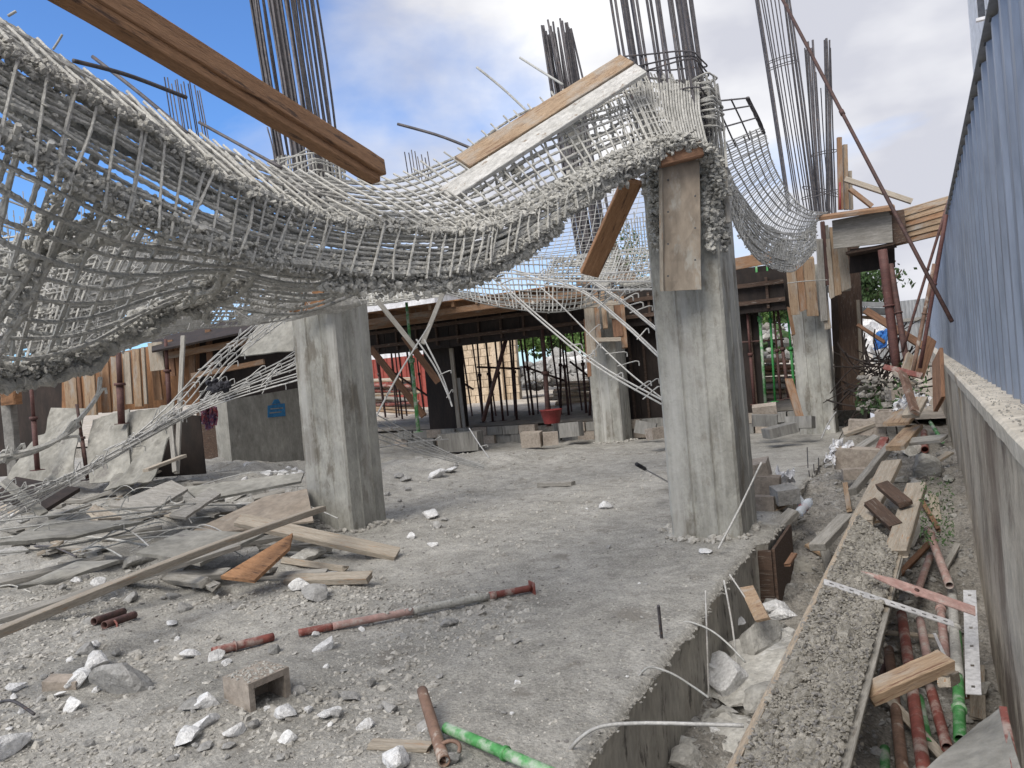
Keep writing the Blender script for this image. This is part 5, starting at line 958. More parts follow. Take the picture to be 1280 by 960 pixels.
cw = thing('column_wrap', 'dusty timber clamps round the top of the distant middle column', 'formwork', P(760, 420, 15.6))
for (u0, vt, vb, w_, mt) in ((737, 368, 445, 12, 'wooddusty'), (746, 362, 430, 6, 'woodorange'), (754, 360, 410, 6, 'woodfresh'), (770, 372, 420, 12, 'woodbrown'), (778, 370, 434, 7, 'woodorange'), (734, 400, 470, 5, 'woodbrown'), (762, 358, 398, 7, 'wooddusty')): plank('board', P(u0+3, vb, 15.3), P(u0-2, vt, 15.4), w_/960*15.3, .05, mt, cw, n=-FW, ragged=.05)
for (a_, b_) in (((722, 384, 15.1), (778, 378, 15.1)), ((742, 425, 15.2), (776, 424, 15.2))): plank('clamp', P(*a_), P(*b_), .08, .06, 'wooddusty', cw, n=-FW)
for (a_, b_, r, mt, lab) in (((1122, 470, 12.8), (1103, 312, 12.8), .075, 'rustmid', 'thick rust-red shore standing under the timber platform'), ((1136, 468, 12.6), (1113, 330, 12.8), .05, 'rustdark', 'thinner dark shore just right of the thick red one'), ((1190, 402, 7.4), (968, -20, 9.6), .021, 'rustdark', 'long dark pipe slanting across the sky down to the blue fence'),
                             ((1128, 440, 12), (1186, 250, 11.4), .022, 'rustdark', 'thin dark pole leaning up to the end of the stacked planks'), ((1150, 460, 11), (1183, 268, 10.6), .028, 'rustmid', 'brown pole leaning up along the blue fence'), ((1140, 470, 11.2), (1168, 330, 11.2), .03, 'brownpipe', 'short brown pole behind the timber offcuts at the fence end')):
    t = thing('shore_pipe', lab, 'pipe', P(*a_)); rod('tube', [P(*a_), P(*b_)], r, mt, t, 8, 6); m_ = (np.array(P(*a_))*.45+np.array(P(*b_))*.55); rod('collar', [m_, m_+(P(*b_)-P(*a_))*.012], r*1.35, mt, t, 8, 2)
for (a_, b_, w_, mt, lab) in (((1082, 388, 14), (1156, 434, 13), .13, 'woodbrown', 'dark timber sloping from the boarded column to the cross fence'), ((1072, 406, 14), (1106, 428, 13.8), .06, 'woodbrown', 'thin dark stick over the white tarp'), ((1130, 470, 12), (1138, 444, 12.3), .14, 'woodfresh', 'left orange timber offcut standing at the fence end'), ((1140, 472, 11.8), (1146, 446, 12), .08, 'wooddusty', 'narrow pale offcut between the timber offcuts at the fence end'), ((1148, 470, 11.4), (1164, 424, 11.8), .16, 'woodbrown', 'right brown timber offcut leaning on the blue fence end'),
                              ((1106, 459, 10), (1152, 470, 9.6), .07, 'rust', 'thin red-brown board lying across the far trench'), ((1118, 466, 9.9), (1140, 480, 9.3), .06, 'wooddusty', 'pale splinter crossing the red-brown board'), ((1128, 466, 9.4), (1144, 515, 8.6), .10, 'brownpipe', 'brown narrow board standing aslant behind the white paper')):
    topl(plank('timber', P(*a_), P(*b_), w_, .05, mt, n=-FW, ragged=.03), lab, 'timber')
topl(plank('form_board', P(1174, 505, 7.9), P(1172, 445, 8.3), .24, .04, 'woodbrown', n=(-1, -.5, 0), ragged=.03), 'short brown board leaning on the far part of the concrete wall', 'board')
S = bil(P(1066, 440, 19), P(1112, 440, 18.5), P(1108, 394, 19.5), P(1068, 398, 19.5), 14, 14, .5, 4); mb = MB(); sheet(mb, S, .03); topl(mb.build('white_tarp', 'tarp'), 'white crumpled tarp beyond the trench beside the dark boarded column', 'tarp')
S = bil(P(1094, 436, 18), P(1109, 434, 18), P(1108, 412, 18.2), P(1096, 416, 18.2), 8, 8, .25, 5); mb = MB(); sheet(mb, S, .03); topl(mb.build('blue_tarp', 'bluetarp'), 'small blue tarp lying on the white tarp', 'tarp')
sh = thing('lean_to_roof', 'flat dark lean-to roof edge over the white tarp', 'roof', P(1095, 384, 17)); plank('white_edge', P(1072, 380, 17), P(1120, 381, 16.6), .05, .1, 'fencegrey', sh); plank('roof_beam', P(1072, 388, 17), P(1120, 390, 16.6), .14, .1, 'rail', sh, n=-FW); plank('rafter', P(1074, 396, 17.2), P(1118, 400, 16.8), .06, .1, 'woodfresh', sh, n=-FW)
t = thing('scrap_heap', 'dark tangled scrap heap in the shade beyond the trench', 'scrap', P(1095, 480, 14)); g = np.random.default_rng(15); mb = MB()
for i in range(110): a_ = P(g.uniform(1076, 1122), g.uniform(446, 508), g.uniform(13, 15)); b_ = g.normal(0, .25, 3); tubeg(mb, spline([a_, a_+b_, a_+b_*1.7+g.normal(0, .1, 3)], 5), g.uniform(.006, .018), 5, .3, i)
mb.build('sticks', 'plydark', t, kind='stuff'); mb = MB(); rocks(mb, [P(g.uniform(1074, 1150), g.uniform(470, 512), g.uniform(11, 13.5)) for _ in range(130)], g.uniform(.03, .08, 130), 5, (.3, .8), .4); mb.build('lumps', 'trench', t, kind='stuff')

def weeds(label, u0, u1, v0, v1, d0, d1, n, seed, mt='leaf', s=(.02, .05), name='weeds'):
    g = np.random.default_rng(seed); mb = MB()
    for i in range(n):
        f = g.random(); c = P(g.uniform(u0, u1), v0+(v1-v0)*f+g.normal(0, 3), d0+(d1-d0)*f); a_ = nrm(g.normal(0, 1, 3)+V3(0, 0, .6)); b_ = nrm(np.cross(a_, g.normal(0, 1, 3))); q_ = g.uniform(*s)
        mb.add([c-a_*q_, c+b_*q_*.35, c+a_*q_, c-b_*q_*.35], [(0, 1, 2, 3)])
    return tag(mb.build(name, mt), label, 'plants', None, 'stuff')
weeds('green weeds growing between the red pipes and the concrete wall', 1150, 1192, 598, 680, 6.9, 5.5, 520, 3, s=(.007, .022))
weeds('weeds at the far end of the trench by the timber offcuts', 1118, 1162, 448, 500, 13, 9.5, 140, 4, s=(.02, .055))
weeds('weeds in the shade beyond the boarded column', 1070, 1115, 480, 512, 14, 12, 250, 5, s=(.04, .09))

# ================================================================== DEBRIS ON THE SLAB
def gp(u, v, lift=0, s='s'): p = gt(u, v, s); p[2] += lift; return p
# crossed planks at the left column
a_, b_ = gp(497, 697, .03), P(298, 650, 7.3); topl(plank('plank', b_, a_, .17, .055, 'wooddusty', n=(0, -.35, 1), segs=12, ragged=.01), 'wide dusty plank of the crossed pair, pointing right below the front left column', 'plank')
a_, b_ = P(-60, 815, 4.1), P(402, 636, 7.0); topl(plank('plank', a_, b_, .10, .05, 'wooddusty', n=(0, -.7, .6), segs=14, bow=.03, ragged=.01), 'very long narrow plank running from the lower left corner over the crossed pair', 'plank')
a_, b_ = gp(-60, 800, .04), P(300, 682, 6.4); topl(plank('plank', a_, b_, .09, .04, 'woodgrey', n=(0, -.3, 1), segs=12, ragged=.03), 'grey plank half buried under the very long narrow plank', 'plank')
topl(quad('plywood_offcut', [(276, 722, 6.1), (318, 727, 6.0), (362, 686, 6.45), (366, 668, 6.7)], 'beamwood', None, .03, 0, 1), 'orange-brown board standing aslant under the crossed planks', 'board')
topl(quad('plywood_sheet', [(222, 672, 8.0), (392, 652, 7.9), (384, 612, 8.6), (330, 622, 8.8)], 'plywood', None, .02, .02, 5), 'tan dusty plywood sheet lying left of the front left column', 'sheet')
topl(plank('plank_end', gp(298, 672, .05), gp(345, 660, .12), .10, .05, 'woodgrey', n=(0, -.5, 1)), 'short grey plank end under the wide crossed plank', 'plank')
topl(plank('batten', gp(240, 716, .02), gp(285, 722, .02), .03, .02, 'woodfresh'), 'thin pale splinter left of the standing orange-brown board', 'splinter')
SHEETS = [([(135, 632, 8.6), (190, 640, 8.3), (235, 612, 8.9), (215, 602, 9.2)], 'woodgrey', 'grey broad board tilted on the rubble left of the poles'), ([(212, 645, 8.2), (232, 648, 8.1), (276, 618, 8.6), (262, 612, 8.8)], 'woodgrey', 'slim grey board leaning right of the broad tilted one'),
          ([(108, 640, 8.1), (122, 650, 8.0), (152, 648, 8.2), (118, 632, 8.5)], 'wooddusty', 'small dusty board on the rubble at left'), ([(0, 680, 6.6), (92, 672, 7.0), (180, 652, 7.6), (60, 652, 7.6)], 'plydust', 'flat dusty sheet buried in the rubble at left'), ([(230, 610, 9.4), (380, 592, 9.3), (376, 602, 9.1), (250, 628, 8.8)], 'plydust', 'long dusty sheet edge behind the tan plywood sheet'),
          ([(22, 735, 5.7), (70, 728, 6), (150, 702, 6.4), (96, 704, 6.5)], 'plydust', 'pale dusty sheet half buried at the left behind the long plank'), ([(170, 692, 6.7), (250, 705, 6.4), (330, 668, 7.1), (230, 664, 7.3)], 'plydust', 'smooth dusty sheet between the rubble and the long plank')]
for i, (q_, mt, lab) in enumerate(SHEETS): topl(quad('broken_sheet' if 'sheet' in lab else 'board', q_, mt, None, .03, .015, i+31, 10, 10), lab, 'sheet' if 'sheet' in lab else 'board')
for (a_, b_, r, mt, lab) in (((-20, 692), (250, 612), .009, 'rebargrey', 'long bar lying across the rubble at the left'), ((-20, 727), (100, 724), .006, 'rebargrey', 'straight wire lying at the far left'), ((50, 672), (240, 700), .014, 'rebarpale', 'dusty bar crossing the flat sheets at left'), ((-10, 742), (40, 748), .006, 'rebarpale', 'short pale wire at the left frame edge'), ((40, 688), (96, 702), .010, 'rebardark', 'dark bar end in the rubble at left'), ((62, 664), (225, 600), .012, 'rebargrey', 'slanting bar in front of the tilted grey boards'), ((-10, 892), (44, 905), .008, 'rebardark', 'dark thin bar at the lower left corner')):
    p, q_ = gp(*a_, .04), gp(*b_, .05); m_ = (p+q_)/2; m_[2] += .05; topl(rod('bar', [p, m_, q_], r, mt, None, 6, 12), lab, 'rebar')
g = np.random.default_rng(321); frag = []
for i in range(60):
    u, v = g.uniform(0, 375), g.uniform(596, 735); a_ = gp(u, v, .03)
    if a_[0] > -4.6: continue
    th = g.uniform(-.5, .9); ln = g.uniform(.25, 1.0); b_ = a_+V3(math.cos(th), math.sin(th), 0)*ln; b_[2] = float(hs(b_[0], b_[1]))+g.uniform(.02, .16)
    mt = ['woodgrey', 'wooddusty', 'woodgrey', 'woodgrey'][i % 4]; frag.append((plank('board_fragment', a_, b_, g.uniform(.04, .12), g.uniform(.025, .06), mt, n=(g.normal(0, .3), g.normal(-.2, .2), 1), ragged=.05), u, v, ln, mt))
tb = thing('bar_tangle', 'thin dusty bars tangled over the rubble at the left', 'rebar', gp(150, 650)); g = np.random.default_rng(654)
for i in range(34):
    a_ = gp(g.uniform(-10, 330), g.uniform(585, 700), .04); th = g.uniform(-.4, .7); ln = g.uniform(.5, 2.2); b_ = a_+V3(math.cos(th)*ln, math.sin(th)*ln, 0); b_[2] = float(hs(b_[0], b_[1]))+g.uniform(.02, .3); m_ = (a_+b_)/2+V3(g.normal(0, .08), g.normal(0, .08), g.uniform(0, .2)); rod('bar', [a_, m_, b_], g.uniform(.004, .009), ['rebargrey', 'rebarthin', 'rebarpale'][i % 3], tb, 5, 12)
# pipes on the slab
def pp(name, lab, a_, b_, r, mt, cat='pipe', s='s', l0=0, l1=0, zz=None, flange=False, bend=0, sleeve=None):
    if zz is None: p, q_ = gp(*a_, r+l0, s), gp(*b_, r+l1, s)
    else: p, q_ = gz(*a_, zz[0]), gz(*b_, zz[1])
    t = thing(name, lab, cat, p); pipe('tube', p, q_, r, mt, t, bend=bend)
    if flange: T = nrm(q_-p); mb = MB(); box(mb, q_+T*.006, (.12, .12, .01), (nrm(np.cross(T, V3(0, 0, 1))), nrm(np.cross(T, np.cross(T, V3(0, 0, 1)))), T)); mb.build('end_plate', mt, t)
    if sleeve: m_ = p+(q_-p)*sleeve; rod('collar', [m_, m_+(q_-p)*.02], r*1.3, mt, t, 12, 2)
    return t
pr_ = thing('steel_pipe', 'long red pipe caked with grout lying across the middle of the slab', 'pipe', gp(372, 797)); A_, B_ = gp(374, 797, .03), gp(664, 741, .035)
cutp = [0, .13, .46, .80, 1]; 
for i, mt in enumerate(['rust', 'pinkpipe', 'crust', 'rust']): a_ = A_+(B_-A_)*cutp[i]; b_ = A_+(B_-A_)*cutp[i+1]; mb = MB(); tubeg(mb, spline([a_, b_], 12), .024+.0015*(i == 2), 12, .12 if i in (1, 2) else .03, i); mb.build('tube' if i % 3 == 0 else 'grouted_tube', mt, pr_, smooth=True)
T = nrm(B_-A_); mb = MB(); box(mb, B_+T*.01, (.008, .10, .09), (T, nrm(np.cross(T, V3(0, 0, 1))), V3(0, 0, 1))); mb.build('end_plate', 'rust', pr_); rod('collar', [A_+(B_-A_)*.80, A_+(B_-A_)*.83], .03, 'rust', pr_, 12, 2); mb = MB(); rocks(mb, [A_+(B_-A_)*g.uniform(.3, .82)+V3(g.normal(0, .01), 0, .02) for _ in range(60)], g.uniform(.006, .014, 60), 3); mb.build('grout', 'crust', pr_, kind='stuff')
pp('steel_pipe', 'short rusty red pipe stub left of the long grouted pipe', (266, 820), (342, 801), .026, 'rust', l0=.0, sleeve=.35)
g = np.random.default_rng(77)
gpz = pp('green_pipe', 'bright green steel pipe lying at the bottom edge of the slab', (558, 922), (700, 985), .024, 'green', l0=.02, l1=.02, sleeve=.55)
bp_ = pp('brown_pipe', 'dark brown rusty pipe with a handle beside the green pipe', (530, 888), (556, 960), .026, 'brownpipe', l0=.07, l1=.0)
c_ = gp(562, 950, .02); rod('handle', np.array([c_+V3(math.cos(t_)*.05, math.sin(t_)*.04, .02+.02*math.sin(t_)) for t_ in np.linspace(0, 5, 10)]), .009, 'brownpipe', bp_, 6, 24)
pv = thing('pipe_pair', 'two short dark pipes with open ends facing out of the rubble at the left', 'pipe', gp(122, 790))
for u, v in ((118, 777), (131, 782)): c_ = gp(u, v+6, .035); pipe('tube', c_+V3(-.10, .30, -.03), c_, .028, 'rustdark', pv)
c_ = gp(134, 786, .035); rod('handle', np.array([c_, c_+V3(.05, .02, .02), c_+V3(.10, .01, 0), c_+V3(.12, -.01, -.03)]), .008, 'rust', pv, 6, 14)
hb = thing('hollow_block', 'brown hollow block with its open cell facing right at the lower left', 'block', gp(322, 880)); ax_ = nrm(HX*.80-V3(FW[0], FW[1], 0)*.60); ay_ = nrm(np.cross(V3(0, 0, 1), ax_)); az_ = V3(0, 0, 1); c_ = gp(323, 874, .06)
mb = MB(); box(mb, c_+az_*.065, (.22, .24, .032), (ax_, ay_, az_)); box(mb, c_+ay_*.104-az_*.02, (.219, .032, .138), (ax_, ay_, az_)); box(mb, c_-ay_*.104-az_*.02, (.219, .032, .138), (ax_, ay_, az_)); box(mb, c_-ax_*.05-az_*.02, (.03, .176, .137), (ax_, ay_, az_)); mb.build('shell', 'block', hb)
mb = MB(); g = np.random.default_rng(2); rocks(mb, [c_+ax_*g.uniform(-.1, .1)+ay_*g.uniform(-.11, .11)+az_*.083 for _ in range(160)], g.uniform(.003, .009, 160), 2, (.3, .7)); mb.build('dust', 'crust', hb, kind='stuff')
block(gp(80, 858, .02), (.19, .10, .06), 'block', .5, (.1, .1), False, None, 'brick', label='small brown brick half buried at the lower left', cat='brick')
topl(plank('wood_scrap', gp(464, 934, .015), gp(538, 938, .015), .07, .02, 'wooddusty', ragged=.02), 'small splintered board left of the green pipe', 'board')
topl(plank('wood_scrap', gp(674, 608, .03), gp(717, 607, .03), .11, .06, 'woodgrey', ragged=.02), 'short greenish grey timber stub on the open slab', 'timber')
tl = thing('hand_tool', 'thin-handled tool with a black grip lying at the left foot of the front right column', 'tool', gp(830, 600)); p0_, p1_ = gp(838, 606, .02), P(806, 586, 8.4); rod('shaft', [p0_, p1_], .012, 'galv', tl, 6, 2); rod('grip', [p1_, p1_+(p1_-p0_)*.26], .022, 'black', tl, 8, 2)
topl(rod('bar_end', [gp(827, 797, -.02), P(823, 757, 4.35)], .009, 'rebardark', None, 8, 6, rough=.1), 'short black ribbed bar end standing on the slab near its edge', 'rebar')
EW = [([(798, 846, 3.95), (812, 834, 3.92), (840, 842, 3.85), (866, 858, 3.8), (886, 872, 3.7)], .006, 'middle curved wire bending over the slab edge'), ([(844, 784, 4.75), (858, 777, 4.7), (885, 786, 4.6), (908, 803, 4.5), (932, 828, 4.4)], .006, 'upper curved wire bending over the slab edge'), ([(712, 938, 3.25), (726, 922, 3.2), (752, 908, 3.15), (800, 904, 3.1), (866, 905, 3.05), (930, 907, 3.0)], .008, 'lowest long curved wire reaching over the slab edge to the gravelly panel'),
      ([(882, 738, 4.7), (884, 806, 4.65), (886, 872, 4.6)], .006, 'left upright pale wire against the slab side'), ([(905, 725, 5.1), (915, 780, 5.0), (922, 838, 4.9)], .007, 'right upright pale wire against the slab side'), ([(912, 718, 5.3), (932, 748, 5.2), (948, 776, 5.1)], .006, 'short slanting wire above the yellow board'), ([(952, 578, 6.2), (926, 632, 6.3), (898, 686, 6.1)], .009, 'long thin pale rod leaning against the front right column'),
      ([(1045, 515, 11), (1035, 530, 10.6), (1027, 548, 10.2)], .010, 'thin pale rod leaning at the foot of the distant right column')]
for l_, r, lab in EW: topl(rod('wire', PX(l_), r, 'rebarthin' if 'curved' not in lab or 'lowest' in lab else 'rebargrey', None, 6, 20), lab, 'wire' if 'rod' not in lab else 'rod')
t = thing('bent_bars', 'small thin bar ends sticking up from the slab beyond the front right column', 'rebar', P(1020, 590, 8.6))
for (u, v, h) in ((1010, 585, 26), (1018, 592, 12), (1024, 590, 18), (1012, 596, 8)): rod('bar', PX([(u, v, 8.6), (u-1, v-h, 8.6)]), .006, 'rebardark', t, 5, 2)

# ---- stones
WS = [(15, 930, 34, 'large white stone cut by the lower left frame edge'), (88, 882, 20, 'flat white shard left of the big two-tone stone'), (124, 828, 24, 'white rough stone above the big two-tone stone'), (100, 846, 22, 'white crumbled stone beside the small brown brick'), (256, 876, 20, 'bright white smooth stone left of the hollow block'), (230, 920, 24, 'tall white crumbly stone at the bottom left of the hollow block'), (260, 900, 20, 'white wedge between the smooth and the crumbly white stones'), (292, 914, 17, 'jagged white-grey stone below the hollow block'), (268, 820, 16, 'white stone at the left end of the short red pipe stub'),
      (282, 828, 9, 'small round white stone under the short red pipe stub'), (236, 814, 18, 'flat white flake left of the short red pipe stub'), (356, 890, 20, 'oblong white stone right of the hollow block'), (360, 920, 16, 'round white stone below the oblong one'), (385, 885, 11, 'small white stone between the oblong stone and the grey lumps'), (412, 890, 17, 'flat white stone before the grey lumps'), (458, 906, 15, 'round white stone standing alone near the bottom'), (408, 806, 18, 'white stone under the left end of the long grouted pipe'), (500, 944, 28, 'large white broken stone at the bottom edge'), (532, 910, 10, 'small white stone touching the dark brown pipe'),
      (96, 724, 12, 'round white stone on the rubble at left, the left of two'), (124, 728, 15, 'pale white stone on the rubble at left, the right of two'), (378, 732, 18, 'bright white stone near the standing orange-brown board'), (512, 670, 9, 'small white stone right of the crossed planks'), (542, 680, 9, 'small bright stone alone on the slab right of the crossed planks'), (536, 640, 20, 'flat white scrap on the slab beyond the crossed planks'), (546, 588, 18, 'white flat flake by the rebar spray'), (564, 586, 16, 'second white flake by the rebar spray'), (757, 631, 14, 'white lump on the open slab left of the front right column'), (648, 852, 7, 'small white pebble alone on the open slab'), (332, 592, 14, 'white lump in the pile left of the front left column, left one'), (352, 592, 14, 'white lump in the pile left of the front left column, right one'), (16, 642, 8, 'tiny white stone at the left edge of the rubble'), (880, 686, 14, 'white shard at the foot of the front right column'), (20, 857, 16, 'white flat stone at the left frame edge'), (70, 868, 14, 'slim white flake below the small brown brick'), (48, 770, 20, 'half buried white slab lump at the far left'), (214, 777, 12, 'pale flake between the twin pipe ends and the short pipe stub'), (452, 785, 9, 'little pale stone under the long grouted pipe'), (395, 793, 8, 'little white stone above the left end of the long grouted pipe')]
for i, (u, v, s, lab) in enumerate(WS):
    c_ = gt(u, v+s*.3); d_ = float((c_-CAM)@FW); r = s*(.84 if s > 15 else .74)*d_/960; c_[2] += r*.28; gg = np.random.default_rng(i); chunk('white_stone', c_, (r*1.15, r*.85, r*(.30 if 'fla' in lab or 'shard' in lab or 'scrap' in lab else .62)), 'white', i+3, label=lab, cat='stone')
c_ = gt(160, 862); c_[2] += .04; chunk('two_tone_stone', c_, (.17, .12, .10), 'stone', 91, 7, .4, label='big two-tone grey and white stone at the lower left', cat='stone'); chunk('white_patch_stone', c_+V3(-.10, -.02, .0), (.07, .09, .07), 'white', 92, label='white chunk fused to the left side of the big two-tone stone', cat='stone')
GS = [(562, 778, 18, 'grey rock standing just below the long grouted pipe'), (535, 905, 26, 'grey crumbling lump left of the dark brown pipe top'), (487, 885, 20, 'grey lump behind the lone round white stone'), (440, 870, 24, 'broad grey lump above the flat white stone'), (372, 862, 18, 'grey lump right of the hollow block'), (420, 895, 14, 'small grey lump beside the lone round white stone'), (392, 742, 34, 'flat grey slab piece below the crossed planks'), (410, 720, 26, 'tilted dark grey slab piece by the crossed planks'), (240, 880, 26, 'flat grey stone above the white wedge'), (566, 948, 22, 'grey rock at the foot of the dark brown pipe'), (108, 812, 22, 'grey cracked lump under the twin pipe ends'), (165, 745, 22, 'dark grey slab lump behind the long plank'), (645, 800, 13, 'small dark rock right of the open slab middle'), (110, 776, 14, 'grey pebble lump left of the twin pipe ends'), (320, 905, 13, 'small grey stone below the hollow block'), (215, 745, 15, 'grey stone in front of the long plank middle'), (230, 760, 15, 'pale grey stone between the long plank and the short pipe stub'), (505, 795, 11, 'small grey stone left of the standing grey rock')]
for i, (u, v, s, lab) in enumerate(GS): c_ = gt(u, v+s*.2); d_ = float((c_-CAM)@FW); r = s*.62*d_/960; c_[2] += r*.3; chunk('grey_chunk', c_, (r*1.1, r*.9, r*(.3 if 'flat' in lab or 'slab' in lab else .7)), 'stone', i+203, label=lab, cat='stone')
g = np.random.default_rng(404)
LM = [(322, 868, 'the hollow block'), (160, 855, 'the two-tone stone'), (78, 854, 'the small brown brick'), (305, 808, 'the short red pipe stub'), (520, 768, 'the long grouted pipe'), (540, 925, 'the dark brown pipe'), (615, 945, 'the green pipe'), (500, 935, 'the splintered board'), (460, 905, 'the lone round white stone'), (15, 930, 'the large white corner stone'), (125, 785, 'the twin pipe ends'), (320, 705, 'the standing orange-brown board'), (480, 692, 'the crossed plank end'), (150, 735, 'the long narrow plank'),
      (60, 660, 'the flat buried sheet'), (210, 690, 'the smooth dusty sheet'), (300, 650, 'the tan plywood sheet'), (695, 608, 'the grey timber stub'), (826, 778, 'the black bar end'), (757, 631, 'the open-slab white lump'), (440, 660, 'the front left column foot'), (560, 588, 'the rebar spray flakes'), (350, 590, 'the pile by the blue-marked column'), (310, 600, 'the wall column foot'),
      (910, 850, 'the white foam block'), (905, 930, 'the broad flat slab'), (952, 830, 'the smooth tilted slab'), (942, 755, 'the yellow board'), (885, 800, 'the upright pale wires'), (1140, 850, 'the thick plank over the pipes'), (1110, 745, 'the white perforated strip'), (1212, 800, 'the upright white strip'), (1175, 695, 'the dusty pink pipe'), (1105, 940, 'the bright green stub'), (1200, 880, 'the light green pipe'), (1155, 583, 'the lumpy cement mass'), (1070, 573, 'the large tan block'), (957, 605, 'the brown block stack'), (1003, 635, 'the clear bottles'), (1040, 665, 'the grey weathered plank'), (1095, 620, 'the dusty long plank'), (1080, 530, 'the board-topped block'), (1130, 645, 'the pale upright plank'), (1020, 590, 'the thin bar ends')]
LOOSE_ST = []; frag2 = []
def where(u, v):
    k = min(LM, key=lambda q: (q[0]-u)**2+(q[1]-v)**2*1.6); dx, dy = u-k[0], v-k[1]; far = 'close ' if math.hypot(dx, dy) < 34 else 'some way '
    if abs(dx) > abs(dy)*1.9: r = 'right of' if dx > 0 else 'left of'
    elif abs(dy) > abs(dx)*1.9: r = 'in front of' if dy > 0 else 'behind'
    else: r = ('front-' if dy > 0 else 'back-')+('right of' if dx > 0 else 'left of')
    return far+r+' '+k[2]
for o, u, v, ln, mt in frag: tag(o, ('short ' if ln < .5 else 'mid-length ' if ln < .75 else 'long ')+('pale dusty' if mt == 'wooddusty' else 'grey' if mt == 'woodgrey' else 'flat dusty')+' board '+where(u, v), 'board', 'board fragments strewn over the left rubble'); LOOSE_ST.append((o, u, v))
def loose(n, ur, vr, sr, mt, grp, lab, side='s', seed=1, fl=.6):
    g = np.random.default_rng(seed)
    for i in range(n):
        u, v = g.uniform(*ur), g.uniform(*vr); c_ = gt(u, v, side); s = sr[0]+(sr[1]-sr[0])*g.random()**2.2; d_ = float((c_-CAM)@FW); r = s*.5*d_/960; c_[2] += r*.3
        if side == 's' and c_[0] > EDGE-.08: continue
        mb = MB(); rocks(mb, [V3(0, 0, 0)], [r], seed*100+i, (.35, fl+.3), .3); o = mb.build('loose_stone', mt, origin=(0, 0, 0)); o.location = c_; f_ = (s-sr[0])/(sr[1]-sr[0]); tag(o, ('tiny ' if f_ < .08 else 'small ' if f_ < .3 else 'mid-sized ' if f_ < .6 else 'large ')+('white stone ' if mt == 'white' else 'grey lump ')+where(u, v), 'stone', grp); LOOSE_ST.append((o, u, v))
loose(14, (0, 430), (780, 955), (7, 15), 'white', 'small white stones scattered at the lower left', 'small white broken stone among those strewn over the lower left rubble', 's', 1)
loose(36, (0, 560), (760, 955), (8, 22), 'stone', 'grey lumps scattered at the lower left', 'grey concrete lump among those strewn over the lower left rubble', 's', 2)
loose(24, (0, 360), (620, 760), (7, 18), 'stone', 'grey lumps on the rubble at the left', 'grey lump among those on the left rubble behind the long plank', 's', 3)
g = np.random.default_rng(71)
for i in range(22):
    x, y = g.uniform(-10, -4.6), g.uniform(4.6, 8.2); r = g.uniform(.07, .2); z = float(hs(x, y))+r*.15; q = V3(x, y, z)-CAM; d_ = q@FW; u, v = 640+F*(q@IX)/d_, 480+F*(q@IY)/d_
    if u < -30 or u > 400: continue
    o = chunk('concrete_chunk', V3(x, y, z), (r*1.2, r*.8, r*g.uniform(.3, .6)), ['palestone', 'stone'][i % 2], 7000+i); tag(o, ('big ' if r > .13 else 'small ')+('pale' if i % 2 == 0 else 'grey')+' broken concrete chunk '+where(u, v), 'stone', 'broken concrete chunks in the left rubble'); LOOSE_ST.append((o, u, v))
loose(14, (520, 820), (640, 900), (5, 9), 'stone', 'small dark stones on the open slab', 'small grey stone among the few on the open middle of the slab', 's', 4, .3)
loose(9, (470, 860), (620, 900), (4, 8), 'white', 'tiny white stones on the open slab', 'tiny white stone among the few on the open middle of the slab', 's', 5, .3)
loose(18, (300, 378), (586, 606), (8, 15), 'white', 'white lumps piled left of the front left column', 'white lump in the small pile beside the blue-marked wall column', 's', 6)
loose(16, (480, 600), (575, 660), (7, 16), 'stone', 'grey lumps right of the front left column', 'grey lump in the low heap right of the front left column', 's', 7)

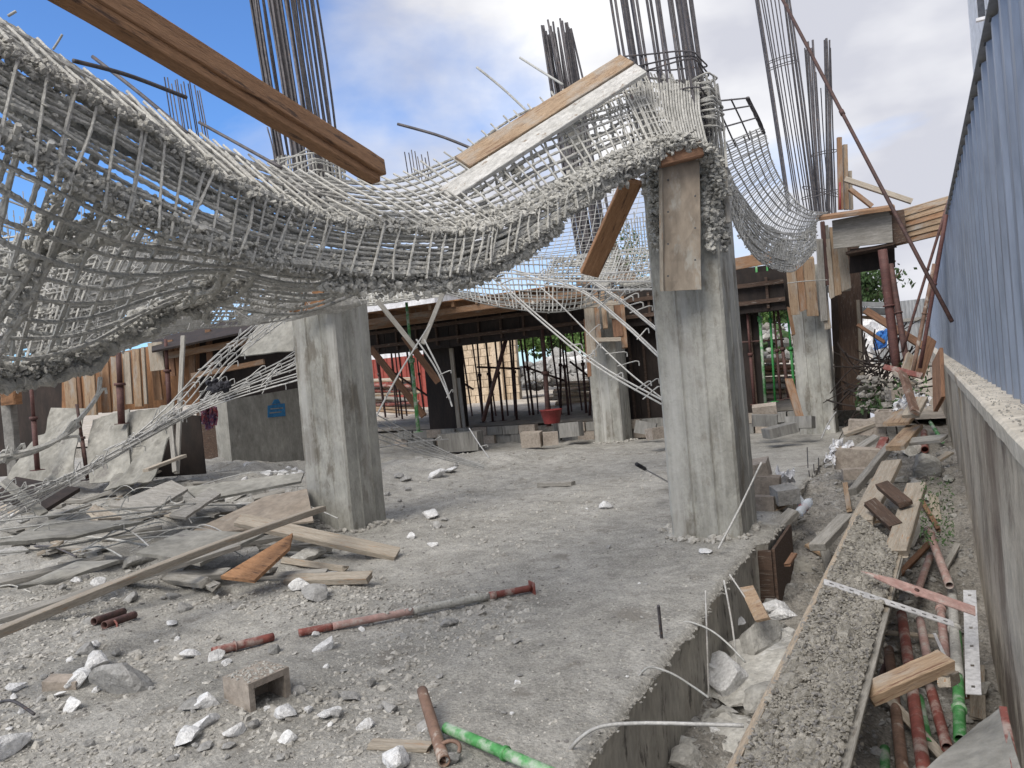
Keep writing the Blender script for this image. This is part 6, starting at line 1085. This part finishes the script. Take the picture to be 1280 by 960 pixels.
# ================================================================== THE TRENCH
def tchunk(u, v, z, s, mt, seed, lab, cat='stone', rot=None, planes=9, name='concrete_chunk'):
    lift = .10 if u < 1000 else 0; c_ = gz(u, v, z+lift); s = tuple(np.array(s)*(1.18 if u < 1000 else 1)); mt = 'palestone' if mt == 'stone' else mt; return chunk(name, c_, s, mt, seed, planes, rot, label=lab, cat=cat)
TC = [(905, 925, -.72, (.34, .26, .07), 'stone', 5, 'broad flat grey slab at the bottom beside the slab side face', 'slab piece'), (952, 832, -.52, (.22, .42, .06), 'stone', 6, 'smooth tilted grey slab beside the gravelly panel', 'slab piece'), (908, 850, -.55, (.17, .19, .13), 'white', 7, 'bright white torn foam block in the trench', 'foam'), (895, 838, -.52, (.09, .1, .06), 'white', 77, 'pale chunk behind the bright white foam block', 'stone'),
      (862, 893, -.75, (.14, .10, .10), 'stone', 8, 'grey rock below the upright wires', 'stone'), (896, 882, -.7, (.14, .12, .08), 'stone', 9, 'grey rock right below the white foam block', 'stone'), (888, 800, -.58, (.12, .12, .10), 'stone', 10, 'grey rock with a light top under the yellow board', 'stone'), (940, 800, -.42, (.16, .2, .09), 'stone', 11, 'grey rough chunk between yellow board and tilted slab', 'stone'), (910, 774, -.5, (.06, .12, .05), 'white', 12, 'white bottle-like chunk against the rocks under the yellow board', 'stone'),
      (962, 760, -.42, (.10, .13, .05), 'white', 13, 'white crumpled bag right of the yellow board, left one', 'bag'), (978, 768, -.42, (.10, .08, .05), 'white', 14, 'white crumpled bag right of the yellow board, right one', 'bag'), (985, 700, -.50, (.24, .36, .05), 'panelgravel', 15, 'gravelly slab piece left of the panel top', 'slab piece'), (872, 940, -.7, (.10, .09, .08), 'stone', 31, 'angular grey rock in front of the upright wires', 'stone'), (900, 862, -.62, (.10, .08, .09), 'white', 32, 'bright white lump on top of the grey rocks by the foam block', 'foam'), (948, 868, -.48, (.12, .14, .08), 'stone', 33, 'grey rock wedged against the pale rim of the crusted board', 'stone'), (925, 815, -.5, (.12, .12, .1), 'stone', 34, 'grey rock just behind the smooth tilted slab', 'stone'), (960, 790, -.42, (.12, .12, .08), 'stone', 35, 'grey rock behind the tilted slab top corner', 'stone'), (880, 845, -.6, (.08, .08, .08), 'stone', 36, 'small grey rock between the two upright wires', 'stone'), (930, 885, -.68, (.13, .1, .09), 'stone', 16, 'grey rock touching the left rim of the gravelly panel', 'stone'),
      (1157, 592, .0, (.19, .30, .24), 'palestone', 17, 'large lumpy grey cement mass in the trench below the green scraps', 'concrete lump'), (1140, 560, .02, (.2, .2, .14), 'palestone', 18, 'grey cement lump behind the large one', 'concrete lump'), (935, 700, -.55, (.08, .12, .1), 'stone', 19, 'dark lump beneath the slab notch', 'stone'), (1100, 905, -.82, (.07, .07, .06), 'stone', 20, 'round grey rock under the gravelly panel right rim', 'stone'), (1082, 945, -.85, (.07, .07, .06), 'white', 21, 'crumpled white wad at the bottom between panel and pipes', 'paper')]
for u, v, z, s, mt, sd, lab, cat in TC: tchunk(u, v, z, s, mt, sd, lab, cat)
topl(quad('yellow_board', [(945, 777, 4.9), (962, 773, 4.8), (942, 733, 5.3), (925, 736, 5.35)], 'woodfresh', None, .02), 'small yellow board leaning on the slab side below the notch', 'board')
nf = thing('edge_form', 'brown form board closing the notch of the slab at the front right column', 'board', (EDGE+.1, 6.9, -.4)); mb = MB(); bx(mb, EDGE+.115, EDGE+.14, 6.56, 7.5, -.75, -.04); mb.build('board', 'wooddark', nf); mb = MB(); bx(mb, EDGE-.02, EDGE+.115, 6.53, 6.56, -.75, -.05); mb.build('end_board', 'wooddark', nf)
# the long grout-crusted panel
pn = thing('crusted_board', 'long gravel-crusted formwork panel lying along the trench on a pale timber rim', 'panel', P(1010, 850, 4.2))
BL, TL, TR, BR = P(908, 990, 3.0), P(1071, 648, 7.0), P(1124, 690, 6.4), P(1040, 990, 3.05)
S = bil(BL, BR, TR, TL, 30, 90, .0, 3); nn_ = nrm(np.cross(BR-BL, TL-BL)); uu, vv = np.meshgrid(np.arange(90)*.35, np.arange(30)*.35)
S1_ = S+nn_*(.03+.030*fbm(uu*1.3, vv*1.3, 4)[..., None]+.012*fbm(uu*5, vv*5, 2)[..., None]); mb = MB(); sheet(mb, S1_, .03); mb.build('gravel_crust', 'panelgravel', pn, smooth=False)
g = np.random.default_rng(5); s = g.random(5200); t_ = g.random(5200)**.8; t_ = 1-t_; pos = (BL*(1-s[:, None])+BR*s[:, None])*(1-t_[:, None])+(TL*(1-s[:, None])+TR*s[:, None])*t_[:, None]+nn_*.048
mb = MB(); rocks(mb, pos, g.uniform(.004, .012, 5200)*(1+.9*(g.random(5200) > .93)), 61, (.4, .9)); mb.build('gravel', 'panelgravel', pn, kind='stuff')
sp_ = g.random(900); sd_ = np.where(g.random(900) > .5, -.04, 1.04)+g.normal(0, .05, 900); pp_ = (BL*(1-sd_[:, None])+BR*sd_[:, None])*(1-sp_[:, None])+(TL*(1-sd_[:, None])+TR*sd_[:, None])*sp_[:, None]-nn_*(.03+g.random((900, 1))*.12); mb = MB(); rocks(mb, pp_, g.uniform(.006, .022, 900), 63, (.4, .9)); mb.build('spilled_gravel', 'trench', pn, kind='stuff')
mb = MB(); rocks(mb, pos[::4]+nn_*.004, g.uniform(.004, .012, 1300), 62, (.4, .9)); mb.build('dark_gravel', 'darkpebble', pn, kind='stuff')
plank('base_board', (BL+BR)/2-nn_*.02, (TL+TR)/2-nn_*.02, .44, .03, 'wooddusty', pn, n=nn_)
out_ = nrm(BL-BR); plank('rim', BL+out_*.01+nn_*.012, TL+out_*.01+nn_*.012, .032, .075, 'rim', pn, n=nn_, segs=40, ragged=.02); plank('rim', BR-out_*.02-nn_*.02, TR-out_*.02-nn_*.02, .05, .08, 'woodgrey', pn, n=nn_, segs=12)
TP = [((1076, 655, 6.9), (1115, 578, 8.4), .20, .06, 'wooddusty', 'dusty long plank continuing above the gravelly panel'), ((1120, 692, 6.2), (1146, 607, 7.3), .17, .07, 'wooddusty', 'pale plank standing between the panel top and the lumpy cement mass'), ((1119, 560, 8.4), (1143, 534, 9.2), .19, .06, 'woodfresh', 'orange-topped plank end above the dusty long plank'), ((1066, 615, 7.9), (1112, 558, 9), .08, .08, 'woodgrey', 'dark-edged batten left of the dusty long plank'), ((1103, 606, 7.2), (1132, 630, 6.8),   .12, .05, 'wooddark', 'upper short brown cross brace between the planks'), ((1088, 628, 7.0), (1120, 658, 6.6), .12, .05, 'wooddark', 'lower short brown cross brace between the planks'),
      ((1022, 684, 6.7), (1058, 646, 7.4), .14, .07, 'woodgrey', 'short grey weathered plank left of the gravelly panel top'), ((972, 660, 7.2), (992, 640, 7.3), .12, .07, 'woodgrey', 'short grey timber end below the plastic bottle'), ((966, 640, 7.7), (1000, 622, 7.9), .05, .02, 'woodfresh', 'thin tan slat before the plastic bottle'), ((984, 706, 6.2), (993, 692, 6.4), .05, .02, 'woodbrown', 'small rusty brown scrap on the gravel left of the panel'), ((1055, 541, 10.6), (1104, 523, 10.4), .22, .05, 'wooddusty', 'board lying on top of the upper tan block'), ((1072, 562, 9.6), (1096, 546, 9.6), .12, .05, 'woodgrey', 'grey batten between the two tan blocks'), ((1098, 566, 9.2), (1106, 548, 9.4), .10, .05, 'rust', 'red-brown scrap right of the two tan blocks'),
      ((1087, 868, 4.0), (1185, 825, 3.95), .115, .075, 'woodfresh', 'short thick pale plank lying across the red pipes'), ((1180, 852, 3.9), (1192, 846, 4.2), .06, .06, 'wooddusty', 'small timber end under the short thick plank'), ((1138, 552, 8.6), (1180, 548, 8.2), .14, .04, 'woodgrey', 'flat grey slat over the cement mass'), ((1120, 530, 9.2), (1136, 512, 9.6), .30, .04, 'woodfresh', 'orange broken ply piece by the white paper'), ((1138, 520, 8.8), (1150, 498, 9), .18, .05, 'wooddusty', 'pale upright offcut right of the white paper')]
for a_, b_, w_, t, mt, lab in TP: topl(plank('plank' if 'plank' in lab else 'offcut', P(*a_), P(*b_), w_, t, mt, n=(-.15, -.35, 1), ragged=.03, segs=9), lab, 'plank' if 'plank' in lab else 'timber')
BK = [(950, 587, 8.2, (.19, .40, .19), 'block', .1, 'top block of the brown stack right of the front right column'), (959, 606, 8.0, (.26, .2, .19), 'block', .05, 'middle block of the brown stack right of the front right column'), (957, 632, 7.8, (.22, .2, .2), 'block', -.1, 'bottom block of the brown stack right of the front right column'), (981, 618, 7.7, (.22, .24, .15), 'stone', .5, 'tilted grey block beside the brown block stack'), (1071, 573, 9.3, (.50, .2, .26), 'block', .12, 'large tan block, the nearer of two at the trench head'), (1084, 534, 10.5, (.46, .2, .2), 'block', .0, 'upper tan block under the board at the trench head'), (1068, 592, 9.0, (.26, .16, .12), 'block', .2, 'small tan block at the foot of the large tan block'), (1124, 492, 11, (.24, .2, .16), 'block', .2, 'distant tan block behind the white paper')]
g = np.random.default_rng(55)
for u, v, d, s, mt, rz, lab in BK: pxblock(u, v, d, s, mt, rz, (g.normal(0, .06), g.normal(0, .05)), lab, False)
pxblock(1114, 522, 10.2, (.36, .2, .2), 'block', -.15, (.1, .0), 'grey hollow block with open cells right of the board-topped tan block', True)
g = np.random.default_rng(808)
for i in range(20):
    x, y = g.uniform(-1.0, .18), g.uniform(4.8, 11); th = g.normal(1.5, .6); ln = g.uniform(.25, .9); a_ = V3(x, y, float(ht(x, y))+.04); b_ = a_+V3(math.cos(th), math.sin(th), 0)*ln; b_[0] = min(.24, b_[0]); b_[2] = float(ht(b_[0], b_[1]))+g.uniform(.03, .2); q = (a_+b_)/2-CAM; d_ = q@FW
    mt = ['wooddusty', 'woodgrey', 'woodbrown', 'wooddusty', 'woodfresh'][i % 5]; o = plank('board_fragment', a_, b_, g.uniform(.04, .10), g.uniform(.02, .05), mt, n=(g.normal(0, .3), g.normal(-.2, .2), 1), ragged=.05); frag2.append((o, 640+F*(q@IX)/d_, 480+F*(q@IY)/d_, ln, mt))
for o, u, v, ln, mt in frag2: tag(o, ('short ' if ln < .5 else 'longer ')+{'wooddusty': 'pale dusty', 'woodgrey': 'grey', 'woodbrown': 'brown', 'woodfresh': 'tan'}[mt]+' splintered board '+where(u, v), 'board', 'splintered boards in the trench'); LOOSE_ST.append((o, u, v))
# bottles, bags, paper
bo = thing('plastic_bottle', 'crushed clear plastic bottle with a red label beside the brown blocks', 'bottle', P(1000, 640, 7.5)); mb = MB(); c0 = P(998, 642, 7.4); c1_ = P(1014, 624, 7.6)
tubeg(mb, spline([c0, (c0+c1_)/2+V3(.01, 0, .01), c1_], 14), np.array([.03, .042, .045, .045, .04, .045, .045, .045, .045, .044, .035, .025, .016, .015]), 12, .08, 3); mb.build('bottle', 'plastic', bo, smooth=True); mb = MB(); tubeg(mb, spline([c0+(c1_-c0)*.25, c0+(c1_-c0)*.45], 4), .047, 12, .05, 3, False); mb.build('label_band', 'redplastic', bo)
bo = thing('plastic_bottle', 'second crushed clear bottle lying above the red-labelled one', 'bottle', P(995, 625, 7.6)); mb = MB(); tubeg(mb, spline([P(992, 616, 7.8), P(1006, 634, 7.6)], 12), np.array([.02, .02, .035, .042, .042, .04, .042, .042, .042, .042, .04, .03]), 12, .08, 4); mb.build('bottle', 'plastic', bo, smooth=True)
def crumple(u, v, d, s, mt, seed, lab, cat='bag'):
    S = bil(P(u-s, v+s*.5, d), P(u+s, v+s*.5, d), P(u+s*.8, v-s*.5, d+.15), P(u-s*.8, v-s*.5, d+.15), 14, 14, s*.012, seed); S = S+np.random.default_rng(seed).normal(0, s*.0011, S.shape); mb = MB(); sheet(mb, S, .006); return topl(mb.build('paper' if cat == 'paper' else 'bag', mt), lab, cat)
crumple(982, 596, 8.4, 12, 'tarp', 3, 'white plastic bag on the slab beyond the brown block stack'); crumple(1130, 505, 9.6, 13, 'tarp', 4, 'white crumpled paper left of the pale offcut at the trench head', 'paper'); crumple(1152, 500, 9.2, 11, 'tarp', 5, 'grey-white sheet right of the crumpled paper'); crumple(1052, 560, 9.3, 14, 'tarp', 6, 'white torn bag behind the large tan block'); crumple(1038, 573, 9.2, 7, 'tarp', 7, 'small white scrap left of the large tan block', 'paper'); crumple(1035, 400+135, 12, 3, 'tarp', 8, 'tiny white scrap by the distant right column', 'paper')
# pipes and strips in the trench
TPI = [((1127, 768), (1158, 985), .038, 'rust', -.62, -.74, 'bright red pipe, the middle one of the trench pipes', .42), ((1111, 812), (1131, 985), .034, 'brownpipe', -.70, -.78, 'brown dusty pipe left of the bright red one', .3), ((1150, 775), (1162, 836), .032, 'pinkpipe', -.66, -.68, 'dusty holed pipe behind the thick plank', None), ((1163, 860), (1184, 935), .033, 'rust', -.72, -.76, 'short red pipe right of the bright red one', None), ((1174, 745), (1184, 840), .032, 'pinkpipe', -.62, -.68, 'dusty red pipe under the white strip', .2), ((1196, 792), (1200, 925), .034, 'green', -.60, -.68, 'light green pipe near the concrete wall', .75), ((1190, 738), (1197, 846), .037, 'rebarpale', -.555, -.625, 'grout-whitened upper half of the light green pipe by the wall', .5), ((1149, 872), (1160, 930), .028, 'green', -.80, -.84, 'small green pipe between the red pipes', None), ((1106, 936), (1106, 990), .028, 'green', -.8, -.82, 'bright green stub at the bottom beside the brown pipe', None),
       ((1160, 662), (1187, 732), .034, 'pinkpipe', -.22, -.45, 'dusty pink pipe standing out of the weeds', .08), ((1163, 694), (1146, 742), .030, 'pinkpipe', -.45, -.52, 'dusty pipe crossing under the pink one', None), ((1125, 622), (1141, 586), .034, 'rebarpale', -.26, -.16, 'pale grouted pipe between the planks above the panel', None), ((1155, 540), (1156, 562), .05, 'rust', .05, .0, 'short red pipe standing over the cement mass', None), ((1163, 528), (1178, 552), .03, 'green', .12, .02, 'dull green pipe end at the head of the trench', None), ((1098, 862), (1112, 812), .022, 'rustdark', -.80, -.78, 'dark pipe hidden under the panel rim', None)]
for a_, b_, r, mt, z0, z1, lab, sl in TPI: pp('steel_pipe', lab, a_, b_, r, mt, zz=(z0, z1), sleeve=sl)
def strip(name, lab, pts_, w_, mt, holes, z, cat='metal strip'):
    p, q_ = gz(*pts_[0], z[0]), gz(*pts_[1], z[1]); X_ = nrm(q_-p); Y_ = nrm(np.cross(V3(-.1, -.35, 1), X_)); Z_ = np.cross(X_, Y_); L_ = np.linalg.norm(q_-p); t = thing(name, lab, cat, p)
    mb = MB(); cuts = [0]+[L_*(.08+.84*i/max(1, holes-1)) for i in range(holes)]+[L_]
    if holes:
        hw = w_*.13; hl = .014
        for row in (0,):
            prev = 0
            for i in range(holes):
                c_ = L_*(.06+.88*i/(holes-1)); box(mb, p+X_*((prev+c_-hl)/2), (c_-hl-prev, w_, .006), (X_, Y_, Z_)); box(mb, p+X_*c_+Y_*(w_/2+hw)/2, (2*hl, w_/2-hw, .006), (X_, Y_, Z_)); box(mb, p+X_*c_-Y_*(w_/2+hw)/2, (2*hl, w_/2-hw, .006), (X_, Y_, Z_)); prev = c_+hl
            box(mb, p+X_*((prev+L_)/2), (L_-prev, w_, .006), (X_, Y_, Z_))
    else:
        v = [p-Y_*0, p+X_*.22+Y_*w_/2, q_+Y_*w_/2, q_-Y_*w_/2, p+X_*.22-Y_*w_/2]; v = [a_+Z_*s for s in (.004, -.004) for a_ in v]; mb.add(v, [(1, 4, 3, 2), (6, 7, 8, 9), (1, 2, 7, 6), (2, 3, 8, 7), (3, 4, 9, 8)], [(0, 4, 1), (5, 6, 9), (0, 1, 6), (0, 6, 5), (4, 0, 5), (4, 5, 9)])
    mb.build('web', mt, t)
    if holes:
        mb = MB(); box(mb, p+X_*L_/2+Y_*(w_/2-.002)-Z_*.012, (L_, .004, .022), (X_, Y_, Z_)); mb.build('lip', mt, t)
    else: rod('hole_rim', [p+X_*L_*.5+Z_*.0045, p+X_*L_*.5+Z_*.009], .016, 'rustdark', t, 10, 2)
    return t
strip('metal_strip', 'white perforated metal strip lying over the gravelly panel and pipes', ((1030, 727), (1192, 780)), .060, 'galv', 12, (.02, -.26)); strip('metal_strip', 'red pointed flat metal bar crossing the trench above the white strip', ((1076, 714), (1219, 764)), .095, 'pinkpipe', 0, (.03, -.22)); strip('metal_strip', 'upright white perforated strip against the concrete wall', ((1217, 868), (1212, 738)), .085, 'galv', 6, (-.62, -.35)); strip('metal_strip', 'thin white strip curving between the pink and green pipes', ((1198, 858), (1168, 792)), .02, 'galv', 0, (-.60, -.52))
topl(quad('plywood_sheet', [(1128, 992, 3.05), (1285, 990, 2.75), (1254, 886, 3.4), (1225, 905, 3.45)], 'plydust', None, .018, .012, 8), 'dusty plywood corner at the bottom right with a red painted edge', 'sheet')
topl(plank('red_edge', P(1275, 990, 2.79), P(1254, 887, 3.39), .03, .03, 'rust', n=-FW), 'red painted edge strip of the plywood at the bottom right corner', 'strip')
loose(36, (1090, 1215), (660, 955), (8, 24), 'stone', 'grey lumps in the trench', 'grey rubble lump among those between the trench pipes', 't', 8)
loose(30, (840, 1000), (740, 955), (10, 34), 'stone', 'grey rocks beside the slab side', 'grey rock among those heaped against the slab side face', 't', 9)
def pile(n, x0, x1, y0, y1, sr, mt, grp, seed):
    g = np.random.default_rng(seed)
    for i in range(n):
        x, y = g.uniform(x0, x1), g.uniform(y0, y1); r = sr[0]+(sr[1]-sr[0])*g.random()**1.6; z = float(ht(x, y))+r*.35; q = V3(x, y, z)-CAM; d_ = q@FW; u, v = 640+F*(q@IX)/d_, 480+F*(q@IY)/d_
        o = chunk('loose_stone', V3(x, y, z), (r*1.1, r*g.uniform(.6, 1), r*g.uniform(.4, .8)), mt, seed*50+i); f_ = (r-sr[0])/(sr[1]-sr[0]); tag(o, ('small ' if f_ < .25 else 'mid-sized ' if f_ < .6 else 'large ')+('white block ' if mt == 'white' else 'pale grey rock ')+where(u, v), 'stone', grp); LOOSE_ST.append((o, u, v))
pile(42, -1.26, -.72, 2.7, 6.4, (.04, .13), 'palestone', 'pale rocks heaped against the slab side', 61)
pile(12, -1.22, -.78, 2.8, 6.2, (.03, .08), 'white', 'white lumps among the pale rocks against the slab side', 62)
pile(38, -.7, .22, 4.8, 10, (.04, .11), 'palestone', 'pale rocks along the trench', 63)
loose(20, (960, 1180), (560, 720), (8, 22), 'stone', 'grey rubble at the head of the trench', 'grey rubble lump among those at the head of the trench', 't', 10)
loose(12, (860, 990), (740, 930), (10, 24), 'white', 'white lumps beside the slab side', 'white lump among the grey rocks against the slab side face', 't', 11)

by_ = {}
for o, u, v in LOOSE_ST: by_.setdefault(o['label'], []).append((u, v, o))
for lab, l_ in by_.items():
    if len(l_) > 1:
        l_.sort(key=lambda q: q[0]); nm_ = {2: ['left one', 'right one'], 3: ['leftmost', 'middle one', 'rightmost'], 4: ['leftmost', 'second from left', 'third from left', 'rightmost']}.get(len(l_))
        if nm_:
            for k, q in enumerate(l_): q[2]['label'] = lab+', '+nm_[k]
